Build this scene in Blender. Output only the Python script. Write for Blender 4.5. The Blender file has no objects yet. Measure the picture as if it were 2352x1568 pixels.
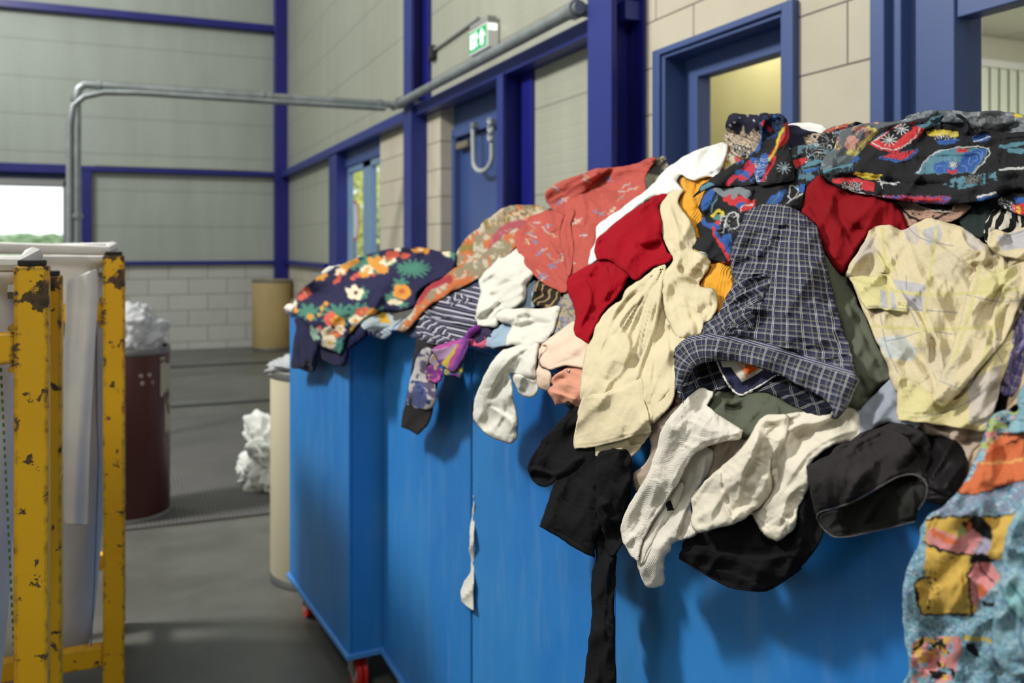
import bpy, bmesh, math, random
import numpy as np
from mathutils import Vector, Matrix
PI = math.pi
SC = bpy.context.scene
COL = SC.collection

# ---------------------------------------------------------------- camera
YAW = math.radians(23.3)
CAMZ = 1.5
FPX = 2048.0
HZ = 570.0
cam_d = bpy.data.cameras.new('camera')
cam = bpy.data.objects.new('camera', cam_d)
COL.objects.link(cam)
cam.location = (0, 0, CAMZ)
cam.rotation_euler = (PI/2, 0, -YAW)
cam_d.sensor_width = 36.0
cam_d.lens = FPX/2352*36.0
cam_d.shift_y = -(784-HZ)/2352
cam_d.clip_start = 0.02
cam_d.clip_end = 200
cam_d.dof.use_dof = True
cam_d.dof.focus_distance = 1.32
cam_d.dof.aperture_fstop = 4.6
SC.camera = cam

# ---------------------------------------------------------------- world, lamps, exposure
w = bpy.data.worlds.new('world'); SC.world = w; w.use_nodes = True
bg = w.node_tree.nodes['Background']
bg.inputs['Color'].default_value = (0.92, 0.97, 1.0, 1)
bg.inputs['Strength'].default_value = 2.0
SC.view_settings.view_transform = 'Standard'
SC.view_settings.look = 'None'
SC.view_settings.gamma = 1.0
SC.view_settings.use_curve_mapping = False
SC.view_settings.exposure = 0.0

def area(name, loc, target, sx, sy, power, col=(1, 1, 1)):
    d = bpy.data.lights.new(name, 'AREA'); d.shape = 'RECTANGLE'; d.size = sx; d.size_y = sy
    d.energy = power; d.color = col
    o = bpy.data.objects.new(name, d); COL.objects.link(o); o.location = loc
    v = Vector(target)-Vector(loc)
    o.rotation_euler = v.to_track_quat('-Z', 'Y').to_euler()
    return o
# high bay key lamp and roof lights of the hall, plus two added fills (out of frame, under the roof)
area('hall_key_and_fill', (-3.2, 5.0, 5.6), (1.0, 1.6, 1.2), .8, .8, 455, (1, .97, .92))
area('hall_key_and_fill', (-3.0, 9.5, 6.2), (.5, 14.0, 2.0), 1.2, 1.2, 200, (.96, .99, 1))  # added fill lamp, brightens the far back wall
area('hall_key_and_fill', (-1.6, -1.4, 5.2), (0, 2.2, .8), 1.0, 1.0, 80, (1, .97, .92))  # added fill lamp behind the camera, lifts the fronts of the yellow frames
area('roof_light', (-1.0, 6.5, 7.8), (-1.0, 6.5, 0), 1.4, 13, 90, (.93, .98, 1))
area('roof_light', (-6.0, 6.5, 7.8), (-5.4, 6.5, 0), 1.4, 13, 320, (.93, .98, 1))

# ---------------------------------------------------------------- helpers
FX, FY = math.sin(YAW), math.cos(YAW)
def ray(px, py):
    t = (px-1176)/FPX
    return Vector((FX+FY*t, FY-FX*t, -(py-HZ)/FPX))
def atd(px, py, d): return Vector((0, 0, CAMZ)) + ray(px, py)*d
def atX(px, py, X): r = ray(px, py); return Vector((0, 0, CAMZ)) + r*(X/r.x)
def atY(px, py, Y): r = ray(px, py); return Vector((0, 0, CAMZ)) + r*(Y/r.y)
def atZ(px, py, Z): r = ray(px, py); return Vector((0, 0, CAMZ)) + r*((Z-CAMZ)/r.z)
def srgb(r, g, b):
    f = lambda c: (c/255/12.92) if c/255 <= .04045 else ((c/255+.055)/1.055)**2.4
    return (f(r), f(g), f(b), 1)

def tag(o, label=None, cat=None, group=None, kind=None):
    if label: o['label'] = label
    if cat: o['category'] = cat
    if group: o['group'] = group
    if kind: o['kind'] = kind
    return o
def empty(name, loc=(0, 0, 0), rz=0):
    o = bpy.data.objects.new(name, None); COL.objects.link(o)
    o.location = loc; o.rotation_euler = (0, 0, rz); o.empty_display_size = .05
    return o
def link(name, me, mat=None, parent=None):
    o = bpy.data.objects.new(name, me); COL.objects.link(o)
    if mat:
        for m in (mat if isinstance(mat, (list, tuple)) else [mat]): me.materials.append(m)
    if parent: o.parent = parent
    return o
def copy_tree(o, parent=None):
    c = o.copy(); COL.objects.link(c); c.parent = parent
    for ch in list(o.children): copy_tree(ch, c)
    return c

class MB:
    """collects boxes, tubes, prisms; builds one mesh object"""
    def __init__(s): s.bm = bmesh.new()
    def box(s, a, b, bev=0.0, rot=None, seg=2):
        a = Vector(a); b = Vector(b)
        c = (a+b)/2; sz = b-a
        t = bmesh.new(); bmesh.ops.create_cube(t, size=1)
        for v in t.verts: v.co = Vector((v.co.x*sz.x, v.co.y*sz.y, v.co.z*sz.z))
        if bev > 0:
            bmesh.ops.bevel(t, geom=t.edges[:], offset=min(bev, min(abs(x) for x in sz)*.45), segments=seg, affect='EDGES', profile=.5)
        for v in t.verts: v.co = (rot @ v.co if rot else v.co)+c
        s._merge(t); return s
    def bar(s, p, q, w, h, bev=0.0, up=Vector((0, 0, 1))):
        p = Vector(p); q = Vector(q); d = q-p; L = d.length; z = d.normalized()
        x = up.cross(z)
        if x.length < 1e-4: x = Vector((1, 0, 0)).cross(z)
        x.normalize(); y = z.cross(x)
        R = Matrix((x, y, z)).transposed()
        t = bmesh.new(); bmesh.ops.create_cube(t, size=1)
        for v in t.verts: v.co = Vector((v.co.x*w, v.co.y*h, v.co.z*L))
        if bev > 0: bmesh.ops.bevel(t, geom=t.edges[:], offset=bev, segments=2, affect='EDGES')
        for v in t.verts: v.co = R @ v.co + (p+q)/2
        s._merge(t); return s
    def tube(s, pts, r, n=12, cap=True):
        pts = [Vector(p) for p in pts]; rs = r if isinstance(r, (list, tuple)) else [r]*len(pts)
        rings = []; prev = None
        for i, p in enumerate(pts):
            d = (pts[min(i+1, len(pts)-1)]-pts[max(i-1, 0)]).normalized()
            if prev is None:
                a = Vector((0, 0, 1)).cross(d)
                if a.length < 1e-3: a = Vector((1, 0, 0)).cross(d)
            else: a = prev-d*prev.dot(d)
            a.normalize(); prev = a; b = d.cross(a)
            rings.append([s.bm.verts.new(p+(a*math.cos(2*PI*k/n)+b*math.sin(2*PI*k/n))*rs[i]) for k in range(n)])
        for i in range(len(rings)-1):
            for k in range(n):
                s.bm.faces.new((rings[i][k], rings[i][(k+1) % n], rings[i+1][(k+1) % n], rings[i+1][k]))
        if cap:
            s.bm.faces.new(list(reversed(rings[0]))); s.bm.faces.new(rings[-1])
        return s
    def lathe(s, prof, c=(0, 0, 0), n=48, cap=True):
        c = Vector(c); rings = []
        for r, z in prof:
            rings.append([s.bm.verts.new(c+Vector((r*math.cos(2*PI*k/n), r*math.sin(2*PI*k/n), z))) for k in range(n)])
        for i in range(len(rings)-1):
            for k in range(n):
                s.bm.faces.new((rings[i][k], rings[i][(k+1) % n], rings[i+1][(k+1) % n], rings[i+1][k]))
        if cap:
            s.bm.faces.new(list(reversed(rings[0]))); s.bm.faces.new(rings[-1])
        return s
    def prism(s, pts, off):
        off = Vector(off)
        a = [s.bm.verts.new(Vector(p)) for p in pts]; b = [s.bm.verts.new(Vector(p)+off) for p in pts]
        s.bm.faces.new(a); s.bm.faces.new(list(reversed(b)))
        for i in range(len(a)):
            j = (i+1) % len(a); s.bm.faces.new((a[j], a[i], b[i], b[j]))
        return s
    def _merge(s, t):
        m = {}
        for v in t.verts: m[v] = s.bm.verts.new(v.co)
        for f in t.faces: s.bm.faces.new([m[v] for v in f.verts])
        t.free()
    def build(s, name, mat=None, parent=None, smooth=False, recalc=True):
        if recalc: bmesh.ops.recalc_face_normals(s.bm, faces=s.bm.faces[:])
        me = bpy.data.meshes.new(name); s.bm.to_mesh(me); s.bm.free()
        if smooth:
            me.polygons.foreach_set('use_smooth', [True]*len(me.polygons))
            me.set_sharp_from_angle(angle=math.radians(40))
        return link(name, me, mat, parent)
def struct(name, mb, mat, **k): return tag(mb.build(name, mat, **k), kind='structure')

# ---------------------------------------------------------------- materials
class NT:
    def __init__(s, name):
        s.m = bpy.data.materials.new(name); s.m.use_nodes = True
        s.t = s.m.node_tree; s.n = s.t.nodes; s.b = s.n['Principled BSDF']
    def new(s, ty, **k):
        o = s.n.new(ty)
        for a, v in k.items():
            if a.startswith('i_'):
                key = a[2:]; key = int(key) if key.isdigit() else key.replace('_', ' ')
                o.inputs[key].default_value = v
            else: setattr(o, a, v)
        return o
    def l(s, a, b): s.t.links.new(a, b)
    def P(s, **k):
        for a, v in k.items(): s.b.inputs[a.replace('_', ' ')].default_value = v
        return s
    def coord(s, kind='Object', scale=(1, 1, 1), rot=(0, 0, 0), loc=(0, 0, 0)):
        tc = s.new('ShaderNodeTexCoord'); mp = s.new('ShaderNodeMapping')
        mp.inputs['Scale'].default_value = scale; mp.inputs['Rotation'].default_value = rot; mp.inputs['Location'].default_value = loc
        s.l(tc.outputs[kind], mp.inputs['Vector']); return mp.outputs['Vector']
    def noise(s, vec, scale, detail=4, rough=.55, dist=0):
        o = s.new('ShaderNodeTexNoise'); o.inputs['Scale'].default_value = scale; o.inputs['Detail'].default_value = detail
        o.inputs['Roughness'].default_value = rough; o.inputs['Distortion'].default_value = dist
        if vec: s.l(vec, o.inputs['Vector'])
        return o.outputs['Fac']
    def ramp(s, fac, stops, interp='LINEAR'):
        o = s.new('ShaderNodeValToRGB'); cr = o.color_ramp; cr.interpolation = interp
        while len(cr.elements) > 1: cr.elements.remove(cr.elements[-1])
        cr.elements[0].position = stops[0][0]; cr.elements[0].color = stops[0][1]
        for p, c in stops[1:]:
            e = cr.elements.new(p); e.color = c
        s.l(fac, o.inputs['Fac']); return o.outputs['Color']
    def math(s, op, a, b=None, c=None):
        o = s.new('ShaderNodeMath', operation=op)
        for i, x in enumerate((a, b, c)):
            if x is None: continue
            if isinstance(x, (int, float)): o.inputs[i].default_value = x
            else: s.l(x, o.inputs[i])
        return o.outputs[0]
    def mix(s, fac, a, b, blend='MIX'):
        o = s.new('ShaderNodeMix', data_type='RGBA', blend_type=blend)
        for key, x in ((0, fac), (6, a), (7, b)):
            if isinstance(x, (int, float)): o.inputs[key].default_value = x
            elif isinstance(x, tuple): o.inputs[key].default_value = x
            else: s.l(x, o.inputs[key])
        return o.outputs[2]
    def bump(s, h, strength=.3, dist=.01):
        o = s.new('ShaderNodeBump'); o.inputs['Strength'].default_value = strength; o.inputs['Distance'].default_value = dist
        s.l(h, o.inputs['Height']); s.l(o.outputs['Normal'], s.b.inputs['Normal']); return s
    def color(s, c): s.l(c, s.b.inputs['Base Color']); return s

def plain(name, col, rough=.6, metal=0, var=.12, scale=3, bump=0, bscale=60, **k):
    t = NT(name); t.P(Roughness=rough, Metallic=metal, **k)
    v = t.coord(); n = t.noise(v, scale, 5)
    c2 = tuple(x*(1-var*2) for x in col[:3])+(1,); c1 = tuple(min(1, x*(1+var)) for x in col[:3])+(1,)
    t.color(t.ramp(n, [(.3, c2), (.7, c1)]))
    if bump: t.bump(t.noise(v, bscale, 4), bump, .004)
    return t.m
def brickmat(name, base, mortar, bw, bh, rot, mort=.006, offset=.5, loc=(0, 0)):
    t = NT(name); t.P(Roughness=.85)
    sp = t.new('ShaderNodeSeparateXYZ'); t.l(t.coord('Object'), sp.inputs[0]); cb = t.new('ShaderNodeCombineXYZ')
    t.l(t.math('ADD', sp.outputs[rot], loc[0]), cb.inputs[0]); t.l(t.math('ADD', sp.outputs['Z'], loc[1]), cb.inputs[1]); v = cb.outputs[0]
    b = t.new('ShaderNodeTexBrick', offset=offset)
    b.inputs['Scale'].default_value = 1; b.inputs['Brick Width'].default_value = bw; b.inputs['Row Height'].default_value = bh
    b.inputs['Mortar Size'].default_value = mort; b.inputs['Mortar Smooth'].default_value = .3
    b.inputs['Color1'].default_value = base; b.inputs['Color2'].default_value = tuple(x*.94 for x in base[:3])+(1,)
    b.inputs['Mortar'].default_value = mortar
    t.l(v, b.inputs['Vector'])
    n = t.noise(t.coord(), 2.2, 6, .6)
    c = t.mix(.28, b.outputs['Color'], t.ramp(n, [(.3, (.55, .54, .5, 1)), (.7, (1, 1, 1, 1))]), 'MULTIPLY')
    t.color(c)
    h = t.math('SUBTRACT', t.math('MULTIPLY', t.noise(t.coord(), 90, 4), .25), b.outputs['Fac'])
    t.bump(h, .6, .006)
    return t.m
# ================================================================ ROOM
XW, YB = 2.25, 14.1
M = {}
M['blue'] = plain('blue_painted_steel', srgb(30, 44, 122), .45, var=.08, bump=.1)
M['blue_deep'] = plain('deep_blue_painted_steel', srgb(22, 26, 118), .4, var=.1, bump=.1)
M['blue_frame'] = plain('slate_blue_painted_timber', srgb(62, 84, 136), .5, var=.05, scale=1.2, bump=.08)
M['galv'] = plain('galvanised_steel', srgb(150, 158, 160), .42, .55, var=.12, scale=12, bump=.1)
M['dark'] = plain('dark_rubber', srgb(28, 28, 30), .7)
M['white_plastic'] = plain('white_plastic', srgb(225, 225, 222), .4, var=.03)
M['grey_plastic'] = plain('grey_plastic', srgb(150, 150, 150), .5, var=.05)

def panel_mat(name, col):
    t = NT(name); t.P(Roughness=.5)
    v = t.coord('Object')
    sp = t.new('ShaderNodeSeparateXYZ'); t.l(v, sp.inputs[0])
    z = sp.outputs['Z']
    fr = t.math('FRACT', t.math('MULTIPLY', z, 1/.52))
    line = t.math('LESS_THAN', t.math('ABSOLUTE', t.math('SUBTRACT', fr, .5)), .014)
    fr2 = t.math('FRACT', t.math('MULTIPLY', z, 1/.065))
    rib = t.math('SMOOTH_MIN', t.math('ABSOLUTE', t.math('SUBTRACT', fr2, .5)), .12, .05)
    n = t.noise(v, .7, 5, .6); n2 = t.noise(t.coord('Object', scale=(1, 1, .12)), 5, 4, .5)
    c = t.ramp(n, [(.3, tuple(x*.9 for x in col[:3])+(1,)), (.7, col)])
    c = t.mix(.22, c, t.ramp(n2, [(.35, (.6, .58, .52, 1)), (.65, (1, 1, 1, 1))]), 'MULTIPLY')
    c = t.mix(t.math('MULTIPLY', line, .55), c, (.16, .16, .14, 1))
    t.color(c)
    t.bump(t.math('SUBTRACT', t.math('MULTIPLY', rib, 3), t.math('MULTIPLY', line, 1.0)), .5, .006)
    return t.m
M['panel'] = panel_mat('ribbed_sandwich_panel', srgb(168, 170, 154))
M['panel_b'] = panel_mat('ribbed_sandwich_panel_back', srgb(172, 178, 166))
M['block_back'] = brickmat('sand_lime_block_back', srgb(196, 196, 188), srgb(130, 130, 124), .55, .235, 'X', .006, .5, (0, .125))
M['block_side'] = brickmat('sand_lime_block_side', srgb(200, 192, 172), srgb(120, 112, 104), .60, .2165, 'Y', .0045, .5, (-.536, .2565))

# floor: worn power-floated concrete with damp stains
t = NT('worn_concrete'); t.P(Roughness=.55)
v = t.coord()
n1 = t.noise(v, .55, 6, .6, .4); n2 = t.noise(v, 2.6, 7, .62); n3 = t.noise(v, 9, 3, .5)
c = t.ramp(n1, [(.3, srgb(78, 79, 73)), (.5, srgb(96, 97, 91)), (.7, srgb(114, 116, 110))])
c = t.mix(.5, c, t.ramp(n2, [(.34, (.55, .54, .5, 1)), (.55, (1, 1, 1, 1))]), 'MULTIPLY')
c = t.mix(t.ramp(n3, [(.70, (0, 0, 0, 1)), (.76, (.75, .75, .75, 1))]), c, srgb(52, 50, 46))
st = t.noise(t.coord(loc=(3.1, .3, 0)), .8, 3, .5)
c = t.mix(t.ramp(st, [(.56, (0, 0, 0, 1)), (.60, (.45, .45, .45, 1))]), c, srgb(84, 80, 70))
t.color(c); t.l(t.ramp(n1, [(.3, (.3, .3, .3, 1)), (.7, (.5, .5, .5, 1))]), t.b.inputs['Roughness'])
t.bump(n2, .08, .01)
M['floor'] = t.m

struct('floor', MB().box((-9, -3, -.2), (XW+3.3, YB+.3, 0)), M['floor'])
tag(MB().box((-16, YB+.3, -.25), (40, 60, -.05)).build('outdoor_ground', plain('asphalt', srgb(150, 150, 146), .9)), kind='structure')

struct('ceiling_roof', MB().box((-9.2, -3.2, 8.0), (XW+3.4, YB+.3, 8.2)), plain('roof_sheet', srgb(205, 205, 200), .8, var=.03))
mb = MB(); mb.box((-9.2, -3, 0), (-9, 1, 8)); mb.box((-9.2, 4.5, 0), (-9, YB+.3, 8)); mb.box((-9.2, 1, 4.0), (-9, 4.5, 8))
struct('wall_left', mb, plain('wall_sheet', srgb(190, 190, 180), .7, var=.03))
struct('wall_behind', MB().box((-9.2, -3.2, 0), (XW+3.3, -3, 8)), plain('wall_sheet_b', srgb(190, 190, 180), .7, var=.03))
ZR, ZM, ZT = 1.285, 2.63, 4.86
# window opening in the back wall
wx1 = atY(157, 425, YB).x; wx0 = wx1-2.6; wz1 = atY(157, 425, YB).z; wz0 = .9
def wallY(name, boxes, mat):
    mb = MB()
    for b in boxes: mb.box((b[0], YB, b[1]), (b[2], YB+.2, b[3]))
    return struct(name, mb, mat)
wallY('wall_back', [(-9, ZR, wx0, ZM), (wx1, ZR, XW+.2, ZM), (-9, ZM, XW+.2, 8.0)], M['panel_b'])
wallY('wall_back_plinth', [(-9, 0, wx0, ZR), (wx1, 0, XW+.2, ZR), (wx0, 0, wx1, wz0)], M['block_back'])
# lintel panel above the window up to mid rail
struct('wall_back_infill', MB().box((wx0, YB+.02, wz1), (wx1, YB+.2, ZM)), M['blue_frame'])
# window 1 (back wall)
wf = empty('window_1', (wx0, YB, wz0)); tag(wf, kind='structure')
fr = MB()
Wd = wx1-wx0; Hd = wz1-wz0
for a, b in (((-.02, -.03, -.02), (.06, .1, Hd+.06)), ((Wd-.07, -.03, -.02), (Wd+.02, .1, Hd+.06)), ((0, -.03, Hd-.03), (Wd, .1, Hd+.08)), ((0, -.03, -.05), (Wd, .12, .05))):
    fr.box(a, b, .008)
fr.build('window_frame', plain('grey_window_profile', srgb(150, 150, 148), .5, var=.03), wf)
glass = NT('clear_glass'); glass.P(Roughness=.02, IOR=1.15, Base_Color=(1, 1, 1, 1)); glass.b.inputs['Transmission Weight'].default_value = 1
M['glass'] = glass.m
MB().box((.05, .02, .05), (Wd-.06, .026, Hd-.02)).build('pane', M['glass'], wf)

# rails on the back wall (steel angles)
def rail(name, x0, x1, z, h, d=.09, mat='blue_deep', y=None):
    y = YB if y is None else y
    mb = MB(); mb.box((x0, y-d, z-h/2), (x1, y, z-h/2+.012), .002); mb.box((x0, y-d, z-h/2), (x1, y-d+.012, z+h/2), .002); mb.box((x0, y-d*.5, z-h/2), (x1, y, z+h/2))
    return tag(mb.build(name, M[mat]), kind='structure')
rail('trim_top_rail', -9, XW, ZT, .11, .12)
rail('trim_mid_rail', wx1+.1, XW, ZM, .08, .1)
rail('trim_window_head_rail', -9, wx1, ZM-.02, .13, .13)
rail('trim_low_rail', wx1+.25, XW, ZR, .055, .07)
p = atY(199, 500, YB)
struct('trim_window_post', MB().box((p.x-.065, YB-.12, .0), (p.x+.065, YB+.0, ZM-.04), .004), M['blue_deep'])
struct('trim_ledge', MB().box((wx1+.35, YB-.085, ZM+.045), (XW-.4, YB-.01, ZM+.075), .004), M['panel'])
# corner column
def hcol(name, x, y0, y1, z0, z1, dep=.2, m1='blue_deep', m2='blue_deep'):
    """H column whose outer flange faces the hall (-X); flange from y0 to y1"""
    mb = MB(); tf = .022
    mb.box((x, y0, z0), (x+tf, y1, z1), .003)
    mb.box((x+dep-tf, y0, z0), (x+dep, y1, z1), .003)
    ym = (y0+y1)/2; mb.box((x+tf, ym-.008, z0), (x+dep-tf, ym+.008, z1))
    return struct(name, mb, M[m1])
struct('trim_corner_column', MB().box((XW-.19, YB-.17, 0), (XW+.02, YB-.005, 8), .006), M['blue_deep'])

# ---- right wall (plane X = XW), its openings from the photo
def Yat(px, X=XW): return atX(px, 500, X).y
yA = Yat(755)      # far glazed door: from 755..
yA2 = Yat(873)
yP = Yat(1012)     # near end of the block pier
yH = Yat(1215, XW-.02)
yC0, yC1 = Yat(1352, XW-.17), Yat(1407, XW-.17)
ZB = 2.58          # underside of the long beam
def wallX(name, rects, mat, x=XW, th=.25):
    mb = MB()
    for y0, z0, y1, z1 in rects: mb.box((x, min(y0, y1), z0), (x+th, max(y0, y1), z1))
    return struct(name, mb, mat)
yCol = Yat(1455)   # where the blockwork of the office starts
wallX('wall_right_upper', [(yC1, ZB+.1, YB, 8.0)], M['panel'])
wallX('wall_right_panel', [(yA, ZR, YB, ZB+.1), (yC1, 0, yH, ZB+.1)], M['panel'], XW+.02)
wallX('wall_right_plinth', [(yA, 0, YB, ZR)], M['block_side'], XW+.02)
wallX('wall_right_pier', [(yP, 0, yA2, ZB+.1)], M['block_side'], XW, .24)
# office wall with two openings
w2y0, w2y1 = Yat(1828), Yat(1517)      # window_2 opening (near, far)
w2z1 = atX(1835, 5, XW).z
d2y1 = Yat(2022); d2z1 = 2.9
wallX('wall_right_office', [(w2y1, 0, yCol+.02, 8), (w2y0, w2z1, w2y1, 8), (w2y0, 0, w2y1, .9), (d2y1, 0, w2y0, 8), (-3, d2z1, d2y1, 8)], M['block_side'])
# low rail right wall + long beam
mb = MB(); mb.box((XW-.06, yA, ZR-.03), (XW+.03, YB-.15, ZR+.03), .003)
struct('trim_low_rail_right', mb, M['blue_deep'])
mb = MB(); mb.box((XW-.1, yC1, ZB), (XW+.02, YB-.1, ZB+.09), .004)
struct('trim_long_beam', mb, M['blue'])
# columns
hcol('trim_hall_column', XW-.17, yC0, yC1, 0, 8, .36, 'blue_deep')
struct('trim_column_face', MB().box((XW-.176, yC1+.0, 0), (XW-.17, yC0, 8)), M['blue'])
struct('trim_column_back', MB().box((XW-.02, yCol, 0), (XW+.05, yC1-.02, 8), .004), M['blue_deep'])
yB0, yB1 = Yat(928, XW-.13), Yat(946, XW-.13)
hcol('trim_mid_column', XW-.13, yB1, yB0, ZB+.05, 8, .2, 'blue_deep')
struct('trim_mid_column_face', MB().box((XW-.136, yB1, 0), (XW-.131, yB0, 8)), M['blue'])
struct('trim_mid_column_lower', MB().box((XW-.13, yB1, 0), (XW+.0, yB0, ZB+.05), .003), M['blue'])
struct('trim_mid_column_back', MB().box((XW-.03, Yat(983, XW-.03), ZB+.1), (XW+.01, yB0, 8), .003), M['blue_deep'])
# post right of the blue door
yD0, yD1 = Yat(1143, XW-.12), Yat(1157, XW-.12)
hcol('trim_door_post', XW-.12, yD1-.0, yD0, 0, ZB, .16, 'blue_deep')
struct('trim_door_post_face', MB().box((XW-.126, yD1, 0), (XW-.121, yD0, ZB)), M['blue'])
struct('trim_door_post_back', MB().box((XW-.0, yH, 0), (XW+.06, yD1, ZB), .003), M['blue_deep'])

# ---- door_1: far glazed double door
XD = XW+.03
dz = atX(870, 352, XD).z
d1 = tag(empty('door_1', (XD, yA2, 0)), kind='structure')
L = yA-yA2
struct('trim_glazed_door_post', MB().box((XW-.08, Yat(755, XW-.08)-.42, 0), (XW+.1, Yat(755, XW-.08), ZB), .005), M['blue'])
mb = MB(); mb.box((0, .0, 2.42), (.08, L, 2.62)); mb.box((0, L-.5, 0), (.08, L, 2.45), .004)
mb.build('door_frame', M['blue_frame'], d1)
bluegrey = plain('pale_blue_door_profile', srgb(120, 150, 182), .4, var=.03)
lf = MB()
for pa_, pb_2 in ((789, 803), (838, 856), (876, 884)):
    lf.box((.02, Yat(pb_2, XD+.04)-yA2, 0), (.09, Yat(pa_, XD+.04)-yA2, 2.42), .005)
lf.box((.02, 0, 2.35), (.09, L*.8, 2.42), .005); lf.box((.02, 0, 0), (.09, L*.8, .3), .005)
lf.build('door_stile', bluegrey, d1)
MB().box((.05, 0, .3), (.056, L*.8, 2.36)).build('pane', M['glass'], d1)

# ---- door_2: blue steel door recessed behind the pier
XR = XW+.11
y2a, y2b = Yat(1040, XR), Yat(1160, XR)
d2 = tag(empty('door_2', (XR, y2b, 0)), kind='structure')
L2 = y2a-y2b
zt = atX(1145, 210, XR).z
mb = MB(); zleaf = 2.36
mb.box((0, -.25, zleaf), (.1, L2+.05, ZB+.1)); mb.box((-.02, L2-.09, 0), (.1, L2+.05, zleaf+.02), .004); mb.box((-.02, -.25, 0), (.1, -.06, zleaf+.02), .004)
mb.box((-.02, -.25, zleaf), (.02, L2+.05, zleaf+.07), .004)
mb.build('door_frame', M['blue_frame'], d2)
leaf = MB().box((.03, -.06, 0), (.075, L2-.09, zleaf), .004).build('door_leaf', plain('blue_door_leaf', srgb(52, 76, 132), .38, var=.04), d2)
MB().box((-.03, L2-.38, zleaf-.10), (.03, L2-.14, zleaf-.045), .01).build('door_closer', plain('aged_brass', srgb(150, 140, 120), .4, .5), d2)
# soffit / reveal behind
struct('wall_right_recess', MB().box((XR+.1, y2b-.3, 0), (XR+.2, y2a+.1, ZB+.1)), M['blue'])

# ---- window_2 (office, smaller) : stepped timber frame
w2 = tag(empty('window_2', (0, 0, 0)), kind='structure')
yF, yN = Yat(1510), Yat(1835); zo = atX(1835, 5, XW).z+.01
fr = MB()
def ring(xa, xb, ya, yb, z1, ws, wh, z0=.9):
    fr.box((xa, ya, z0), (xb, ya+ws, z1), .003); fr.box((xa, yb-ws, z0), (xb, yb, z1), .003); fr.box((xa, ya+ws, z1-wh), (xb, yb-ws, z1), .003)
ring(XW-.03, XW+.02, yN, yF, zo, .06, .028)
ring(XW-.015, XW+.10, yN+.055, yF-.055, zo-.024, .028, .022)
ring(XW+.095, XW+.17, yN+.08, yF-.083, zo-.044, .095, .095)
fr.build('window_frame', M['blue_frame'], w2)
MB().box((XW+.16, yN+.16, .95), (XW+.164, yF-.17, zo-.12)).build('pane', M['glass'], w2)
# door_3 : office door frame at the right edge of view
d3 = tag(empty('door_3', (0, 0, 0)), kind='structure')
y3 = Yat(2013)
mb = MB()
z3 = 2.72; yy_ = Yat(2110, XW+.06)
mb.box((XW-.03, y3-.06, 0), (XW+.04, y3+.0, 3.2), .004)
mb.box((XW-.0, y3-.10, 0), (XW+.05, y3-.05, 3.2), .004)
mb.box((XW+.04, yy_-.01, 0), (XW+.16, y3-.05, 3.2), .003)
yy = Yat(2110, XW+.06)
mb.box((XW+.04, yy-.15, 0), (XW+.16, yy, 3.2), .004)
mb.build('door_frame', M['blue_frame'], d3)
zh = atX(2200, 30, XW+.07).z
yn = Yat(2210, XW+.14)
mb = MB(); mb.box((XW+.05, -.6, zh-.02), (XW+.12, yy-.13, zh+.5), .004)
mb.build('door_head', M['blue_frame'], d3)
MB().box((XW+.10, -.6, 0), (XW+.104, yn, zh)).build('pane', M['glass'], d3)

# ---- office interior seen through the panes
M['office'] = plain('office_paint', srgb(205, 200, 155), .8, var=.03)
YO_, XO_ = 4.25, XW+3.9
struct('wall_office_far', MB().box((XO_, -2.5, 0), (XO_+.1, YO_+.1, 3.0)).box((XW+.25, YO_, 0), (XO_, YO_+.1, 3.0)), plain('office_paint_pale', srgb(206, 204, 184), .8, var=.02))
t = NT('ceiling_tiles'); v = t.coord()
b = t.new('ShaderNodeTexBrick', offset=0.0); b.inputs['Scale'].default_value = 1; b.inputs['Brick Width'].default_value = .6; b.inputs['Row Height'].default_value = .6
b.inputs['Mortar Size'].default_value = .008; b.inputs['Color1'].default_value = srgb(222, 222, 212); b.inputs['Color2'].default_value = srgb(216, 216, 206); b.inputs['Mortar'].default_value = srgb(170, 170, 160)
t.l(v, b.inputs['Vector']); t.color(b.outputs['Color'])
struct('ceiling', MB().box((XW+.25, -2.5, 2.92), (XO_, YO_, 3.0)), t.m)
struct('floor_office', MB().box((XW+.25, -2.5, .0), (XO_, YO_, .02)), plain('grey_carpet', srgb(120, 120, 116), .95))
struct('wall_office_partition', MB().box((XW+.70, 3.15, 0), (XW+.78, YO_, 2.92)), M['office'])
area('office_luminaire', (XW+2.4, 2.2, 2.85), (XW+2.6, 2.6, 0), 1.2, 1.2, 75, (1, .98, .92))
area('office_luminaire', (XW+.45, 3.5, 2.85), (XW+.60, 3.6, 0), .25, .8, 14, (1, .95, .82))
vb = tag(empty('vertical_blind', (XW+2.2, YO_-.06, 0)), 'white vertical slat blind hanging across the office wall at the right edge', 'blind')
M['blind'] = plain('blind_fabric', srgb(226, 232, 214), .8, var=.02)
MB().box((-.9, -.03, 2.70), (1.65, .04, 2.75), .004).build('head_rail', M['white_plastic'], vb)
sl = None
for k in range(28):
    if sl is None:
        sl = MB().box((-.0452, -.0012, .9), (.0452, .0012, 2.70)).build('slat', M['blind'], vb); o_ = sl
    else:
        o_ = sl.copy(); COL.objects.link(o_); o_.parent = vb
    o_.location = (-.85+k*.09, 0, 0); o_.rotation_euler = (0, 0, math.radians(9))
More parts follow.
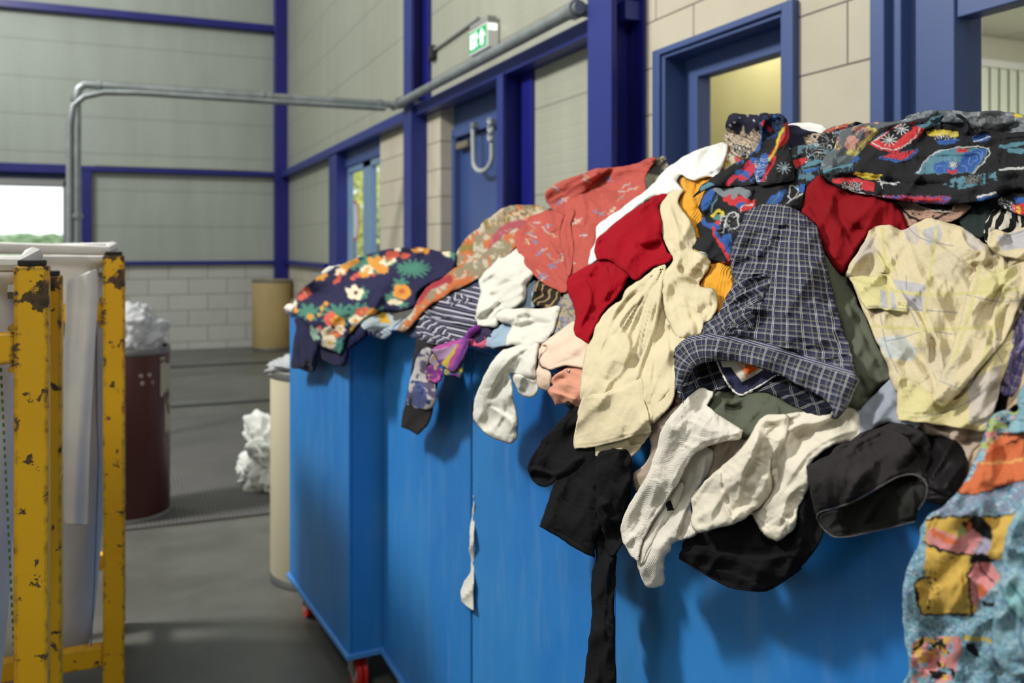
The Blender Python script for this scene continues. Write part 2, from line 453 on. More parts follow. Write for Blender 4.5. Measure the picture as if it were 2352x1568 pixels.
# ================================================================ PIPES, SIGN, HOSE
def pol(pts): return [Vector(p) for p in pts]
YP, XP, ZP = Yat(915, XW-.19)+.02, XW-.20, 2.69
px0 = atY(176, 200, YP).x
gp = tag(empty('galvanised_pipe', (px0, YP, 0)), 'galvanised steel pipe rising from the floor, crossing to the wall and running along it', 'pipe')
O = Vector((px0, YP, 0))
def loc(p): return Vector(p)-O
bend = [(px0, YP, z) for z in (0, 1.2, 2.55)] + [(px0+.04*(1-math.cos(a)), YP, 2.60+.05*math.sin(a)) for a in (.4, .9, 1.3)]
pts = [loc((px0, YP, 0)), loc((px0, YP, 1.0)), loc((px0, YP, 2.60)), loc((px0+.012, YP, 2.655)), loc((px0+.05, YP, 2.69)), loc((px0+.12, YP, ZP)), loc((0.8, YP, ZP)), loc((XP-.05, YP, ZP))]
MB().tube(pts, .03, 14).build('upright_pipe', M['galv'], gp, smooth=True)
pts = [loc((px0-.045, YP-.02, 0)), loc((px0-.045, YP-.02, 2.4)), loc((px0-.02, YP-.02, 2.53)), loc((px0+.05, YP-.02, 2.60)), loc((px0+.18, YP-.02, 2.64)), loc((px0+.4, YP-.02, 2.652)), loc((XP-.1, YP-.02, 2.652))]
MB().tube(pts, .024, 12).build('second_pipe', M['galv'], gp, smooth=True)
MB().tube([loc((XP, YP+.1, ZP)), loc((XP, YP-2, ZP)), loc((XP, yC0+.12, ZP)), loc((XP, yC0+.03, ZP))], .034, 14).build('wall_pipe', M['galv'], gp, smooth=True)
for z in (.6, 1.52, 1.72, 2.57):
    MB().tube([loc((px0, YP, z)), loc((px0, YP, z+.03))], .042, 14).build('coupling', M['galv'], gp, smooth=True)
for x in (px0+.13, .95, 1.01, XP-.16):
    MB().tube([loc((x, YP, ZP)), loc((x+.03, YP, ZP))], .04, 14).build('coupling', M['galv'], gp, smooth=True)
for y in (YP-.12, yC0+.06):
    MB().tube([loc((XP, y, ZP)), loc((XP, y+.05, ZP))], .048, 14).build('clamp', M['galv'], gp, smooth=True)
    MB().box(loc((XP-.02, y, ZP-.03)), loc((XW-.0, y+.04, ZP+.03)), .004).build('bracket', M['galv'], gp)

# exit sign
ex0, ex1 = atX(1077, 80, XW-.09), atX(1119, 80, XW-.09)
zc = .05+1.5+(570-88)/2048*ex1.dot(Vector((FX, FY, 0)))
sg = tag(empty('exit_sign', (XW-.09, (ex0.y+ex1.y)/2, zc-.02)), 'lit green and white emergency exit sign on the beige wall panels', 'sign')
hw = (ex0.y-ex1.y)/2
MB().box((0, -hw, -.085), (.085, hw, .085), .008).build('housing', M['white_plastic'], sg)
MB().box((.0, -hw*1.0, .085), (.07, hw*.9, .125), .006).build('top_cover', M['grey_plastic'], sg)
t = NT('sign_green'); t.P(Base_Color=srgb(0, 150, 90), Roughness=.4); t.b.inputs['Emission Color'].default_value = srgb(0, 160, 95); t.b.inputs['Emission Strength'].default_value = .55
M['sgreen'] = t.m
t = NT('sign_white_lit'); t.P(Base_Color=(.9, 1, .92, 1)); t.b.inputs['Emission Color'].default_value = (.9, 1, .9, 1); t.b.inputs['Emission Strength'].default_value = .7
M['swhite'] = t.m
MB().box((-.003, -hw*.93, -.07), (.001, hw*.93, .07), .002).build('face', M['sgreen'], sg)
def signpoly(name, pts):
    MB().prism([(-.004, -x*hw, z*.07) for x, z in pts], (-.002, 0, 0)).build(name, M['swhite'], sg)
# up arrow with head on the right part, running figure and door on the left
signpoly('arrow', [(.5, .8), (.85, .0), (.65, .0), (.65, -.75), (.35, -.75), (.35, .0), (.12, .0)])
signpoly('door_symbol', [(-.75, .7), (-.3, .7), (-.3, .35), (-.55, .35), (-.55, -.2), (-.3, -.25), (-.3, -.7), (-.75, -.7)])
signpoly('running_figure', [(-.2, .75), (-.05, .75), (-.05, .55), (.0, .3), (-.1, -.1), (.02, -.6), (-.08, -.75), (-.2, -.2), (-.35, -.7), (-.45, -.6), (-.3, -.05), (-.32, .3), (-.2, .5)])
t = NT('sign_lamp'); t.b.inputs['Emission Color'].default_value = (1, 1, 1, 1); t.b.inputs['Emission Strength'].default_value = 1.2
MB().box((.01, -hw-.004, .03), (.07, -hw+.002, .07), .003).build('lamp_window', t.m, sg)
# conduit and junction box beside the sign
jb = atX(1000, 122, XW)
cb = tag(empty('junction_box', (XW-.05, jb.y, jb.z)), 'small black junction box with conduits on the wall left of the exit sign', 'junction box')
MB().box((0, -.05, -.055), (.05, .05, .055), .012).build('box', M['dark'], cb)
cz = .02
MB().tube([(.03, -.05, cz), (.03, sg.location.y+hw-jb.y, cz+.02)], .012, 8).build('conduit', M['grey_plastic'], cb, smooth=True)
MB().tube([(.03, .0, -.03), (.03, .20, -.04), (.03, .24, .0), (.03, .245, .6), (.03, .245, 3)], .010, 8).build('conduit', M['grey_plastic'], cb, smooth=True)

# hose loop hanging on the blue door
ha, hb, hc_ = atX(1088, 292, XR-.05), atX(1130, 285, XR-.05), atX(1113, 392, XR-.05)
hs = tag(empty('hose_loop', ha), 'pale grey hose hanging in a loop on the blue steel door', 'hose')
pts = []
yc = (ha.y+hb.y)/2; ry = (ha.y-hb.y)/2
for k in range(15):
    a = PI*k/14
    pts.append(Vector((0, yc+ry*math.cos(a)-ha.y, (hc_.z+.09-ha.z)-.09*math.sin(a)*1.0)))
pts = [Vector((0, .015, 0))]+pts+[Vector((0, hb.y-ha.y, hb.z-ha.z)), ]
MB().tube(pts, .017, 12).build('hose', plain('pale_hose', srgb(175, 180, 180), .6, var=.05), hs, smooth=True)
rp = [Vector((-.02, hb.y-ha.y+.02*math.sin(k*2.2), hb.z-ha.z-.02*k+.04)) for k in range(9)]
MB().tube(rp, .012, 8).build('cord', plain('grey_cord', srgb(200, 205, 205), .7), hs, smooth=True)
for q in (Vector((0, 0, 0)), Vector((0, hb.y-ha.y, hb.z-ha.z))):
    MB().box(q+Vector((-.02, -.03, -.01)), q+Vector((.06, .03, .035)), .006).build('hook', M['galv'], hs)

# ================================================================ DRUMS
def drum(name, label, x, y, r, h, mat, ringmat, lid=None, n_ribs=0):
    o = tag(empty(name, (x, y, 0)), label, 'drum')
    prof = [(r*.97, .0), (r, .012), (r, h-.01), (r*.985, h), (r*.95, h), (r*.95, h-.03)]
    MB().lathe(prof, n=56).build('shell', mat, o, smooth=True)
    for z in (.0, h-.035):
        MB().lathe([(r, z), (r*1.018, z+.004), (r*1.018, z+.03), (r, z+.036)], n=56, cap=False).build('metal_band', ringmat, o, smooth=True)
    return o
def worn(name, base, chip, amt=.62, scale=9, rough=.6, streak=(1, 1, .4)):
    t = NT(name); t.P(Roughness=rough); v = t.coord(scale=streak)
    n = t.noise(v, scale, 8, .65); n2 = t.noise(v, 2, 4)
    c = t.ramp(n2, [(.3, tuple(x*.78 for x in base[:3])+(1,)), (.7, base)])
    c = t.mix(t.ramp(n, [(amt, (0, 0, 0, 1)), (amt+.03, (1, 1, 1, 1))]), c, chip)
    t.color(c); t.bump(n, .15, .003); return t.m
M['drum_red'] = worn('oxblood_fibre', srgb(74, 30, 28), srgb(150, 105, 80), .68, 7, .42)
M['drum_white'] = worn('cream_fibre', srgb(208, 200, 172), srgb(150, 118, 70), .70, 5, .55)
M['drum_tan'] = worn('tan_fibreboard', srgb(190, 165, 112), srgb(165, 140, 92), .6, 3, .7)
M['ring'] = plain('dull_zinc', srgb(120, 122, 120), .45, .6)
pr = atd(292, 570, 5.0); drum('fibre_drum', 'dark oxblood red fibre drum with scuffed shell behind the yellow frame', pr.x, pr.y, .225, .95, M['drum_red'], M['ring'])
pw = atd(738, 570, 4.12); dwh = drum('fibre_drum', 'tall cream white drum half hidden behind the farthest blue bin', pw.x, pw.y, .228, .95, M['drum_white'], M['ring'])
pt_ = atd(625, 570, 13.3); drum('fibre_drum', 'tan cardboard drum standing in the far corner', pt_.x, pt_.y, .285, 1.03, M['drum_tan'], M['ring'])
# torn pale sticker on the red drum
rd = next(o for o in bpy.data.objects if o.name == 'fibre_drum')
def sticker(parent, r, a0, a1, z0, z1, mat, name='sticker', jag=.006):
    random.seed(int(z0*100)); bm = bmesh.new(); n = 10
    top = []; bot = []
    for i in range(n+1):
        a = math.radians(a0+(a1-a0)*i/n)
        top.append(bm.verts.new(((r+.002)*math.cos(a), (r+.002)*math.sin(a), z1+random.uniform(-jag, jag))))
        bot.append(bm.verts.new(((r+.002)*math.cos(a), (r+.002)*math.sin(a), z0+random.uniform(-jag, jag)*2)))
    for i in range(n): bm.faces.new((bot[i], bot[i+1], top[i+1], top[i]))
    me = bpy.data.meshes.new(name); bm.to_mesh(me); bm.free(); return link(name, me, mat, parent)
M['sticker'] = worn('torn_paper', srgb(175, 168, 150), srgb(95, 60, 50), .55, 14)
ang = math.degrees(math.atan2(-pr.y, -pr.x))
sticker(rd, .225, ang+48, ang+80, .70, .86, M['sticker'], jag=.015)
sticker(rd, .225, ang+58, ang+80, .46, .66, M['sticker'], jag=.02)
# two faint lines of stencilled marks on the drum
for k, (a, z) in enumerate(((15, .80), (17, .76), (27, .80), (33, .76), (48, .88), (54, .88))):
    sticker(rd, .225, ang+a, ang+a+5, z, z+.018, M['sticker'], 'stencil_mark', .003)

def rumple(name, label, cat, cx, cy, cz, rx, ry, rz, mat, seed, amp=.35, sub=5, freq=2.2):
    from mathutils import noise as N
    bm = bmesh.new(); bmesh.ops.create_icosphere(bm, subdivisions=sub, radius=1)
    for v in bm.verts:
        p = v.co.copy(); q = p*freq+Vector((seed*7.1, seed*3.3, seed*1.7))
        n = N.noise(q)+.5*abs(N.noise(q*2.3))*2-.4+.3*N.noise(q*5.1)
        s = 1+amp*n
        z = p.z*s
        v.co = Vector((p.x*s*rx, p.y*s*ry, max(z, -.55)*rz))
    zm = min(v.co.z for v in bm.verts)
    for v in bm.verts: v.co.z -= zm
    for f in bm.faces: f.smooth = True
    me = bpy.data.meshes.new(name); bm.to_mesh(me); bm.free()
    o = link(name, me, mat); o.location = (cx, cy, cz)
    return tag(o, label, cat)
t = NT('crinkled_film'); t.P(Roughness=.18, Base_Color=srgb(215, 218, 222)); t.b.inputs['Transmission Weight'].default_value = .35; t.b.inputs['IOR'].default_value = 1.3
t.bump(t.noise(t.coord(), 26, 5, .6), .9, .02); M['film'] = t.m
rumple('plastic_bag', 'crumpled clear plastic bag on top of the oxblood drum', 'plastic bag', pr.x+.02, pr.y, .93, .185, .19, .17, M['film'], 3, .22, 5, 1.8)
rumple('plastic_bag', 'crumpled white plastic bag on top of the cream drum', 'plastic bag', pw.x-.03, pw.y, .93, .20, .20, .06, M['film'], 5, .22, 5, 1.8)
rg = atZ(600, 1130, 0)
rag_m = plain('white_rag_cotton', srgb(225, 228, 222), .9, var=.05, bump=.4, bscale=40)
rumple('rag_heap', 'loose heap of white rags on the floor mat beside the cream drum', 'rags', rg.x+.14, rg.y+.1, 0, .24, .24, .30, rag_m, 9, .42, 6, 1.9)
rumple('rag', 'single white rag lying left of the rag heap', 'rag', rg.x-.02, rg.y+.22, .02, .09, .12, .14, rag_m, 12, .4, 5, 1.8)
# small litter by corner
# dark ribbed floor mat and floor channels
t = NT('ribbed_rubber_mat'); t.P(Roughness=.75); v = t.coord()
wv = t.new('ShaderNodeTexWave', bands_direction='X'); wv.inputs['Scale'].default_value = 14; t.l(v, wv.inputs['Vector'])
n = t.noise(v, 1.2, 5); t.color(t.mix(.4, t.ramp(n, [(.3, srgb(70, 70, 70)), (.7, srgb(98, 96, 92))]), t.ramp(wv.outputs['Fac'], [(0, srgb(50, 50, 50)), (1, srgb(110, 108, 104))])))
t.bump(wv.outputs['Fac'], .3, .004)
ma = atZ(300, 1218, 0); mb_ = atZ(620, 1182, 0); mc = atZ(545, 950, 0); md = atZ(300, 962, 0)
yn0 = (ma.y+mb_.y)/2
m_ = MB(); m_.box((-1.4, yn0, 0), (mc.x+.55, mc.y, .012), .004)
tag(m_.build('floor_mat', t.m), 'dark grey ribbed rubber mat on the concrete between drums and wall', 'mat')
for i, (px, py, wd) in enumerate(((500, 930, .10), (500, 840, .13))):
    q = atZ(px, py, 0)
    struct('trim_floor_channel_'+str(i+1), MB().box((-6, q.y, -.002), (XW-.02, q.y+wd*1.3, .004)), plain('black_channel', srgb(36, 40, 40), .6))

# ================================================================ YELLOW BAG FRAMES
t = NT('chipped_yellow_paint'); v = t.coord()
ge = t.new('ShaderNodeNewGeometry')
n = t.noise(v, 26, 8, .62, .3); n2 = t.noise(v, 2.2, 3)
be = t.new('ShaderNodeBevel', samples=4); be.inputs['Radius'].default_value = .016
dt = t.new('ShaderNodeVectorMath', operation='DOT_PRODUCT'); t.l(be.outputs[0], dt.inputs[0]); t.l(ge.outputs['Normal'], dt.inputs[1])
edge = t.math('MULTIPLY', t.math('SUBTRACT', 1.0, dt.outputs['Value']), 1.0)
sp = t.new('ShaderNodeSeparateXYZ'); t.l(v, sp.inputs[0])
top = t.math('MULTIPLY', t.math('MAXIMUM', t.math('SUBTRACT', sp.outputs['Z'], 1.30), 0.0), .8)
chipv = t.math('ADD', t.math('ADD', n, edge), top)
chip = t.ramp(chipv, [(.612, (0, 0, 0, 1)), (.626, (1, 1, 1, 1))])
yc_ = t.ramp(n2, [(.3, srgb(224, 168, 8)), (.7, srgb(240, 188, 16))])
c = t.mix(chip, yc_, t.ramp(t.noise(v, 60, 4), [(.4, srgb(58, 48, 34)), (.6, srgb(92, 72, 50))]))
t.color(c); t.l(t.ramp(chip, [(0, (.42,)*3+(1,)), (1, (.8,)*3+(1,))]), t.b.inputs['Roughness']); t.bump(chip, -.5, .002)
M['yellow'] = t.m
def bag_frame(name, label, x1, y0, dep, wid, zt=1.465):
    """x1: right face; y0: front face; posts 6 cm square tube"""
    o = tag(empty(name, (x1, y0, 0)), label, 'frame')
    T = .06
    for (px, py) in ((-T, 0), (-T, dep-T), (-wid, 0), (-wid, dep-T)):
        mb = MB(); mb.box((px, py, 0.03 if py else .0), (px+T, py+T, zt-(0 if py == 0 else .03)), .004)
        mb.build('post', M['yellow'], o)
        MB().box((px+.006, py+.006, zt-(.0 if py == 0 else .03)), (px+T-.006, py+T-.006, zt+.012-(.0 if py == 0 else .03)), .003).build('post_cap', M['dark'], o)
    for z, h in ((1.275, .06), (.24, .06)):
        for py in (0.006, dep-T+.006):
            MB().box((-wid+T, py, z), (-T, py+.048, z+h), .004).build('cross_rail', M['yellow'], o)
    for px in (-T, -wid):
        MB().box((px+.004, T, zt-.075), (px+T-.03, dep-T, zt-.015), .003).build('side_arm', M['yellow'], o)
        MB().box((px+.008, T, .24), (px+T-.008, dep-T, .30), .003).build('side_rail', M['yellow'], o)
    # weld gussets and bolt
    for z in (1.265, 1.345):
        MB().tube([(-T-.004, .004, z), (-T-.004, .05, z)], .007, 8).build('weld', M['yellow'], o, smooth=True)
    MB().tube([(-T, .03, zt-.05), (-T-.012, .03, zt-.05)], .016, 6).build('bolt', M['ring'], o)
    return o
pa = atd(38, 570, 1.74); pb = atd(110, 570, 1.74)
bag_frame('bag_frame', 'nearest yellow steel bag frame with chipped paint and a white bag inside', pb.x, 1.965, .44, 1.0)
pc = atd(286, 570, 2.70)
bag_frame('bag_frame', 'second yellow steel bag frame, behind the nearest one and beside the oxblood drum', pc.x+.0, pc.y, .95, 1.0, 1.478)
# white woven bulk bags hanging in the frames
t = NT('woven_polypropylene'); t.P(Roughness=.55); v = t.coord()
n = t.noise(v, 3, 4); 
t.color(t.ramp(n, [(.3, srgb(196, 198, 200)), (.7, srgb(222, 222, 220))]))
wv = t.new('ShaderNodeTexWave', bands_direction='Z'); wv.inputs['Scale'].default_value = 120; t.l(v, wv.inputs['Vector'])
t.bump(t.math('ADD', t.noise(v, 5, 4, .6), t.math('MULTIPLY', wv.outputs['Fac'], .02)), .5, .03)
t.b.inputs['Transmission Weight'].default_value = .0
M['bag'] = t.m
M['greenthread'] = plain('green_thread', srgb(70, 120, 60), .8); M['bluethread'] = plain('blue_thread', srgb(80, 100, 170), .8)
def bag(name, label, x0, x1, y0, y1, zt, zb, seed):
    from mathutils import noise as N
    o = tag(empty(name, ((x0+x1)/2, (y0+y1)/2, zb)), label, 'bag')
    cx, cy = (x0+x1)/2, (y0+y1)/2
    nx, nz = 96, 60
    bm = bmesh.new(); rows = []
    for j in range(nz+1):
        f = j/nz; z = f*(zt-zb)
        row = []
        k = 1-.10*(1-f)**2.0*1.6
        for i in range(nx):
            a = 2*PI*i/nx
            ca, sa = math.cos(a), math.sin(a)
            e = .32
            ux = math.copysign(abs(ca)**e, ca); uy = math.copysign(abs(sa)**e, sa)
            p = Vector((ux*(x1-x0)/2*k, uy*(y1-y0)/2*k, z))
            nn = N.noise(Vector((p.x*5+seed, p.y*5, z*1.6)))*.028+N.noise(Vector((p.x*11, p.y*11+seed, z*3)))*.012
            nrm = Vector((ca, sa, 0))
            row.append(bm.verts.new(p+nrm*nn*(1-.3*f)))
        rows.append(row)
    for j in range(nz):
        for i in range(nx): bm.faces.new((rows[j][i], rows[j][(i+1) % nx], rows[j+1][(i+1) % nx], rows[j+1][i]))
    bm.faces.new(list(reversed(rows[0])))
    for f_ in bm.faces: f_.smooth = True
    me = bpy.data.meshes.new('bag_body'); bm.to_mesh(me); bm.free(); b_ = link('bag_body', me, M['bag'], o)
    so = b_.modifiers.new('s', 'SOLIDIFY'); so.thickness = .003
    return o
bgA = bag('bulk_bag', 'white woven bulk bag hanging in the nearest yellow frame', pa.x-.93, pa.x-.012, 2.05, 2.33, 1.46, .33, 1.2)
bgB = bag('bulk_bag', 'white woven bulk bag in the second yellow frame, blue line down its side', pc.x-.93, pc.x-.035, pc.y+.055, pc.y+.90, 1.475, .22, 4.4)
def strip(name, pts, w, th, mat, parent, seg=None, face=(0, -1, 0)):
    """flat ribbon through pts (local), width along X-ish"""
    mb = MB()
    fz = Vector(face)
    for i in range(len(pts)-1):
        p, q = Vector(pts[i]), Vector(pts[i+1])
        if seg == 'dash' and i % 2: continue
        mb.bar(p, q, w, th, up=fz)
    return mb.build(name, mat, parent)
# collar rims turned over the frames
for bgx, x0, x1, yf, yb, zt in ((bgA, pa.x-.95, pa.x+.0, 2.03, 2.36, 1.475), (bgB, pc.x-.95, pc.x-.05, pc.y+.03, pc.y+.93, 1.50)):
    L_ = bgx.location
    ring = [Vector((x, y, zt+.008*math.sin(x*23+y*17)))-L_ for x, y in ((x0, yf), ((x0+x1)/2, yf-.01), (x1, yf), (x1+.01, (yf+yb)/2), (x1, yb), ((x0+x1)/2, yb+.01), (x0, yb), (x0, yf))]
    MB().tube(ring, [.014, .018, .015, .02, .015, .018, .014, .014], 8).build('rolled_rim', M['bag'], bgx, smooth=True)
# overhanging flap on the far bag (photo: x 150-225, down to y 1210)
LB = bgB.location
yq = pc.y-.02
f0 = atY(152, 640, yq); f1 = atY(228, 620, yq); f2 = atY(214, 820, yq); f3 = atY(200, 1212, yq); f4 = atY(150, 1206, yq); f5 = atY(146, 900, yq)
bm = bmesh.new(); from mathutils import noise as NZ
rows = []
lft = [(152, 640), (152, 700), (150, 800), (148, 900), (148, 1000), (146, 1100), (146, 1208)]
rgt = [(226, 612), (226, 700), (219, 800), (213, 900), (208, 1000), (204, 1100), (202, 1212)]
for (a, b) in zip(lft, rgt):
    for s_ in range(1):
        row = []
        for i in range(13):
            f = i/12; p = atY(a[0]+(b[0]-a[0])*f, a[1]+(b[1]-a[1])*f, yq-.012*math.sin(f*7+a[1]*.004)-.008)
            row.append(bm.verts.new(p-LB))
        rows.append(row)
for j in range(len(rows)-1):
    for i in range(12): bm.faces.new((rows[j][i], rows[j+1][i], rows[j+1][i+1], rows[j][i+1]))
for f_ in bm.faces: f_.smooth = True
me = bpy.data.meshes.new('flap'); bm.to_mesh(me); bm.free(); fo = link('flap', me, M['bag'], bgB)
s_ = fo.modifiers.new('s', 'SOLIDIFY'); s_.thickness = .003
s2 = fo.modifiers.new('b', 'SUBSURF'); s2.levels = 2; s2.render_levels = 2
bl = [atY(x, y, pc.y+.03)-LB for x, y in ((222, 640), (221, 800), (222, 950), (226, 1050), (222, 1180), (216, 1350), (208, 1500))]
MB().tube(bl, .0022, 6).build('blue_line', M['bluethread'], bgB)
gl = [atY(x, y, 2.035)-bgA.location for x, y in [(2+i*.42, 845+i*9) for i in range(82)]]
strip('green_stitching', gl, .004, .002, M['greenthread'], bgA, 'dash')

# ================================================================ OUTDOORS
t = NT('hedge_leaf'); v = t.coord(); n = t.noise(v, 6, 6, .7)
t.color(t.ramp(n, [(.3, srgb(90, 130, 84)), (.5, srgb(150, 182, 136)), (.7, srgb(210, 222, 190))])); t.P(Roughness=.8)
t.bump(n, 1, .1); M['leaf'] = t.m
def hedge(name, label, cat, a, b, mat, seed, amp=.18, sub=60):
    from mathutils import noise as N
    bm = bmesh.new(); a = Vector(a); b = Vector(b)
    nx = sub*2; nz = 20; rows = []
    for j in range(nz+1):
        row = []
        for i in range(nx+1):
            f = i/nx; g = j/nz
            # profile: up front, across top
            if g < .7: y, z = a.y, a.z+(b.z-a.z)*g/.7
            else: y, z = a.y+(b.y-a.y)*(g-.7)/.3, b.z
            p = Vector((a.x+(b.x-a.x)*f, y, z))
            n = N.noise(p*2.1+Vector((seed, 0, 0)))+.6*N.noise(p*5.3)+.4*N.noise(p*11)
            row.append(bm.verts.new(p+Vector((.3*n, -amp*n, amp*n*.8))))
        rows.append(row)
    for j in range(nz):
        for i in range(nx): bm.faces.new((rows[j][i], rows[j][i+1], rows[j+1][i+1], rows[j+1][i]))
    me = bpy.data.meshes.new(name); bm.to_mesh(me); bm.free(); return tag(link(name, me, mat), label, cat)
hedge('hedge', 'long clipped green hedge seen through the far window', 'hedge', (-16, 27, -.05), (8, 29, 1.85), M['leaf'], 2)
M['leaf2'] = plain('yellow_green_leaf', srgb(205, 205, 110), .8, var=.3, scale=8)
hb_ = atY(105, 590, 22)
rumple('bush', 'yellow green bush in front of the hedge outside the far window', 'bush', hb_.x, 22, -.05, 1.0, .5, .95, M['leaf2'], 4, .5)
# trees behind the glazed side door
def leaf_tree(x, y, z, r, seed, label, mat, n=2600):
    o = tag(empty('tree', (x, y, 0)), label, 'tree')
    MB().tube([(0, 0, -.05), (.05, 0, z*.5), (0, .1, z)], [.16, .12, .06], 10).build('trunk', plain('bark', srgb(90, 78, 62), .9), o, smooth=True)
    rnd = random.Random(seed); bm = bmesh.new()
    for k in range(n):
        while True:
            p = Vector((rnd.uniform(-1, 1), rnd.uniform(-1, 1), rnd.uniform(-1, 1)))
            if p.length < 1: break
        p = Vector((p.x*r, p.y*r, z+p.z*r*1.1)); s_ = rnd.uniform(.07, .16)
        d1 = Vector((rnd.gauss(0, 1), rnd.gauss(0, 1), rnd.gauss(0, 1))).normalized()*s_
        d2 = d1.orthogonal().normalized()*s_*.6
        bm.faces.new([bm.verts.new(q) for q in (p-d1, p+d2, p+d1, p-d2)])
    me = bpy.data.meshes.new('foliage'); bm.to_mesh(me); bm.free(); link('foliage', me, mat, o); return o
M['leaf3'] = plain('sunlit_leaf', srgb(236, 240, 120), .7, var=.2, scale=3)
M['leaf4'] = plain('green_leaf', srgb(190, 210, 140), .7, var=.25, scale=3)
for (px, d, z, r, s_, mt, lb) in ((860, 21, 3.0, 2.0, 1, 'leaf3', 'bright yellow green tree right of the mullion of the glazed side door'), (834, 27, 2.6, 2.4, 3, 'leaf4', 'green tree left of the mullion of the glazed side door')):
    q = atd(px, 500, d); leaf_tree(q.x, q.y, z, r, s_, lb, M[mt])
# white van side-on and a red/white marker board outside the side door
def car(name, label, x, y, rz, mat, L=4.3, W=1.75, H=1.42):
    o = tag(empty(name, (x, y, -.05), rz), label, 'car')
    prof = [(-L/2, .35), (-L/2, .75), (-L*.36, .88), (-L*.2, H*.98), (L*.02, H), (L*.2, H*.97), (L*.38, .95), (L/2, .85), (L/2, .35)]
    bm = bmesh.new(); rows = []
    for s_, k in ((-1, .86), (-.96, 1), (.96, 1), (1, .86)):
        rows.append([bm.verts.new((px*(.985 if abs(s_) == 1 else 1), s_*W/2*(1-.13*max(0, (pz-.85)/(H-.85))), pz if abs(s_) < 1 else pz*.985)) for px, pz in prof])
    for j in range(3):
        for i in range(len(prof)): bm.faces.new((rows[j][i], rows[j][(i+1) % len(prof)], rows[j+1][(i+1) % len(prof)], rows[j+1][i]))
    bm.faces.new(list(reversed(rows[0]))); bm.faces.new(rows[-1])
    bmesh.ops.recalc_face_normals(bm, faces=bm.faces[:])
    me = bpy.data.meshes.new('body'); bm.to_mesh(me); bm.free(); b_ = link('body', me, mat, o)
    bv = b_.modifiers.new('b', 'BEVEL'); bv.width = .05; bv.segments = 3
    for sy in (-1, 1):
        MB().prism([(-L*.31, sy*W*.475, .90), (-L*.19, sy*W*.45, H*.92), (L*.17, sy*W*.45, H*.92), (L*.3, sy*W*.475, .93)], (0, sy*.02, 0)).build('side_window', M['dark'], o)
        for sx in (-1, 1):
            MB().tube([(sx*L*.31, sy*(W/2-.2), .32), (sx*L*.31, sy*W/2, .32)], .32, 24).build('wheel', M['dark'], o, smooth=True)
    return o
wp = plain('white_car_paint', srgb(245, 248, 250), .25, var=.01)
q = atd(-20, 590, 17.5); car('car', 'white car parked outside the far window, only its roof showing', q.x-.2, q.y, math.radians(4), wp)
q = atd(850, 600, 15); car('car', 'white car parked outside the glazed side door', q.x+.3, q.y, math.radians(10), wp)
q = atd(817, 500, 13.0)
sp_ = tag(empty('road_sign', (q.x, q.y, -.05)), 'white oval road sign with a red rim on a post outside the glazed side door', 'sign')
MB().tube([(0, 0, 0), (0, 0, 2.2)], .03, 10).build('post', M['galv'], sp_, smooth=True)
bm = bmesh.new()
d_ = MB(); d_.tube([(0, .0, 1.85), (-.02*FX, -.02*FY, 1.85)], .01, 8)
def disc(name, r, rz, off, mat):
    bm = bmesh.new(); f = []; n = 32
    ux = Vector((FY, -FX, 0)); b0 = Vector((-FX, -FY, 0))*off
    a = [bm.verts.new(b0+ux*(r*math.cos(2*PI*k/n))+Vector((0, 0, 1.95+rz*math.sin(2*PI*k/n)))) for k in range(n)]
    b = [bm.verts.new(v.co+Vector((FX, FY, 0))*.012) for v in a]
    bm.faces.new(a); bm.faces.new(list(reversed(b)))
    for k in range(n): bm.faces.new((a[k], b[k], b[(k+1) % n], a[(k+1) % n]))
    bmesh.ops.recalc_face_normals(bm, faces=bm.faces[:])
    me = bpy.data.meshes.new(name); bm.to_mesh(me); bm.free(); link(name, me, mat, sp_)
disc('red_rim', .055, .30, .03, plain('sign_red', srgb(220, 40, 50), .4)); disc('white_face', .042, .26, .034, wp)
d_.bm.free()
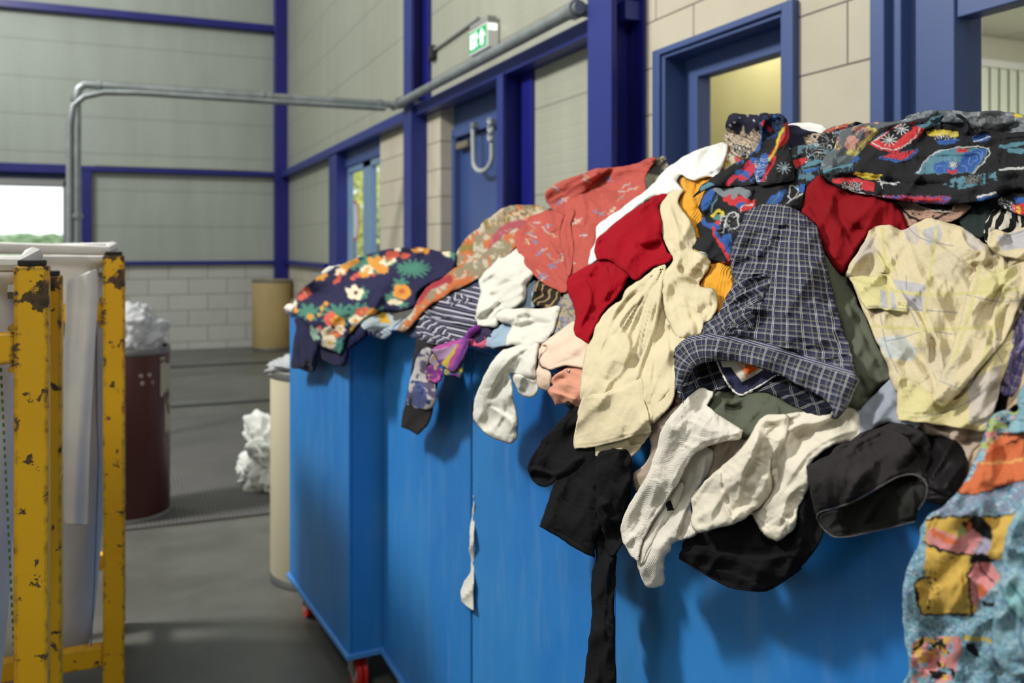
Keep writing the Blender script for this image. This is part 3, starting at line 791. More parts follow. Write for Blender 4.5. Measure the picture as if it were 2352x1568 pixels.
# ================================================================ BLUE BINS
t = NT('blue_polyethylene'); v = t.coord()
n = t.noise(t.coord(scale=(1, 1, .6)), 2.0, 5, .6, .5); n2 = t.noise(t.coord(scale=(1, 2, .5), rot=(.5, 0, 0)), 9, 6, .65)
c = t.ramp(n, [(.3, srgb(24, 108, 190)), (.65, srgb(52, 132, 202))])
c = t.mix(t.ramp(n2, [(.52, (0, 0, 0, 1)), (.72, (.5, .5, .5, 1))]), c, srgb(92, 140, 196))
t.color(c); t.P(Roughness=.42); t.b.inputs['Specular IOR Level'].default_value = .35
t.bump(t.noise(v, 40, 3), .05, .003); M['bin'] = t.m
M['binlip'] = plain('pale_blue_edge', srgb(70, 140, 214), .4, var=.05)
M['red'] = plain('red_polyurethane', srgb(200, 36, 30), .35, var=.05)
ZBOT, ZRIM = .13, 1.245
def bin_(label, p_far, p_near, depth=.92):
    """front face runs from p_far to p_near (world XY)"""
    a = Vector((p_far[0], p_far[1], 0)); b = Vector((p_near[0], p_near[1], 0))
    L = (b-a).length; rz = math.atan2(a.y-b.y, a.x-b.x)-PI/2
    o = tag(empty('laundry_bin', b, rz), label, 'bin', 'blue bins in a row along the wall')
    th = .012
    mb = MB()
    mb.box((0, 0, ZBOT+.02), (th, L, ZRIM), .004); mb.box((depth-th, 0, ZBOT+.02), (depth, L, ZRIM), .004)
    mb.box((th, 0, ZBOT+.02), (depth-th, th, ZRIM)); mb.box((th, L-th, ZBOT+.02), (depth-th, L, ZRIM))
    mb.box((th, th, ZBOT+.02), (depth-th, L-th, ZBOT+.04))
    for v in mb.bm.verts: pass
    ob = mb.build('body', M['bin'], o)
    MB().box((-.010, -.010, ZBOT), (depth+.01, L+.01, ZBOT+.02), .004).build('base_flange', M['binlip'], o)
    for cx in (.055, depth-.09):
        for cy in (.075, L-.09):
            c = empty('caster', (cx, cy, 0)); c.parent = o
            MB().box((-.04, -.035, ZBOT-.012), (.04, .035, ZBOT), .002).box((-.028, -.028, .05), (-.022, .028, ZBOT-.01)).box((.022, -.028, .05), (.028, .028, ZBOT-.01)).build('fork', M['galv'], c)
            for sx in (-.010, .010):
                MB().tube([(sx-.007, -.01, .052), (sx+.007, -.01, .052)], .052, 28).build('wheel', M['red'], c, smooth=True)
            MB().tube([(-.019, -.01, .052), (.019, -.01, .052)], .030, 20).build('hub', M['grey_plastic'], c, smooth=True)
    return o
def onfloor(px, X): r = ray(px, 500); return r*(X/r.x)
q1, q2 = (.617, 3.773), (.675, 2.94)
bin_('farthest blue bin, end of the row, turned slightly, navy floral shirt draped over it', q1, q2, .84)
bin_('second blue bin from the far end, striped top and purple scarf hanging over it', (.792, 2.93), (.797, 2.118))
bin_('third blue bin from the far end, black and cream shirts hanging over its rim', (.797, 2.105), (.787, 1.37))
bin_('nearest blue bin, under the checked shirt and the black cuffs', (.78, 1.358), (.76, .47))
# ================================================================ CLOTH ENGINE
# the heap: a real surface in the room; garments are laid on it
YT = np.array([.2, .93, 1.13, 1.68, 1.98, 2.3, 2.636, 2.89, 3.1, 3.5, 3.8])
ZC = np.array([1.64, 1.655, 1.69, 1.74, 1.69, 1.64, 1.60, 1.53, 1.47, 1.42, 1.28])
XFy = np.array([0, 1.35, 1.42, 2.1, 2.2, 2.8, 2.97, 3.8]); XFv = np.array([.715, .72, .735, .74, .74, .74, .635, .58])
XCy = np.array([0, 2.6, 3.0, 3.8]); XCv = np.array([1.27, 1.25, 1.0, .95])
def heapH(X, Y):
    x0 = np.interp(Y, XFy, XFv); xc = np.interp(Y, XCy, XCv); zc = np.interp(Y, YT, ZC)
    zr = ZRIM+.01
    u = np.clip((X-x0)/(xc-x0), 0, 1); z = zr+(zc-zr)*(1-(1-u)**1.5)
    back = np.clip((X-xc)/.45, 0, 1)
    z = z-(zc-zr+.02)*back**2
    return np.where(X < x0, -5.0, z)
GS = 8
GX = np.arange(560, 2600, GS); GY = np.arange(180, 1760, GS)
PXg, PYg = np.meshgrid(GX, GY)
tt = (PXg-1176)/FPX
rx = FX+FY*tt; ry = FY-FX*tt; rz = -(PYg-HZ)/FPX
D = np.zeros(PXg.shape); done = np.zeros(PXg.shape, bool); best = np.full(PXg.shape, 9.0); bestd = np.zeros(PXg.shape)
for d in np.arange(.5, 4.6, .004):
    X = rx*d; Y = ry*d; Z = CAMZ+rz*d
    g = Z-heapH(X, Y)
    hit = (g < 0) & ~done
    D[hit] = d; done |= hit
    x0 = np.interp(Y, XFy, XFv)
    ok = (~done) & (X > x0-.01) & (X < 1.7) & (Y < 3.9)
    b = ok & (g < best); best[b] = g[b]; bestd[b] = d
D = np.where(done, D, bestd)
D[D == 0] = 2.0
def blur(a, n):
    for _ in range(n):
        p = np.pad(a, 1, mode='edge')
        a = (p[:-2, 1:-1]+p[2:, 1:-1]+p[1:-1, :-2]+p[1:-1, 2:]+4*p[1:-1, 1:-1])/8
    return a
D = blur(D, 18)
# ---- numpy noise
def _h(ix, iy, s):
    n = (ix*374761393+iy*668265263+s*1442695041) & 0xffffffff
    n = ((n ^ (n >> 13))*1274126177) & 0xffffffff
    return ((n ^ (n >> 16)) & 0xffff)/65535.0
def vnoise(x, y, s=0):
    ix = np.floor(x).astype(np.int64); iy = np.floor(y).astype(np.int64); fx = x-ix; fy = y-iy
    fx = fx*fx*fx*(fx*(fx*6-15)+10); fy = fy*fy*fy*(fy*(fy*6-15)+10)
    a = _h(ix, iy, s); b = _h(ix+1, iy, s); c = _h(ix, iy+1, s); d = _h(ix+1, iy+1, s)
    return (a*(1-fx)+b*fx)*(1-fy)+(c*(1-fx)+d*fx)*fy
def fbm(x, y, s=0, o=3):
    r = 0; a = .5
    for k in range(o): r = r+a*vnoise(x, y, s+k*17); x = x*2.03+5.1; y = y*2.03+1.7; a *= .5
    return r/(1-.5**o)
# broad hollows and humps of the heap, shared by every layer lying on it
_u = PXg*.82+PYg*.57; _v = -PXg*.57+PYg*.82
relief = 40*(fbm(_u/110, _v/170, 301, 2)-.5)*2+26*(1-np.abs(2*fbm(_u/60, _v/120, 307, 2)-1)*2)
D = D-relief*D/FPX
def based(px, py):
    fx = np.clip((px-GX[0])/GS, 0, len(GX)-1.001); fy = np.clip((py-GY[0])/GS, 0, len(GY)-1.001)
    ix = fx.astype(int); iy = fy.astype(int); a = fx-ix; b = fy-iy
    return (D[iy, ix]*(1-a)*(1-b)+D[iy, ix+1]*a*(1-b)+D[iy+1, ix]*(1-a)*b+D[iy+1, ix+1]*a*b)
def to_world(px, py, d):
    t = (px-1176)/FPX
    return np.stack([(FX+FY*t)*d, (FY-FX*t)*d, CAMZ-(py-HZ)/FPX*d], -1)

def seg_dist(px, py, a, b):
    ax, ay = a; bx, by = b; dx, dy = bx-ax, by-ay; L = dx*dx+dy*dy+1e-9
    t = np.clip(((px-ax)*dx+(py-ay)*dy)/L, 0, 1)
    return np.hypot(px-ax-t*dx, py-ay-t*dy), t
def poly_line(px, py, pts):
    """distance, arc parameter 0..1, signed side"""
    pts = [np.array(p, float) for p in pts]; Ls = [np.hypot(*(pts[i+1]-pts[i])) for i in range(len(pts)-1)]; T = sum(Ls)
    bd = np.full(px.shape, 1e9); bt = np.zeros(px.shape); acc = 0; sg = np.zeros(px.shape)
    for i in range(len(pts)-1):
        d, t = seg_dist(px, py, pts[i], pts[i+1]); m = d < bd
        bd = np.where(m, d, bd); bt = np.where(m, (acc+t*Ls[i])/T, bt)
        e = pts[i+1]-pts[i]; cr = e[0]*(py-pts[i][1])-e[1]*(px-pts[i][0]); sg = np.where(m, np.sign(cr), sg)
        acc += Ls[i]
    return bd, bt, sg
def smooth_poly(pts, closed=True, n=6, hard=()):
    P = [np.array(p[:2], float) for p in pts]; N = len(P); out = []
    hs = [len(p) > 2 for p in pts]
    rng = range(N) if closed else range(N-1)
    for i in rng:
        p0, p1, p2, p3 = P[(i-1) % N] if closed or i > 0 else P[i], P[i], P[(i+1) % N], P[(i+2) % N] if closed or i+2 < N else P[(i+1) % N]
        if hs[i]: p0 = p1
        if hs[(i+1) % N]: p3 = p2
        for k in range(n):
            t = k/n
            out.append(.5*((2*p1)+(-p0+p2)*t+(2*p0-5*p1+4*p2-p3)*t*t+(-p0+3*p1-3*p2+p3)*t**3))
    if not closed: out.append(P[-1])
    return np.array(out)
def inside(px, py, poly):
    r = np.zeros(px.shape, bool); n = len(poly)
    x0, y0 = poly[-1]
    for x1, y1 in poly:
        c = (y1 > py) != (y0 > py)
        with np.errstate(divide='ignore', invalid='ignore'):
            xi = (x0-x1)*(py-y1)/(y0-y1)+x1
        r ^= c & (px < xi); x0, y0 = x1, y1
    return r
def edge_near(px, py, poly):
    bd = np.full(px.shape, 1e9); qx = np.zeros(px.shape); qy = np.zeros(px.shape)
    n = len(poly)
    for i in range(n):
        a = poly[i]; b = poly[(i+1) % n]; dx, dy = b-a; L = dx*dx+dy*dy+1e-9
        t = np.clip(((px-a[0])*dx+(py-a[1])*dy)/L, 0, 1); cx = a[0]+t*dx; cy = a[1]+t*dy
        d = np.hypot(px-cx, py-cy); m = d < bd
        bd = np.where(m, d, bd); qx = np.where(m, cx, qx); qy = np.where(m, cy, qy)
    return bd, qx, qy

def Z_(ox, oy, s, pts):
    """zoomed-crop coordinates back to the photo frame"""
    return [((p[0]/s+ox, p[1]/s+oy)+tuple(p[2:])) for p in pts]

FOLD_FNS = {}
def fold_height(px, py, folds, flow, seed, crumple):
    FK, FL, CK = 3.9, 3.5, 2.3
    h = np.zeros(px.shape)
    for f in flow or ():
        # ('dir', angle_deg, wavelength, amp [,stretch, sharp]) or ('rad', cx, cy, wl_at_100px, amp [,sharp])
        if f[0] == 'dir':
            a = math.radians(f[1]); wl = f[2]; st = f[4] if len(f) > 4 else 5.0; sh = f[5] if len(f) > 5 else 1.3
            u = px*math.cos(a)+py*math.sin(a); v = -px*math.sin(a)+py*math.cos(a)
            v = v+wl*1.3*(fbm(u/(wl*4), v/(wl*4), seed+3, 2)-.5)*2
            n = fbm(u/(wl*st), v/wl, seed, 2)
        else:
            dx = px-f[1]; dy = py-f[2]; r = np.hypot(dx, dy)+8; th = np.arctan2(dy, dx)
            wl = f[3]; st = 3.0; sh = f[5] if len(f) > 5 else 1.3
            th = th+.25*(fbm(px/140, py/140, seed+5, 2)-.5)
            n = fbm(np.log(r)*1.2+7, th*100/wl+40, seed, 2)
        amp = f[3] if f[0] == 'dir' else f[4]
        def rg(m): return (np.clip(1-np.abs(2*m-1)*1.5, 0, 1)**1.25)*1.7-.7
        h = h+FL*amp*rg(n)
        if f[0] == 'dir':
            for kk, (da, sc, am) in enumerate(((14, .48, .42), (-17, .26, .2))):
                a2 = a+math.radians(da); u2 = px*math.cos(a2)+py*math.sin(a2); v2 = -px*math.sin(a2)+py*math.cos(a2); w2_ = wl*sc
                v2 = v2+w2_*1.5*(fbm(u2/(w2_*4), v2/(w2_*4), seed+13+kk, 2)-.5)*2
                gate = np.clip(fbm(px/(wl*1.5), py/(wl*1.5), seed+21+kk, 2)*2.4-.8, 0, 1)
                h = h+FL*amp*am*gate*rg(fbm(u2/(w2_*st), v2/w2_, seed+61+kk, 2))
    for f in folds or ():
        pts, wd, ht = f[0], f[1], f[2]; mode = f[3] if len(f) > 3 else 'r'
        ht = ht*(FK if mode != 'seam' else 1.2)
        sp = smooth_poly(pts, False, 5) if len(pts) > 2 else pts
        d, t, sg = poly_line(px, py, sp)
        if mode == 'r':      # tapered ridge / valley
            tp = np.clip(np.minimum(t, 1-t)*5, 0, 1); tp = np.sqrt(tp)*.9+.1
            ww = wd*(.45+.55*tp)
            h = h+ht*tp*np.exp(-np.abs(d/(ww*(.8+.5*vnoise(px/37, py/37, seed+2))))**1.2)
        elif mode == 's':    # step: one side high, falling away (sharp crease on one side)
            tp = np.sqrt(np.clip(np.minimum(t, 1-t)*6, 0, 1))
            side = sg > 0
            h = h+ht*tp*np.where(side, np.exp(-(d/wd)**1.2), np.exp(-(d/(wd*.16+2))**1.5)*1.0)
        elif mode == 'seam':
            pk = 1+.35*np.sin(t*len(sp)*9+3*vnoise(px/9, py/9, 5))
            h = h-ht*pk*np.exp(-(d/wd)**2)+ht*.8*np.exp(-((d-wd*2.0)/wd)**2)
    if crumple:
        wl, amp = crumple; amp *= CK
        x = px+wl*.8*(fbm(px/wl/1.7, py/wl/1.7, seed+31, 2)-.5)*2; y = py+wl*.8*(fbm(px/wl/1.7+9, py/wl/1.7, seed+37, 2)-.5)*2
        n = fbm(x/wl, y/wl, seed+41, 3)
        h = h+amp*(1-np.abs(2*n-1)*2)
        n = fbm(x/wl*2.3+3, y/wl*2.3, seed+47, 2)
        h = h+amp*.35*(1-np.abs(2*n-1)*2)
    return h

def paint(px, py, base, ops, seed, wob=4):
    """colours of the printed motifs of the cloth"""
    qx = px+wob*(fbm(px/11, py/11, seed+71, 3)-.5)*2; qy = py+wob*(fbm(px/11+7, py/11+3, seed+77, 3)-.5)*2
    col = np.zeros(px.shape+(3,)); col[:] = base[:3]
    fleck = vnoise(px/2.3, py/2.3, seed+5)
    col *= (.97+.06*fleck)[:, None]; qn = fbm(px/5, py/5, seed+9, 2)
    for op in ops:
        k = op[0]
        if k == 'poly': m = inside(qx, qy, smooth_poly(op[1], True, 3)); c = op[2]
        elif k == 'hpoly': m = inside(qx, qy, np.array(op[1], float)); c = op[2]
        elif k == 'ell':
            _, cx, cy, a, b, rot, c = op; r = math.radians(rot); dx = qx-cx; dy = qy-cy
            m = ((dx*math.cos(r)+dy*math.sin(r))/a)**2+((-dx*math.sin(r)+dy*math.cos(r))/b)**2 < 1
        elif k == 'flower':   # cx,cy,r,squash,rot,col,centre
            _, cx, cy, R, sq, rot, c, c2 = op; r = math.radians(rot); dx = qx-cx; dy = qy-cy
            u = dx*math.cos(r)+dy*math.sin(r); v_ = (-dx*math.sin(r)+dy*math.cos(r))/sq
            rr = np.hypot(u, v_); th = np.arctan2(v_, u)
            m = rr < R*(.78+.22*np.abs(np.cos(th*2.5+cx)))
            col[m] = np.array(c[:3])*(.8+.3*np.clip(rr[m]/R, 0, 1))[:, None]
            m2 = rr < R*.28; col[m2] = c2[:3]; continue
        elif k == 'fern':     # cx,cy,rx,ry,n,col
            _, cx, cy, a, b, n_, c = op; dx = (qx-cx)/a; dy = (qy-cy)/b; rr = np.hypot(dx, dy); th = np.arctan2(dy, dx)
            m = rr < .45+.55*np.abs(np.cos(th*n_/2+cx))**1.5
        elif k == 'line':
            sp = smooth_poly(op[1], False, 4) if len(op[1]) > 2 else op[1]
            d, _, _ = poly_line(qx if len(op) < 5 else px, qy if len(op) < 5 else py, sp); m = d < op[2]; c = op[3]
        elif k == 'star':
            _, cx, cy, R, c = op; m = np.zeros(px.shape, bool)
            for j in range(5):
                a = j*PI/5+cx; e = (math.cos(a)*R, math.sin(a)*R*.8)
                d, _ = seg_dist(px, py, (cx-e[0], cy-e[1]), (cx+e[0], cy+e[1])); m |= d < 1.1
        elif k == 'loops':    # region poly, colour, wavelength : thin scribbled contour lines
            _, reg, c, wl, wd = op
            n = fbm(px/wl, py/wl, seed+int(reg[0][0]) % 97, 2); g = np.abs(np.mod(n*5, 1)-.5)
            m = inside(qx, qy, np.array([q[:2] for q in reg], float)) & (g < wd)
        elif k == 'blobs':    # region, colour, wl, threshold, seed
            _, reg, c, wl, th_, s_ = op
            n = fbm(px/wl, py/wl, seed+s_, 3); m = (n > th_)
            if reg is not None: m &= inside(qx, qy, np.array([q[:2] for q in reg], float))
        col[m] = np.array(c[:3])
    g_ = col.mean(1, keepdims=True)
    return (col*.9+g_*.1)*.84*(.93+.14*qn)[:, None]

def sheet(name, mat, outline, lift, step=4, roll=(14, 8), folds=(), flow=(), crumple=None, seed=1, bulge=0, parent=None, uv=(0, 1.0), paintops=None, base=None, thick=2.5, dz=None, smoothn=5, uvwarp=.8, wob=4, bias=None, uvfn=None):
    """one piece of cloth: outline in photo coordinates, laid `lift` (photo px at its distance) proud of the heap.
       roll=(width, drop): the rim curls down; bulge: pillowing over the whole width"""
    poly = smooth_poly(outline, True, smoothn)
    roll = (max(3, roll[0]*.62), roll[1]*.55)
    if smoothn > 2:   # cloth edges are never perfectly smooth
        nx_ = fbm(poly[:, 0]/16, poly[:, 1]/16, seed+201, 2)-.5; ny_ = fbm(poly[:, 0]/16+9, poly[:, 1]/16, seed+203, 2)-.5
        poly = poly+np.stack([nx_, ny_], -1)*5.0
    # densify evenly
    x0, y0 = poly.min(0)-step; x1, y1 = poly.max(0)+step
    xs = np.arange(x0, x1+step, step); ys = np.arange(y0, y1+step, step)
    gx, gy = np.meshgrid(xs, ys); H_, W_ = gx.shape
    cx = (gx[:-1, :-1]+step/2); cy = (gy[:-1, :-1]+step/2)
    cm = inside(cx.ravel(), cy.ravel(), poly).reshape(cx.shape)
    used = np.zeros((H_, W_), bool)
    used[:-1, :-1] |= cm; used[1:, :-1] |= cm; used[:-1, 1:] |= cm; used[1:, 1:] |= cm
    cnt = np.zeros((H_, W_), int)
    cnt[:-1, :-1] += cm; cnt[1:, :-1] += cm; cnt[:-1, 1:] += cm; cnt[1:, 1:] += cm
    idx = -np.ones((H_, W_), int); idx[used] = np.arange(used.sum())
    px = gx[used].copy(); py = gy[used].copy(); cn = cnt[used]
    ed, qx, qy = edge_near(px, py, poly)
    bnd = cn < 4
    px[bnd] = qx[bnd]; py[bnd] = qy[bnd]; ed[bnd] = 0
    # relax the row next to the rim a little
    s = np.clip(ed/roll[0], 0, 1)
    lift = lift*1.45
    off = lift-roll[1]*(1-np.sqrt(np.clip(1-(1-s)**2, 0, 1)))
    if bulge:
        R = ed.max()+1e-6; off = off+bulge*np.sqrt(np.clip(1-(1-np.clip(ed/R, 0, 1))**2, 0, 1))
    h = fold_height(px, py, folds, flow, seed, crumple)
    fade = .35+.65*np.clip(ed/10, 0, 1)
    ng = 19.0; h = np.where(h < 0, -ng*(1-np.exp(np.minimum(h, 0)/ng)), h); pg = 38.0; h = np.where(h > 0, pg*(1-np.exp(-np.maximum(h, 0)/pg)), h)
    off = off+h*fade
    if dz is not None: off = off+dz(px, py)
    if bias is not None:
        bx, by, k = bias; off = off+(px-px.mean())*bx+(py-py.mean())*by
    d = based(px, py)
    d = d-off*d/FPX
    co = to_world(px, py, d)
    j, i = np.nonzero(cm)
    faces = np.stack([idx[j, i], idx[j+1, i], idx[j+1, i+1], idx[j, i+1]], -1)
    me = bpy.data.meshes.new(name)
    nv = len(co); nf = len(faces)
    me.vertices.add(nv); me.vertices.foreach_set('co', co.ravel())
    me.loops.add(nf*4); me.loops.foreach_set('vertex_index', faces.ravel().astype(np.int32))
    me.polygons.add(nf); me.polygons.foreach_set('loop_start', np.arange(0, nf*4, 4, dtype=np.int32))
    me.polygons.foreach_set('use_smooth', np.ones(nf, bool))
    me.update(calc_edges=True)
    a = math.radians(uv[0]); k = uv[1]
    U = (px*math.cos(a)+py*math.sin(a)); V = (-px*math.sin(a)+py*math.cos(a))
    if uvfn: U, V = uvfn(px, py)
    lf = 60.0
    U = U+uvwarp*h*.7+6*uvwarp*(fbm(px/lf, py/lf, seed+91, 2)-.5); V = V+uvwarp*h*.7+6*uvwarp*(fbm(px/lf+4, py/lf, seed+93, 2)-.5)
    uvl = me.uv_layers.new(name='UVMap')
    uvd = np.stack([U, V], -1)*k/100.0
    uvl.data.foreach_set('uv', uvd[faces.ravel()].ravel())
    if paintops is not None:
        q = step/4; col = np.clip(sum(paint(px+a_, py+b_, base, paintops, seed, wob) for a_, b_ in ((-q, -q), (q, -q), (-q, q), (q, q)))/4, 0, 1)
        ca = me.color_attributes.new(name='Print', type='FLOAT_COLOR', domain='POINT')
        ca.data.foreach_set('color', np.concatenate([col, np.ones((nv, 1))], 1).ravel())
    me.validate()
    o = link(name, me, mat, parent)
    so = o.modifiers.new('thickness', 'SOLIDIFY'); so.thickness = thick*float(d.mean())/FPX; so.offset = -1
    # camera-facing side is outward: check the first face normal
    nrm = me.polygons[nf//2].normal; c = me.polygons[nf//2].center
    if nrm.dot(Vector((0, 0, CAMZ))-c) < 0: me.flip_normals()
    if parent is None: o['_off'] = 0.0; del o['_off']
    return o

# cord-like piece along a photo polyline (hems, cords, rolled edges)
def roll_tube(name, mat, pts, r, lift, parent=None, n=10, squash=1, jit=.0, seed=1):
    sp = smooth_poly(pts, False, 6); rs = r if isinstance(r, (list, tuple)) else [r, r]
    rr = np.interp(np.linspace(0, 1, len(sp)), np.linspace(0, 1, len(rs)), rs)
    d = based(sp[:, 0], sp[:, 1]); d = d-lift*1.45*d/FPX
    P = to_world(sp[:, 0], sp[:, 1], d)
    rnd = random.Random(seed)
    mb = MB(); mb.tube([Vector(p) for p in P], [float(rr[i]*d[i]/FPX*(1+rnd.uniform(-jit, jit))) for i in range(len(P))], n)
    return mb.build(name, mat, parent, smooth=True)

# ---- fabrics
def fabric(name, col, rough=.9, weave=55, wb=.25, var=.05, sheen=.0, fine=True):
    t = NT(name); t.P(Roughness=rough); t.b.inputs['Sheen Weight'].default_value = sheen; t.b.inputs['Specular IOR Level'].default_value = .1
    v = t.coord('UV')
    n = t.noise(v, 1.3, 5, .6)
    c = t.ramp(n, [(.3, tuple(x*(1-var*1.6) for x in col[:3])+(1,)), (.7, tuple(min(1, x*(1+var)) for x in col[:3])+(1,))])
    t.color(c)
    t.bump(t.math('ADD', t.noise(v, weave, 3, .6), t.math('MULTIPLY', t.noise(v, 9, 4, .6), 1.2)), wb, .0016)
    return t.m
def printed(name, rough=.88, wb=.25):
    t = NT(name); t.P(Roughness=rough); t.b.inputs['Specular IOR Level'].default_value = .1
    a = t.new('ShaderNodeAttribute', attribute_name='Print', attribute_type='GEOMETRY')
    v = t.coord('UV'); n = t.noise(v, 40, 3)
    t.color(t.mix(.25, a.outputs['Color'], t.ramp(n, [(.3, (.72, .72, .72, 1)), (.7, (1, 1, 1, 1))]), 'MULTIPLY'))
    t.bump(n, wb, .0015); return t.m
def lines(t, coord_out, period, width, offset=0.0):
    fr = t.math('FRACT', t.math('ADD', t.math('MULTIPLY', coord_out, 1/period), offset))
    return t.math('LESS_THAN', fr, width)
def plaid(name, base, specU, specV, rough=.88, weft=.0):
    """spec: list of (period, width, offset, colour, strength)"""
    t = NT(name); t.P(Roughness=rough); t.b.inputs['Specular IOR Level'].default_value = .1
    v = t.coord('UV'); sp = t.new('ShaderNodeSeparateXYZ'); t.l(v, sp.inputs[0])
    n = t.noise(v, 2, 4); c = t.ramp(n, [(.3, tuple(x*.85 for x in base[:3])+(1,)), (.7, base)])
    for ax, spec in ((0, specU), (1, specV)):
        for per, wd, of, col, st in spec:
            m = lines(t, sp.outputs[ax], per, wd, of)
            c = t.mix(t.math('MULTIPLY', m, st), c, col)
    t.color(c); t.bump(t.noise(v, 60, 3), .25, .0015); return t.m
def cord(name, col, period=.05, depth=.8, ax=0):
    t = NT(name); t.P(Roughness=.92); t.b.inputs['Sheen Weight'].default_value = .08
    v = t.coord('UV'); sp = t.new('ShaderNodeSeparateXYZ'); t.l(v, sp.inputs[0])
    wv = t.math('SINE', t.math('MULTIPLY', sp.outputs[ax], 2*PI/period))
    n = t.noise(v, 1.5, 4)
    c = t.ramp(n, [(.3, tuple(x*.9 for x in col[:3])+(1,)), (.7, col)])
    c = t.mix(t.math('MULTIPLY', t.math('LESS_THAN', wv, -.3), .07), c, tuple(x*.6 for x in col[:3])+(1,))
    t.color(c); t.bump(t.math('ADD', wv, t.noise(v, 20, 3)), depth, .0012); return t.m
F = {}
F['white'] = fabric('white_cotton', srgb(214, 212, 202)); F['cream'] = fabric('cream_cotton', srgb(216, 209, 192))
F['brightwhite'] = fabric('bright_white_cotton', srgb(224, 224, 220), var=.02)
F['beige'] = fabric('beige_twill', srgb(212, 199, 166), weave=70); F['red'] = fabric('red_linen', srgb(152, 6, 26), wb=.35, var=.07)
F['darkred'] = fabric('dark_red_linen', srgb(130, 14, 24), wb=.4, var=.07)
F['olive'] = fabric('olive_twill', srgb(88, 92, 78), weave=70); F['black'] = fabric('black_cotton', srgb(20, 20, 23), sheen=.0)
F['charcoal'] = fabric('washed_black_twill', srgb(46, 43, 44), sheen=.0, var=.12); F['satin'] = fabric('black_satin', srgb(22, 20, 22), .42, sheen=0)
F['navy'] = fabric('navy_pile', srgb(20, 22, 62), sheen=.05); F['denim'] = fabric('dark_denim', srgb(58, 66, 92)); F['paledenim'] = fabric('pale_blue_denim', srgb(150, 172, 190))
F['greyblue'] = fabric('grey_blue_cotton', srgb(146, 152, 164)); F['peach'] = fabric('pale_peach_cotton', srgb(226, 200, 178)); F['salmon'] = fabric('salmon_suede', srgb(208, 148, 124))
F['taupe'] = fabric('taupe_cotton', srgb(176, 158, 142)); F['pink'] = fabric('rose_cotton', srgb(196, 90, 120)); F['plum'] = fabric('dark_plum', srgb(52, 46, 74))
F['coral'] = fabric('coral_cotton', srgb(214, 98, 84), var=.06); F['mustard'] = cord('mustard_corduroy', srgb(228, 158, 20), .06, .5, 0)
F['offcord'] = cord('offwhite_corduroy', srgb(220, 214, 202), .032, .22, 1)
F['print'] = printed('printed_cotton'); F['thread'] = fabric('pale_thread', srgb(225, 222, 210))
F['tan'] = fabric('tan_cotton', srgb(190, 165, 135))
# ================================================================ GARMENTS
A5 = (640, 540, 2.6129); A6 = (1180, 330, 2.85); A7 = (1540, 230, 2.8966); A8 = (1500, 450, 2.6138)
ZB_ = (1180, 850, 2.1839); ZC_ = (1700, 850, 2.184); ZE = (880, 640, 3.919); ZD = (640, 0, 2.529); ZL = (1560, 780, 5.6)
PH = (0, 0, 1)
def zp(z, pts): return Z_(z[0], z[1], z[2], pts)
def zf(z, fs): return [(zp(z, f[0]),)+tuple(f[1:]) for f in fs]
GARMENTS = []
def garment(name, label, cat, group=None):
    o = tag(empty(name), label, cat, group); GARMENTS.append(o); return o
def single(o, label, cat, group=None): GARMENTS.append(tag(o, label, cat, group)); return o

# ---- the tangled mass under the visible garments
cxs = np.arange(640, 2420, 9); cys = np.arange(255, 1330, 9)
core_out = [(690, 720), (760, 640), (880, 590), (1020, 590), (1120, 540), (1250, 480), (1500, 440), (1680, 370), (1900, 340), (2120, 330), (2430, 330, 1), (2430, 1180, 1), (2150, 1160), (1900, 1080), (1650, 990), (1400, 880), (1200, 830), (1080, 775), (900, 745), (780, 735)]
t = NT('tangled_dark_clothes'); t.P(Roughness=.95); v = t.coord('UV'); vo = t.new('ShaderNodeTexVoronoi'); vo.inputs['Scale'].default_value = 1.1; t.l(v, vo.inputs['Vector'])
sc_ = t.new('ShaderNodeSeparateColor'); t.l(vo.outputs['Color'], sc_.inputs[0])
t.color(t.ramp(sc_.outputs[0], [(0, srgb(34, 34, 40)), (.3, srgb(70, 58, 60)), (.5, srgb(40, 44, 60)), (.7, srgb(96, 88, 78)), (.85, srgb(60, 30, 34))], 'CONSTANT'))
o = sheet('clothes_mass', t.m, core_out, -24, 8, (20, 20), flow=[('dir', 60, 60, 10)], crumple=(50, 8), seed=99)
tag(o, 'dark tangled clothes glimpsed in the gaps between the garments on top', 'clothes', kind='stuff')

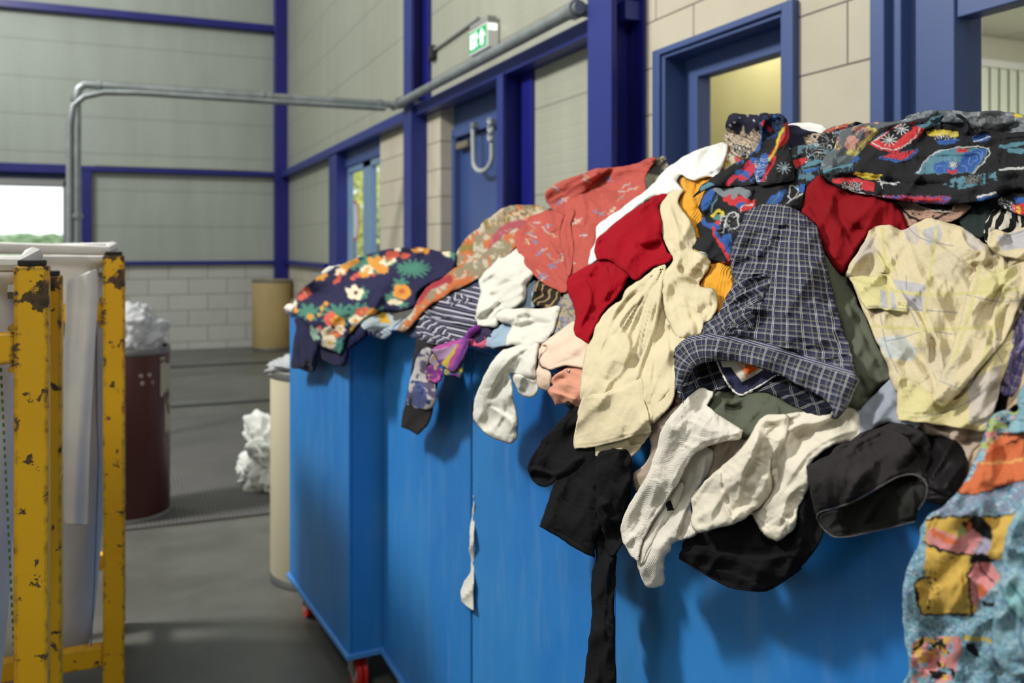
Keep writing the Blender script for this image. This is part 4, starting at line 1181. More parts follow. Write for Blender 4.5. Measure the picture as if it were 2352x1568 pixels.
# ================= FAR END: navy floral shirt
NB = srgb(40, 40, 76); CR = srgb(236, 222, 188); OR = srgb(226, 150, 44); RD = srgb(214, 92, 70); TG = srgb(70, 130, 112); PG = srgb(150, 180, 160); YO = srgb(214, 168, 40)
def Q(x, y): return (x/A5[2]+A5[0], y/A5[2]+A5[1])
def fl(x, y, r, c, c2=YO, sq=.85, rot=0): a = Q(x, y); return ('flower', a[0], a[1], r, sq, rot, c, c2)
def fe(x, y, a_, b_, n, c=TG): a = Q(x, y); return ('fern', a[0], a[1], a_, b_, n, c)
def el(x, y, a_, b_, rot, c): a = Q(x, y); return ('ell', a[0], a[1], a_, b_, rot, c)
ops = [fe(810, 200, 42, 24, 15), el(770, 200, 22, 9, 5, TG), fe(560, 170, 52, 24, 9), fe(735, 290, 22, 14, 6), fe(680, 370, 20, 12, 6), fe(745, 420, 16, 9, 5), el(695, 400, 18, 6, 5, CR),
  fl(740, 340, 23, OR, srgb(196, 90, 40), .8), fl(458, 345, 21, CR, srgb(90, 70, 60), .85, 20), fe(505, 350, 14, 16, 6), fl(458, 345, 20, CR, srgb(80, 60, 50), .85, 20),
  fl(585, 165, 20, OR, YO), fl(655, 150, 21, CR, srgb(120, 130, 70), .6, -15), fl(680, 118, 20, RD, RD, .5, -20), fl(530, 205, 16, CR, OR, .7), fl(620, 200, 16, OR, OR, .7), fl(510, 235, 14, OR, YO, .6), el(470, 240, 8, 5, 0, RD), el(445, 262, 6, 5, 0, RD), el(570, 235, 5, 4, 0, RD), el(760, 122, 12, 5, -15, RD),
  fl(850, 88, 24, OR, CR, .35), el(715, 85, 8, 4, 0, CR), el(1010, 105, 12, 8, 30, CR), fe(1045, 120, 12, 12, 5),
  fe(420, 180, 30, 14, 7), fl(400, 195, 15, OR, YO, .7, -30), fl(450, 165, 18, OR, YO, .4, -25), fl(370, 225, 13, CR, OR, .7), el(355, 262, 16, 6, -50, RD), fl(255, 252, 15, OR, YO, .5, -20),
  fl(160, 345, 13, RD, CR, .9, -50), fl(130, 375, 9, RD, RD, .8), fe(180, 460, 32, 22, 8), fl(190, 490, 9, OR, YO), el(262, 440, 7, 3, -60, YO), el(285, 410, 6, 6, 0, OR), el(245, 475, 7, 3, -60, YO),
  fe(350, 480, 40, 30, 11), fl(315, 505, 19, RD, OR, .9, 60), fl(360, 520, 16, OR, YO, .9), fl(300, 590, 19, CR, OR, .85), fl(370, 565, 14, CR, YO), fl(340, 600, 12, RD, OR), fl(305, 645, 19, CR, YO, .9), el(240, 565, 6, 6, 0, RD), fe(205, 600, 18, 22, 6, PG), fe(365, 660, 18, 22, 7, srgb(80, 150, 140)),
  fe(480, 450, 30, 20, 8), fl(500, 455, 17, RD, OR, .6, -20), fl(560, 460, 14, OR, YO, .6, -20), fl(465, 515, 18, CR, OR, .85), fl(520, 500, 14, CR, YO, .6, -30), el(440, 570, 6, 9, 20, YO), el(610, 440, 10, 3, -20, TG), el(95, 410, 6, 12, 0, CR), el(95, 445, 8, 6, 0, OR)]
out = zp(A5, [(78, 440), (95, 385), (160, 305), (260, 238), (400, 162), (550, 110), (700, 78), (850, 73), (985, 98), (1060, 102), (1062, 160), (1020, 240), (940, 275), (885, 300), (835, 350), (815, 430), (700, 457), (600, 466), (510, 510), (440, 582), (400, 640), (375, 722, 1), (335, 700), (255, 668), (205, 625), (170, 545), (125, 500)])
single(sheet('floral_shirt', F['print'], out, 34, 3, (16, 16), zf(A5, [([(110, 400), (240, 300), (400, 220), (560, 170)], 12, 5, 's'), ([(220, 480), (300, 380), (380, 300)], 10, 4), ([(330, 480), (420, 400), (520, 330), (700, 290)], 14, 4), ([(560, 460), (600, 400), (620, 350)], 8, 5), ([(900, 110), (980, 190), (1020, 230)], 9, 4), ([(780, 440), (860, 370), (900, 310)], 10, 4), ([(180, 560), (300, 500), (420, 470)], 8, 3)]),
       [('dir', -35, 34, 2.2)], (40, 1.6), 11, paintops=ops, base=NB), 'navy shirt printed with orange, red and cream flowers, draped over the farthest bin', 'shirt')
roll_tube('x', F['white'], zp(A5, [(45, 455), (70, 440), (95, 450)]), [9, 12, 7], 22).name = 'white_garment'
single(bpy.data.objects['white_garment'], 'white scrap of a garment poking out at the far corner of the floral shirt', 'clothes')
single(sheet('white_garment', F['white'], zp(A5, [(255, 225), (300, 190), (370, 180), (400, 200), (300, 240)]), 12, 3, (8, 8), seed=4), 'white cloth peeping out behind the top of the navy floral shirt', 'clothes')
single(sheet('velvet_garment', F['navy'], zp(A5, [(100, 500), (180, 520), (240, 620), (240, 700), (222, 800), (190, 822), (80, 792, 1), (74, 760), (88, 650), (100, 560)]), 22, 3, (10, 14), zf(A5, [([(110, 560), (105, 780)], 9, 6), ([(150, 560), (150, 800)], 8, 5), ([(190, 600), (195, 800)], 8, 5), ([(85, 745), (215, 775)], 3, 2, 'seam')]), [('dir', 88, 16, 2)], seed=8), 'dark navy ribbed garment hanging below the left end of the floral shirt', 'clothes')
single(sheet('velvet_garment', F['navy'], zp(A5, [(250, 660), (360, 640), (430, 560), (530, 540), (540, 600), (470, 650), (420, 700), (400, 782), (330, 780), (262, 752, 1)]), 18, 3, (10, 14), flow=[('dir', 60, 18, 3)], seed=9), 'blue violet garment tucked below the floral shirt near the bin corner', 'clothes')
ops = [('hpoly', zp(A5, [(600, 470), (640, 465), (680, 530), (600, 520)]), YO), ('loops', zp(A5, [(540, 570), (700, 560), (660, 640), (540, 620)]), srgb(50, 70, 130), 16, .16), ('hpoly', zp(A5, [(640, 440), (820, 430), (780, 480), (700, 520)]), srgb(90, 88, 84))]
single(sheet('print_shirt', F['print'], zp(A5, [(495, 530), (560, 470), (660, 440), (815, 430), (780, 480), (730, 520), (690, 560), (670, 600), (635, 626), (560, 605), (510, 575)]), 20, 2, (10, 12), flow=[('dir', -30, 22, 3)], seed=10, paintops=ops, base=srgb(168, 184, 192)), 'pale grey blue shirt with a yellow patch under the lower edge of the floral shirt', 'shirt')
single(sheet('denim_garment', F['denim'], zp(A5, [(690, 540), (760, 470), (860, 420), (1000, 300), (1080, 240), (1230, 190), (1240, 320), (1060, 360), (880, 460), (850, 610), (760, 600)]), 14, 4, (12, 10), flow=[('dir', -30, 26, 4)], seed=12), 'dark blue denim garment behind the striped top', 'clothes')
single(sheet('denim_garment', F['paledenim'], zp(A5, [(650, 560), (720, 520), (760, 490), (800, 520), (760, 560), (700, 570)]), 16, 4, (8, 8), flow=[('dir', -30, 26, 3)], seed=13), 'small pale blue denim fold beside the floral shirt hem', 'clothes')

# orange paisley shirt : yoke + long rolled hem
o = garment('paisley_shirt', 'orange, olive and pink paisley shirt with a long rolled front edge beside the floral shirt', 'shirt')
gy, ol, og, pk, lg = srgb(146, 134, 106), srgb(140, 120, 56), srgb(198, 104, 48), srgb(172, 78, 88), srgb(190, 182, 160)
out = [(1044, 598), (1053, 573), (1067, 550), (1082, 536), (1099, 524), (1110, 510), (1124, 500), (1154, 480), (1186, 470), (1233, 473), (1262, 484), (1240, 520), (1215, 545), (1160, 570), (1120, 640), (1082, 640), (1060, 625)]
ops = [('blobs', None, og, 22, .52, 2), ('blobs', None, ol, 30, .56, 9), ('blobs', None, lg, 14, .64, 4), ('loops', [(1100, 480), (1260, 470), (1250, 520), (1100, 520)], srgb(236, 200, 150), 18, .09),
       ('poly', [(1125, 560), (1150, 520), (1200, 505), (1235, 510), (1215, 535), (1160, 560), (1120, 600)], pk), ('loops', [(1120, 600), (1130, 540), (1240, 500), (1230, 545)], lg, 24, .06)]
sheet('yoke', F['print'], out, 20, 3, (12, 14), [([(1060, 600), (1095, 545), (1150, 505), (1230, 480)], 10, 6, 's'), ([(1110, 590), (1150, 545), (1220, 515)], 9, 5), ([(1140, 500), (1200, 490)], 7, -4)], [('dir', -35, 24, 2)], seed=14, parent=o, paintops=ops, base=gy)
out = [(1048, 612), (1085, 600), (1120, 575), (1150, 548), (1185, 525), (1200, 545), (1160, 590), (1118, 622), (1095, 640), (1040, 670), (990, 700), (955, 735), (930, 762), (914, 758), (920, 742), (945, 718), (965, 680), (985, 655), (1020, 635)]
ops = [('blobs', None, og, 16, .5, 3), ('blobs', None, lg, 12, .62, 6), ('line', [(960, 690), (985, 660), (1030, 640)], 9, srgb(170, 50, 60)), ('line', [(930, 748), (1000, 690), (1070, 640)], 6, og), ('blobs', [(910, 770), (960, 680), (960, 720)], lg, 10, .5, 6)]
sheet('rolled_hem', F['print'], out, 44, 3, (10, 12), [([(925, 752), (985, 695), (1060, 645), (1130, 600), (1180, 545)], 8, 7), ([(965, 695), (990, 660), (1040, 640)], 6, -4)], [('dir', -40, 16, 1.5)], seed=15, parent=o, paintops=ops, base=gy)

# striped top
st = plaid('black_lilac_stripes', srgb(38, 38, 46), [(.13, .30, 0, srgb(178, 176, 190), .9), (.13, .10, .45, srgb(120, 118, 150), .8)], [])
o = garment('striped_top', 'black and lilac striped top bundled on the rim of the second bin', 'shirt')
sheet('body', st, zp(A5, [(830, 600), (830, 520), (850, 470), (870, 440), (920, 400), (980, 360), (1060, 330), (1150, 312), (1215, 308), (1240, 370), (1210, 440), (1210, 560), (1120, 610), (1060, 650), (1000, 662), (930, 668), (870, 650), (845, 625)]), 24, 3, (14, 16),
      zf(A5, [([(880, 440), (950, 480), (1080, 500), (1190, 520)], 9, 8, 's'), ([(900, 400), (1000, 400), (1150, 430)], 9, 5), ([(960, 370), (1080, 350), (1200, 380)], 7, 5), ([(850, 540), (920, 620), (1060, 640)], 8, 6)]), seed=16, parent=o, uv=(102, 1.0), uvwarp=.35)
sheet('fold', st, zp(A5, [(870, 450), (950, 470), (1080, 480), (1180, 500), (1178, 545), (1090, 540), (980, 520), (900, 490)]), 34, 3, (9, 10), flow=[('dir', 10, 20, 2)], seed=17, parent=o, uv=(100, 1.0), uvwarp=.3)
sheet('sleeve', st, zp(A5, [(850, 480), (900, 500), (1000, 540), (1010, 580), (1050, 600), (1040, 650), (960, 660), (880, 640), (850, 600)]), 30, 3, (10, 12), flow=[('dir', 40, 18, 4)], seed=18, parent=o, uv=(60, 1.0), uvwarp=.5)
sheet('knotted_end', st, zp(A5, [(1000, 390), (1040, 360), (1100, 340), (1160, 370), (1150, 400), (1080, 420), (1030, 430)]), 32, 3, (10, 10), flow=[('dir', 0, 12, 4)], seed=19, parent=o, uv=(20, 1.1), uvwarp=.6)

# charcoal strap with printed strip
single(sheet('charcoal_band', F['charcoal'], zp(A5, [(835, 620), (905, 640), (960, 720), (955, 800), (945, 920), (925, 1040), (905, 1110), (870, 1160), (838, 1197, 1), (738, 1150, 1), (755, 1020), (790, 850), (815, 700)]), 18, 3, (6, 8), zf(A5, [([(850, 640), (800, 900), (780, 1140)], 12, 3)]), [('dir', 100, 26, 1.5)], seed=20), 'charcoal cloth band hanging down the front of the second bin', 'clothes')
ops = [('blobs', None, srgb(96, 88, 120), 22, .62, 1), ('poly', zp(A5, [(820, 880), (870, 900), (890, 1000), (850, 1044), (800, 1000)]), srgb(86, 96, 150)), ('blobs', None, srgb(50, 64, 120), 12, .66, 5), ('hpoly', zp(A5, [(850, 740), (885, 760), (870, 840), (845, 820)]), srgb(110, 98, 128))]
single(sheet('print_strip', F['print'], zp(A5, [(880, 670), (920, 690), (905, 740), (890, 830), (935, 890), (943, 980), (925, 1035), (880, 1046), (810, 1035), (768, 1008), (785, 900), (815, 780), (845, 710)]), 26, 2, (8, 8), zf(A5, [([(870, 700), (850, 850), (830, 1020)], 8, 3)]), seed=21, paintops=ops, base=srgb(196, 192, 192)), 'white and violet printed strip of cloth hanging over the charcoal band', 'clothes')

# purple and yellow scarf
o = garment('patterned_scarf', 'purple, pink and yellow patterned scarf knotted on the rim of the second bin', 'scarf')
pu, mg, ye, te, lp = srgb(122, 62, 150), srgb(196, 70, 160), srgb(206, 184, 40), srgb(36, 130, 140), srgb(190, 150, 196)
sheet('fan', F['print'], zp(A5, [(915, 680, 1), (980, 655), (1060, 630), (1130, 605), (1145, 640), (1120, 720), (1085, 780), (1048, 822), (1000, 800), (960, 760)]), 44, 2, (6, 6), zf(A5, [([(1130, 620), (1060, 700), (990, 790)], 8, 5), ([(1130, 625), (1090, 720), (1050, 810)], 7, 5), ([(1120, 615), (1020, 670), (930, 700)], 7, 3)]), seed=22, parent=o, base=pu,
      paintops=[('hpoly', zp(A5, [(915, 680), (1080, 640), (1040, 720), (965, 750)]), lp), ('hpoly', zp(A5, [(915, 675), (1100, 620), (1090, 645), (930, 690)]), mg), ('hpoly', zp(A5, [(1040, 690), (1085, 650), (1040, 770), (1010, 800), (975, 770)]), ye), ('hpoly', zp(A5, [(1080, 660), (1110, 650), (1040, 790), (1010, 790)]), mg), ('hpoly', zp(A5, [(1130, 620), (1150, 660), (1070, 810), (1040, 822)]), pu)], wob=3)
roll_tube('knot_end', F['print'], zp(A5, [(1120, 640), (1150, 590), (1190, 560), (1210, 550)]), [4, 9, 9, 3], 42, o)
b = bpy.data.objects[[c.name for c in o.children][-1]]
b.data.materials.clear(); b.data.materials.append(fabric('purple_silk', srgb(130, 60, 150)))
sheet('lower_end', F['print'], zp(A5, [(890, 800), (920, 780), (975, 800), (980, 850), (955, 885), (925, 884), (888, 860)]), 36, 2, (7, 8), seed=23, parent=o, base=srgb(122, 44, 132), paintops=[('blobs', None, ye, 8, .66, 3), ('blobs', None, mg, 12, .58, 8)], flow=[('dir', 80, 14, 3)])
sheet('tail', F['print'], zp(A5, [(1000, 800), (1060, 790), (1100, 760), (1098, 855), (1050, 845), (1000, 835)]), 30, 2, (6, 6), seed=24, parent=o, base=te, paintops=[('blobs', None, ye, 10, .52, 3), ('blobs', None, pu, 10, .62, 8)])
sheet('loop', F['print'], zp(A5, [(905, 740), (930, 715), (970, 740), (955, 795), (920, 780)]), 38, 2, (6, 6), seed=25, parent=o, base=srgb(176, 160, 180), paintops=[('blobs', None, ye, 10, .6, 3)])
single(sheet('plum_garment', F['plum'], zp(A5, [(1170, 590), (1200, 555), (1260, 560), (1290, 600), (1270, 640), (1190, 650)]), 26, 3, (8, 10), flow=[('dir', 0, 12, 3)], seed=26), 'small dark plum bundle right of the purple scarf knot', 'clothes')
single(sheet('pink_garment', F['pink'], zp(A5, [(1135, 640), (1180, 618), (1270, 612), (1265, 650), (1235, 674), (1140, 662)]), 22, 3, (8, 10), flow=[('dir', -5, 12, 4)], seed=27), 'rose pink folded edge on the bin rim between scarf and white trousers', 'clothes')
single(sheet('pale_denim', F['paledenim'], zp(A5, [(1245, 672), (1260, 600), (1330, 540), (1400, 520), (1420, 600), (1370, 660)]), 24, 3, (8, 10), flow=[('dir', -40, 18, 3)], seed=28), 'pale blue denim piece on the rim beside the pink fold', 'clothes')
single(sheet('pale_denim', F['paledenim'], zp(A5, [(1430, 440), (1480, 300), (1540, 270), (1570, 330), (1545, 430), (1480, 450)]), 18, 3, (8, 10), flow=[('dir', -60, 18, 3)], seed=29), 'pale blue denim patch under the coral shirt and above the white trousers', 'clothes')
bs = plaid('brown_sand_stripes', srgb(44, 36, 30), [(.16, .3, 0, srgb(150, 128, 88), .9)], [])
single(sheet('brown_striped_top', bs, zp(A5, [(1525, 400), (1530, 320), (1560, 270), (1640, 290), (1690, 330), (1690, 420), (1620, 436), (1560, 430)]), 28, 3, (12, 14), zf(A5, [([(1540, 330), (1600, 370), (1680, 380)], 8, -7), ([(1540, 400), (1620, 420)], 7, 5)]), [('dir', 20, 16, 3)], seed=30, uv=(30, 1), uvwarp=.7), 'dark brown and sand striped bundle tucked below the coral shirt', 'clothes')

# white garment (upper)
single(sheet('white_shirt', F['white'], zp(A5, [(1175, 520), (1185, 440), (1205, 380), (1212, 330), (1200, 280), (1215, 220), (1240, 150), (1275, 85), (1330, 45), (1400, 10), (1460, 60), (1500, 150), (1540, 220), (1520, 260), (1490, 300), (1480, 380), (1440, 430), (1380, 450), (1330, 470), (1310, 545), (1240, 548), (1200, 540)]), 34, 3, (16, 20),
      zf(A5, [([(1250, 190), (1330, 250), (1460, 270)], 12, 9), ([(1215, 340), (1300, 330), (1420, 290), (1490, 270)], 12, 12, 's'), ([(1190, 470), (1260, 420), (1380, 380), (1480, 330)], 12, 10), ([(1230, 520), (1290, 440), (1350, 400)], 9, -7), ([(1310, 90), (1330, 180), (1400, 240)], 10, 7), ([(1250, 340), (1320, 380), (1330, 440)], 9, -7), ([(1260, 120), (1260, 200), (1300, 280)], 9, -6)]),
      [('dir', -25, 30, 9)], (30, 3), 31), 'white cotton shirt crumpled upright left of the coral shirt', 'shirt')

# white trousers hanging over bins 2/3
o = garment('white_trousers', 'cream white trousers hanging over the rim, leg reaching down the third bin', 'trousers')
sheet('upper_folds', F['white'], zp(ZE, [(1010, 330), (1060, 280), (1160, 265), (1300, 265), (1450, 262), (1590, 250), (1570, 350), (1530, 480), (1480, 560), (1400, 600), (1330, 660), (1200, 600), (1100, 600), (1110, 520), (1160, 430), (1100, 400), (1030, 370)]), 42, 3, (12, 14),
      zf(ZE, [([(1030, 310), (1120, 330), (1200, 360), (1180, 420)], 9, 9, 's'), ([(1200, 400), (1350, 360), (1520, 330)], 12, 9), ([(1120, 560), (1280, 480), (1500, 420)], 12, 9, 's'), ([(1160, 480), (1250, 430), (1400, 400)], 9, -6), ([(1120, 590), (1330, 560), (1470, 500)], 9, 7)]), [('dir', -18, 26, 8)], (30, 3), 32, parent=o)
sheet('leg', F['white'], zp(ZE, [(1190, 600), (1300, 560), (1400, 570), (1390, 640), (1380, 760), (1370, 880), (1330, 900), (1250, 880), (1150, 850), (1160, 950), (1180, 1100), (1205, 1220), (1212, 1400), (1180, 1460), (1130, 1482), (1000, 1440), (920, 1400), (850, 1330), (810, 1260), (808, 1180), (830, 1060), (870, 960), (930, 830), (1000, 720), (1080, 640)]), 50, 3, (14, 20),
      zf(ZE, [([(1340, 600), (1230, 660), (1110, 760), (1020, 900), (960, 1040)], 10, 9, 's'), ([(1200, 640), (1060, 740), (960, 880), (890, 1040)], 14, 7), ([(960, 1130), (930, 1250), (920, 1370)], 10, -8), ([(960, 1150), (1060, 1210), (1130, 1260), (1200, 1360)], 8, 8, 's'), ([(1150, 850), (1160, 1000), (1190, 1150)], 9, 5), ([(1230, 720), (1180, 840), (1080, 980), (990, 1080)], 10, -8), ([(930, 1080), (915, 1250), (930, 1390)], 4, 2, 'seam')]), [('dir', -62, 30, 6)], (34, 2.6), 33, parent=o)
sheet('pocket', F['white'], zp(ZE, [(1330, 640), (1370, 700), (1380, 800), (1390, 880), (1400, 980), (1380, 1040), (1340, 1068), (1280, 1062), (1225, 1030), (1190, 960), (1160, 880), (1240, 760)]), 38, 3, (12, 16),
      zf(ZE, [([(1170, 885), (1260, 880), (1370, 930)], 8, 6, 's'), ([(1230, 1000), (1240, 920), (1260, 890)], 8, 5)]), [('dir', -62, 26, 3)], seed=34, parent=o)

ops = [('blobs', None, srgb(176, 160, 120), 12, .52, 2), ('blobs', None, srgb(120, 116, 130), 5, .56, 6), ('line', zp(A5, [(1690, 360), (1655, 470), (1645, 590)]), 5, srgb(112, 116, 136))]
single(sheet('print_shirt', F['print'], zp(A5, [(1640, 590), (1650, 480), (1680, 400), (1730, 340), (1775, 400), (1790, 520), (1700, 580)]), 34, 2, (8, 10), seed=35, flow=[('dir', 100, 24, 2)], paintops=ops, base=srgb(158, 152, 160)), 'lavender shirt with fine yellow print, left of the bright red garment', 'shirt')
o = garment('peach_shirt', 'pale peach shirt with a curling hem under the bright red garment', 'shirt')
sheet('body', F['peach'], zp(ZE, [(1380, 600), (1440, 575), (1530, 510), (1620, 450), (1720, 385), (1760, 480), (1860, 560), (1860, 700), (1840, 800), (1740, 796), (1650, 785), (1570, 800), (1500, 815), (1430, 790), (1405, 740), (1430, 690), (1470, 640), (1460, 600), (1410, 590)]), 46, 3, (8, 8),
      zf(ZE, [([(1480, 640), (1600, 560), (1740, 470)], 12, 6), ([(1430, 750), (1520, 720), (1680, 640), (1830, 590)], 14, 5), ([(1500, 800), (1640, 740), (1800, 700)], 10, -4)]), [('dir', -30, 40, 2)], (40, 1.5), 36, parent=o)
sheet('hem_fold', F['peach'], zp(ZE, [(1378, 610), (1400, 590), (1450, 580), (1485, 610), (1470, 660), (1415, 720), (1405, 760), (1430, 800), (1500, 825), (1510, 900), (1490, 980), (1470, 1006), (1400, 975), (1365, 890), (1380, 800), (1395, 720)]), 36, 3, (8, 10),
      zf(ZE, [([(1400, 610), (1410, 680), (1390, 780), (1385, 880)], 7, 5, 's'), ([(1440, 800), (1440, 900), (1460, 990)], 8, 4)]), seed=37, parent=o)
o = garment('salmon_garment', 'salmon pink frayed garment below the pale peach shirt', 'clothes')
sheet('body', F['salmon'], zp(ZE, [(1480, 1000), (1530, 960), (1500, 920), (1560, 860), (1640, 810), (1690, 785), (1820, 790), (1880, 900), (1830, 1060), (1750, 1165), (1700, 1130), (1670, 1110), (1550, 1145, 1), (1530, 1100)]), 34, 3, (6, 8),
      zf(ZE, [([(1520, 960), (1600, 900), (1660, 900)], 8, -8), ([(1490, 1010), (1600, 1040), (1740, 1090)], 8, 6, 's'), ([(1560, 940), (1680, 960), (1800, 1000)], 12, 5)]), [('dir', 20, 30, 2)], (30, 1.5), 38, parent=o)
e0 = atd(1668/ZE[2]+ZE[0], 825/ZE[2]+ZE[1], 1.0)
sheet('snap_button', M['galv'], [(1302, 847), (1306, 845), (1309, 848), (1307, 852), (1303, 852)], 44, 1, (2, 2), seed=1, parent=o)

# ================= coral shirt
cb1, cb2, cb3 = srgb(120, 130, 170), srgb(212, 180, 160), srgb(190, 140, 90)
ops = [('blobs', None, srgb(186, 78, 68), 30, .62, 2)]
rnd = random.Random(4)
for x, y in [(705, 310), (740, 270), (770, 295), (580, 460), (540, 440), (620, 225), (470, 205), (330, 370), (300, 380), (150, 520), (120, 540), (220, 540), (210, 570), (140, 640), (190, 700), (160, 720), (120, 600), (100, 580), (315, 720), (320, 750), (240, 740), (170, 850), (180, 870), (200, 880), (400, 520), (380, 770), (350, 740), (460, 600), (470, 230), (480, 245), (280, 300), (700, 350), (800, 290), (640, 440), (260, 600), (90, 640), (290, 770), (250, 800), (420, 500), (250, 280)]:
    a = (x/A6[2]+A6[0], y/A6[2]+A6[1]); r = rnd.uniform(-60, 60)
    ops.append(('ell', a[0], a[1], rnd.uniform(5, 8), 2.4, r+60, rnd.choice([cb1, cb1, cb2]))); q = rnd.uniform(-8, 8)
    ops.append(('line', [(a[0]-8, a[1]+q), (a[0]+2, a[1]-q*.4), (a[0]+9, a[1]-q)], 1.3, rnd.choice([cb2, cb3, cb1])))
o = garment('coral_shirt', 'coral shirt with small blue leaf print spread across the middle of the pile', 'shirt')
cbase = srgb(196, 84, 72)
sheet('back', F['print'], zp(A6, [(205, 370), (206, 320), (260, 270), (340, 235), (440, 200), (520, 170), (620, 153), (700, 148), (800, 130), (870, 100), (935, 88), (925, 130), (880, 190), (862, 240), (865, 300), (830, 340), (700, 440), (580, 550), (545, 620), (530, 700), (480, 820), (400, 870), (340, 850), (300, 600), (330, 480), (260, 440), (230, 400)]), 34, 2, (14, 18),
      zf(A6, [([(230, 380), (330, 330), (430, 260), (560, 200)], 12, 8, 's'), ([(240, 430), (330, 380), (440, 330), (560, 270), (650, 170)], 10, -7), ([(280, 400), (400, 340), (480, 300)], 10, 8), ([(450, 370), (500, 300), (620, 200)], 10, -5), ([(470, 480), (640, 400), (840, 300)], 14, 4), ([(450, 330), (470, 460), (430, 620), (400, 780)], 12, 9, 's'), ([(560, 450), (520, 560), (470, 700)], 12, 5), ([(600, 380), (620, 440), (600, 520)], 12, -3), ([(240, 290), (320, 290), (400, 260)], 9, 5)]),
      [('rad', 430, 480, 30, 0)][:0]+[('dir', -32, 40, 6)], (40, 3), 40, parent=o, base=cbase, paintops=ops)
sheet('front_panel', F['print'], zp(A6, [(2, 600), (40, 555), (90, 510), (100, 480), (160, 460), (235, 430), (300, 450), (330, 470), (310, 540), (305, 600), (330, 700), (350, 800), (360, 870), (345, 960), (310, 972), (270, 950), (180, 900), (90, 810), (30, 710)]), 46, 2, (8, 10),
      zf(A6, [([(120, 530), (200, 520), (300, 500)], 12, 6), ([(150, 590), (230, 600), (300, 560)], 12, -8, 's'), ([(60, 640), (160, 720), (280, 830)], 16, 4), ([(220, 560), (260, 700), (330, 860)], 14, 5), ([(100, 740), (190, 850), (320, 930)], 3.0, 1.6, 'seam'), ([(250, 560), (290, 640), (320, 760)], 10, -4)]), [('dir', 55, 34, 5)], (38, 3), 41, parent=o, base=cbase, paintops=ops)
sheet('lapel', F['print'], zp(A6, [(330, 480), (345, 440), (390, 430), (400, 445), (380, 500), (375, 560), (395, 640), (385, 740), (370, 850), (350, 860), (340, 780), (312, 690), (303, 600), (312, 540)]), 56, 2, (6, 6), zf(A6, [([(350, 460), (330, 560), (350, 680), (360, 800)], 7, 5, 's')]), [('dir', 85, 30, 2)], seed=42, parent=o, base=cbase, paintops=[])
ops = [('blobs', None, srgb(160, 152, 130), 10, .55, 2), ('blobs', None, srgb(36, 36, 34), 12, .58, 5)]
single(sheet('olive_print_shirt', F['print'], zp(A6, [(860, 180), (920, 100), (945, 95), (990, 85), (1010, 130), (1030, 160), (980, 210), (930, 260), (880, 320), (850, 320)]), 20, 2, (8, 10), seed=43, paintops=ops, base=srgb(92, 92, 74), flow=[('dir', -50, 26, 3)]), 'olive and black printed shirt between the coral shirt and the long white one', 'shirt')

# long white shirt
single(sheet('white_shirt', F['brightwhite'], zp(A6, [(488, 792), (500, 720), (530, 640), (535, 560), (560, 525), (640, 465), (720, 410), (800, 350), (870, 300), (920, 250), (990, 170), (1060, 120), (1150, 62), (1260, 25), (1375, -12), (1400, 30), (1380, 120), (1330, 212), (1250, 222), (1190, 240), (1130, 225), (1095, 205), (1070, 250), (1110, 300), (1040, 320), (980, 350), (900, 370), (800, 430), (700, 500), (600, 580), (560, 640), (545, 700), (548, 755)]), 52, 3, (10, 14),
      zf(A6, [([(930, 270), (1030, 200), (1120, 165), (1300, 160)], 14, 9, 's'), ([(560, 540), (700, 450), (860, 360), (1000, 270), (1060, 230)], 14, 5), ([(1040, 150), (1160, 100), (1340, 60)], 16, 4), ([(1100, 190), (1200, 200), (1310, 190)], 12, -5), ([(560, 540), (545, 620), (510, 740)], 7, 5, 's'), ([(500, 780), (530, 690), (550, 640)], 6, -3), ([(600, 540), (760, 450), (880, 380)], 12, -3)]),
      [('dir', -38, 44, 5)], (50, 2.5), 44), 'long bright white shirt running diagonally between the coral and the bright red garments', 'shirt')
# bright red garment
o = garment('red_shirt', 'bright red linen shirt twisted in the middle of the pile', 'shirt')
sheet('body', F['red'], zp(A6, [(545, 756), (530, 700), (540, 640), (570, 600), (640, 540), (720, 470), (800, 420), (870, 375), (920, 335), (1000, 328), (985, 370), (950, 410), (965, 500), (970, 620), (1000, 690), (1040, 735, 1), (1010, 775), (920, 800), (850, 850), (795, 892), (740, 850), (680, 800), (620, 765), (580, 760)]), 66, 3, (10, 12),
      zf(A6, [([(640, 740), (720, 720), (800, 660), (960, 620)], 16, 8), ([(800, 640), (830, 680), (900, 690), (990, 640)], 10, -14), ([(810, 690), (900, 720), (1000, 740)], 10, 9), ([(620, 580), (760, 520), (940, 500)], 16, 4), ([(880, 380), (940, 450), (960, 600)], 8, 5), ([(560, 640), (600, 690), (600, 740)], 10, -8), ([(640, 720), (720, 800), (800, 870)], 12, 7), ([(560, 700), (590, 720), (640, 730)], 6, -7), ([(700, 560), (720, 640), (660, 710)], 14, 4), ([(640, 545), (800, 430), (940, 360)], 10, 4)]),
      [('dir', -20, 46, 3.5)], (44, 2.2), 45, parent=o)
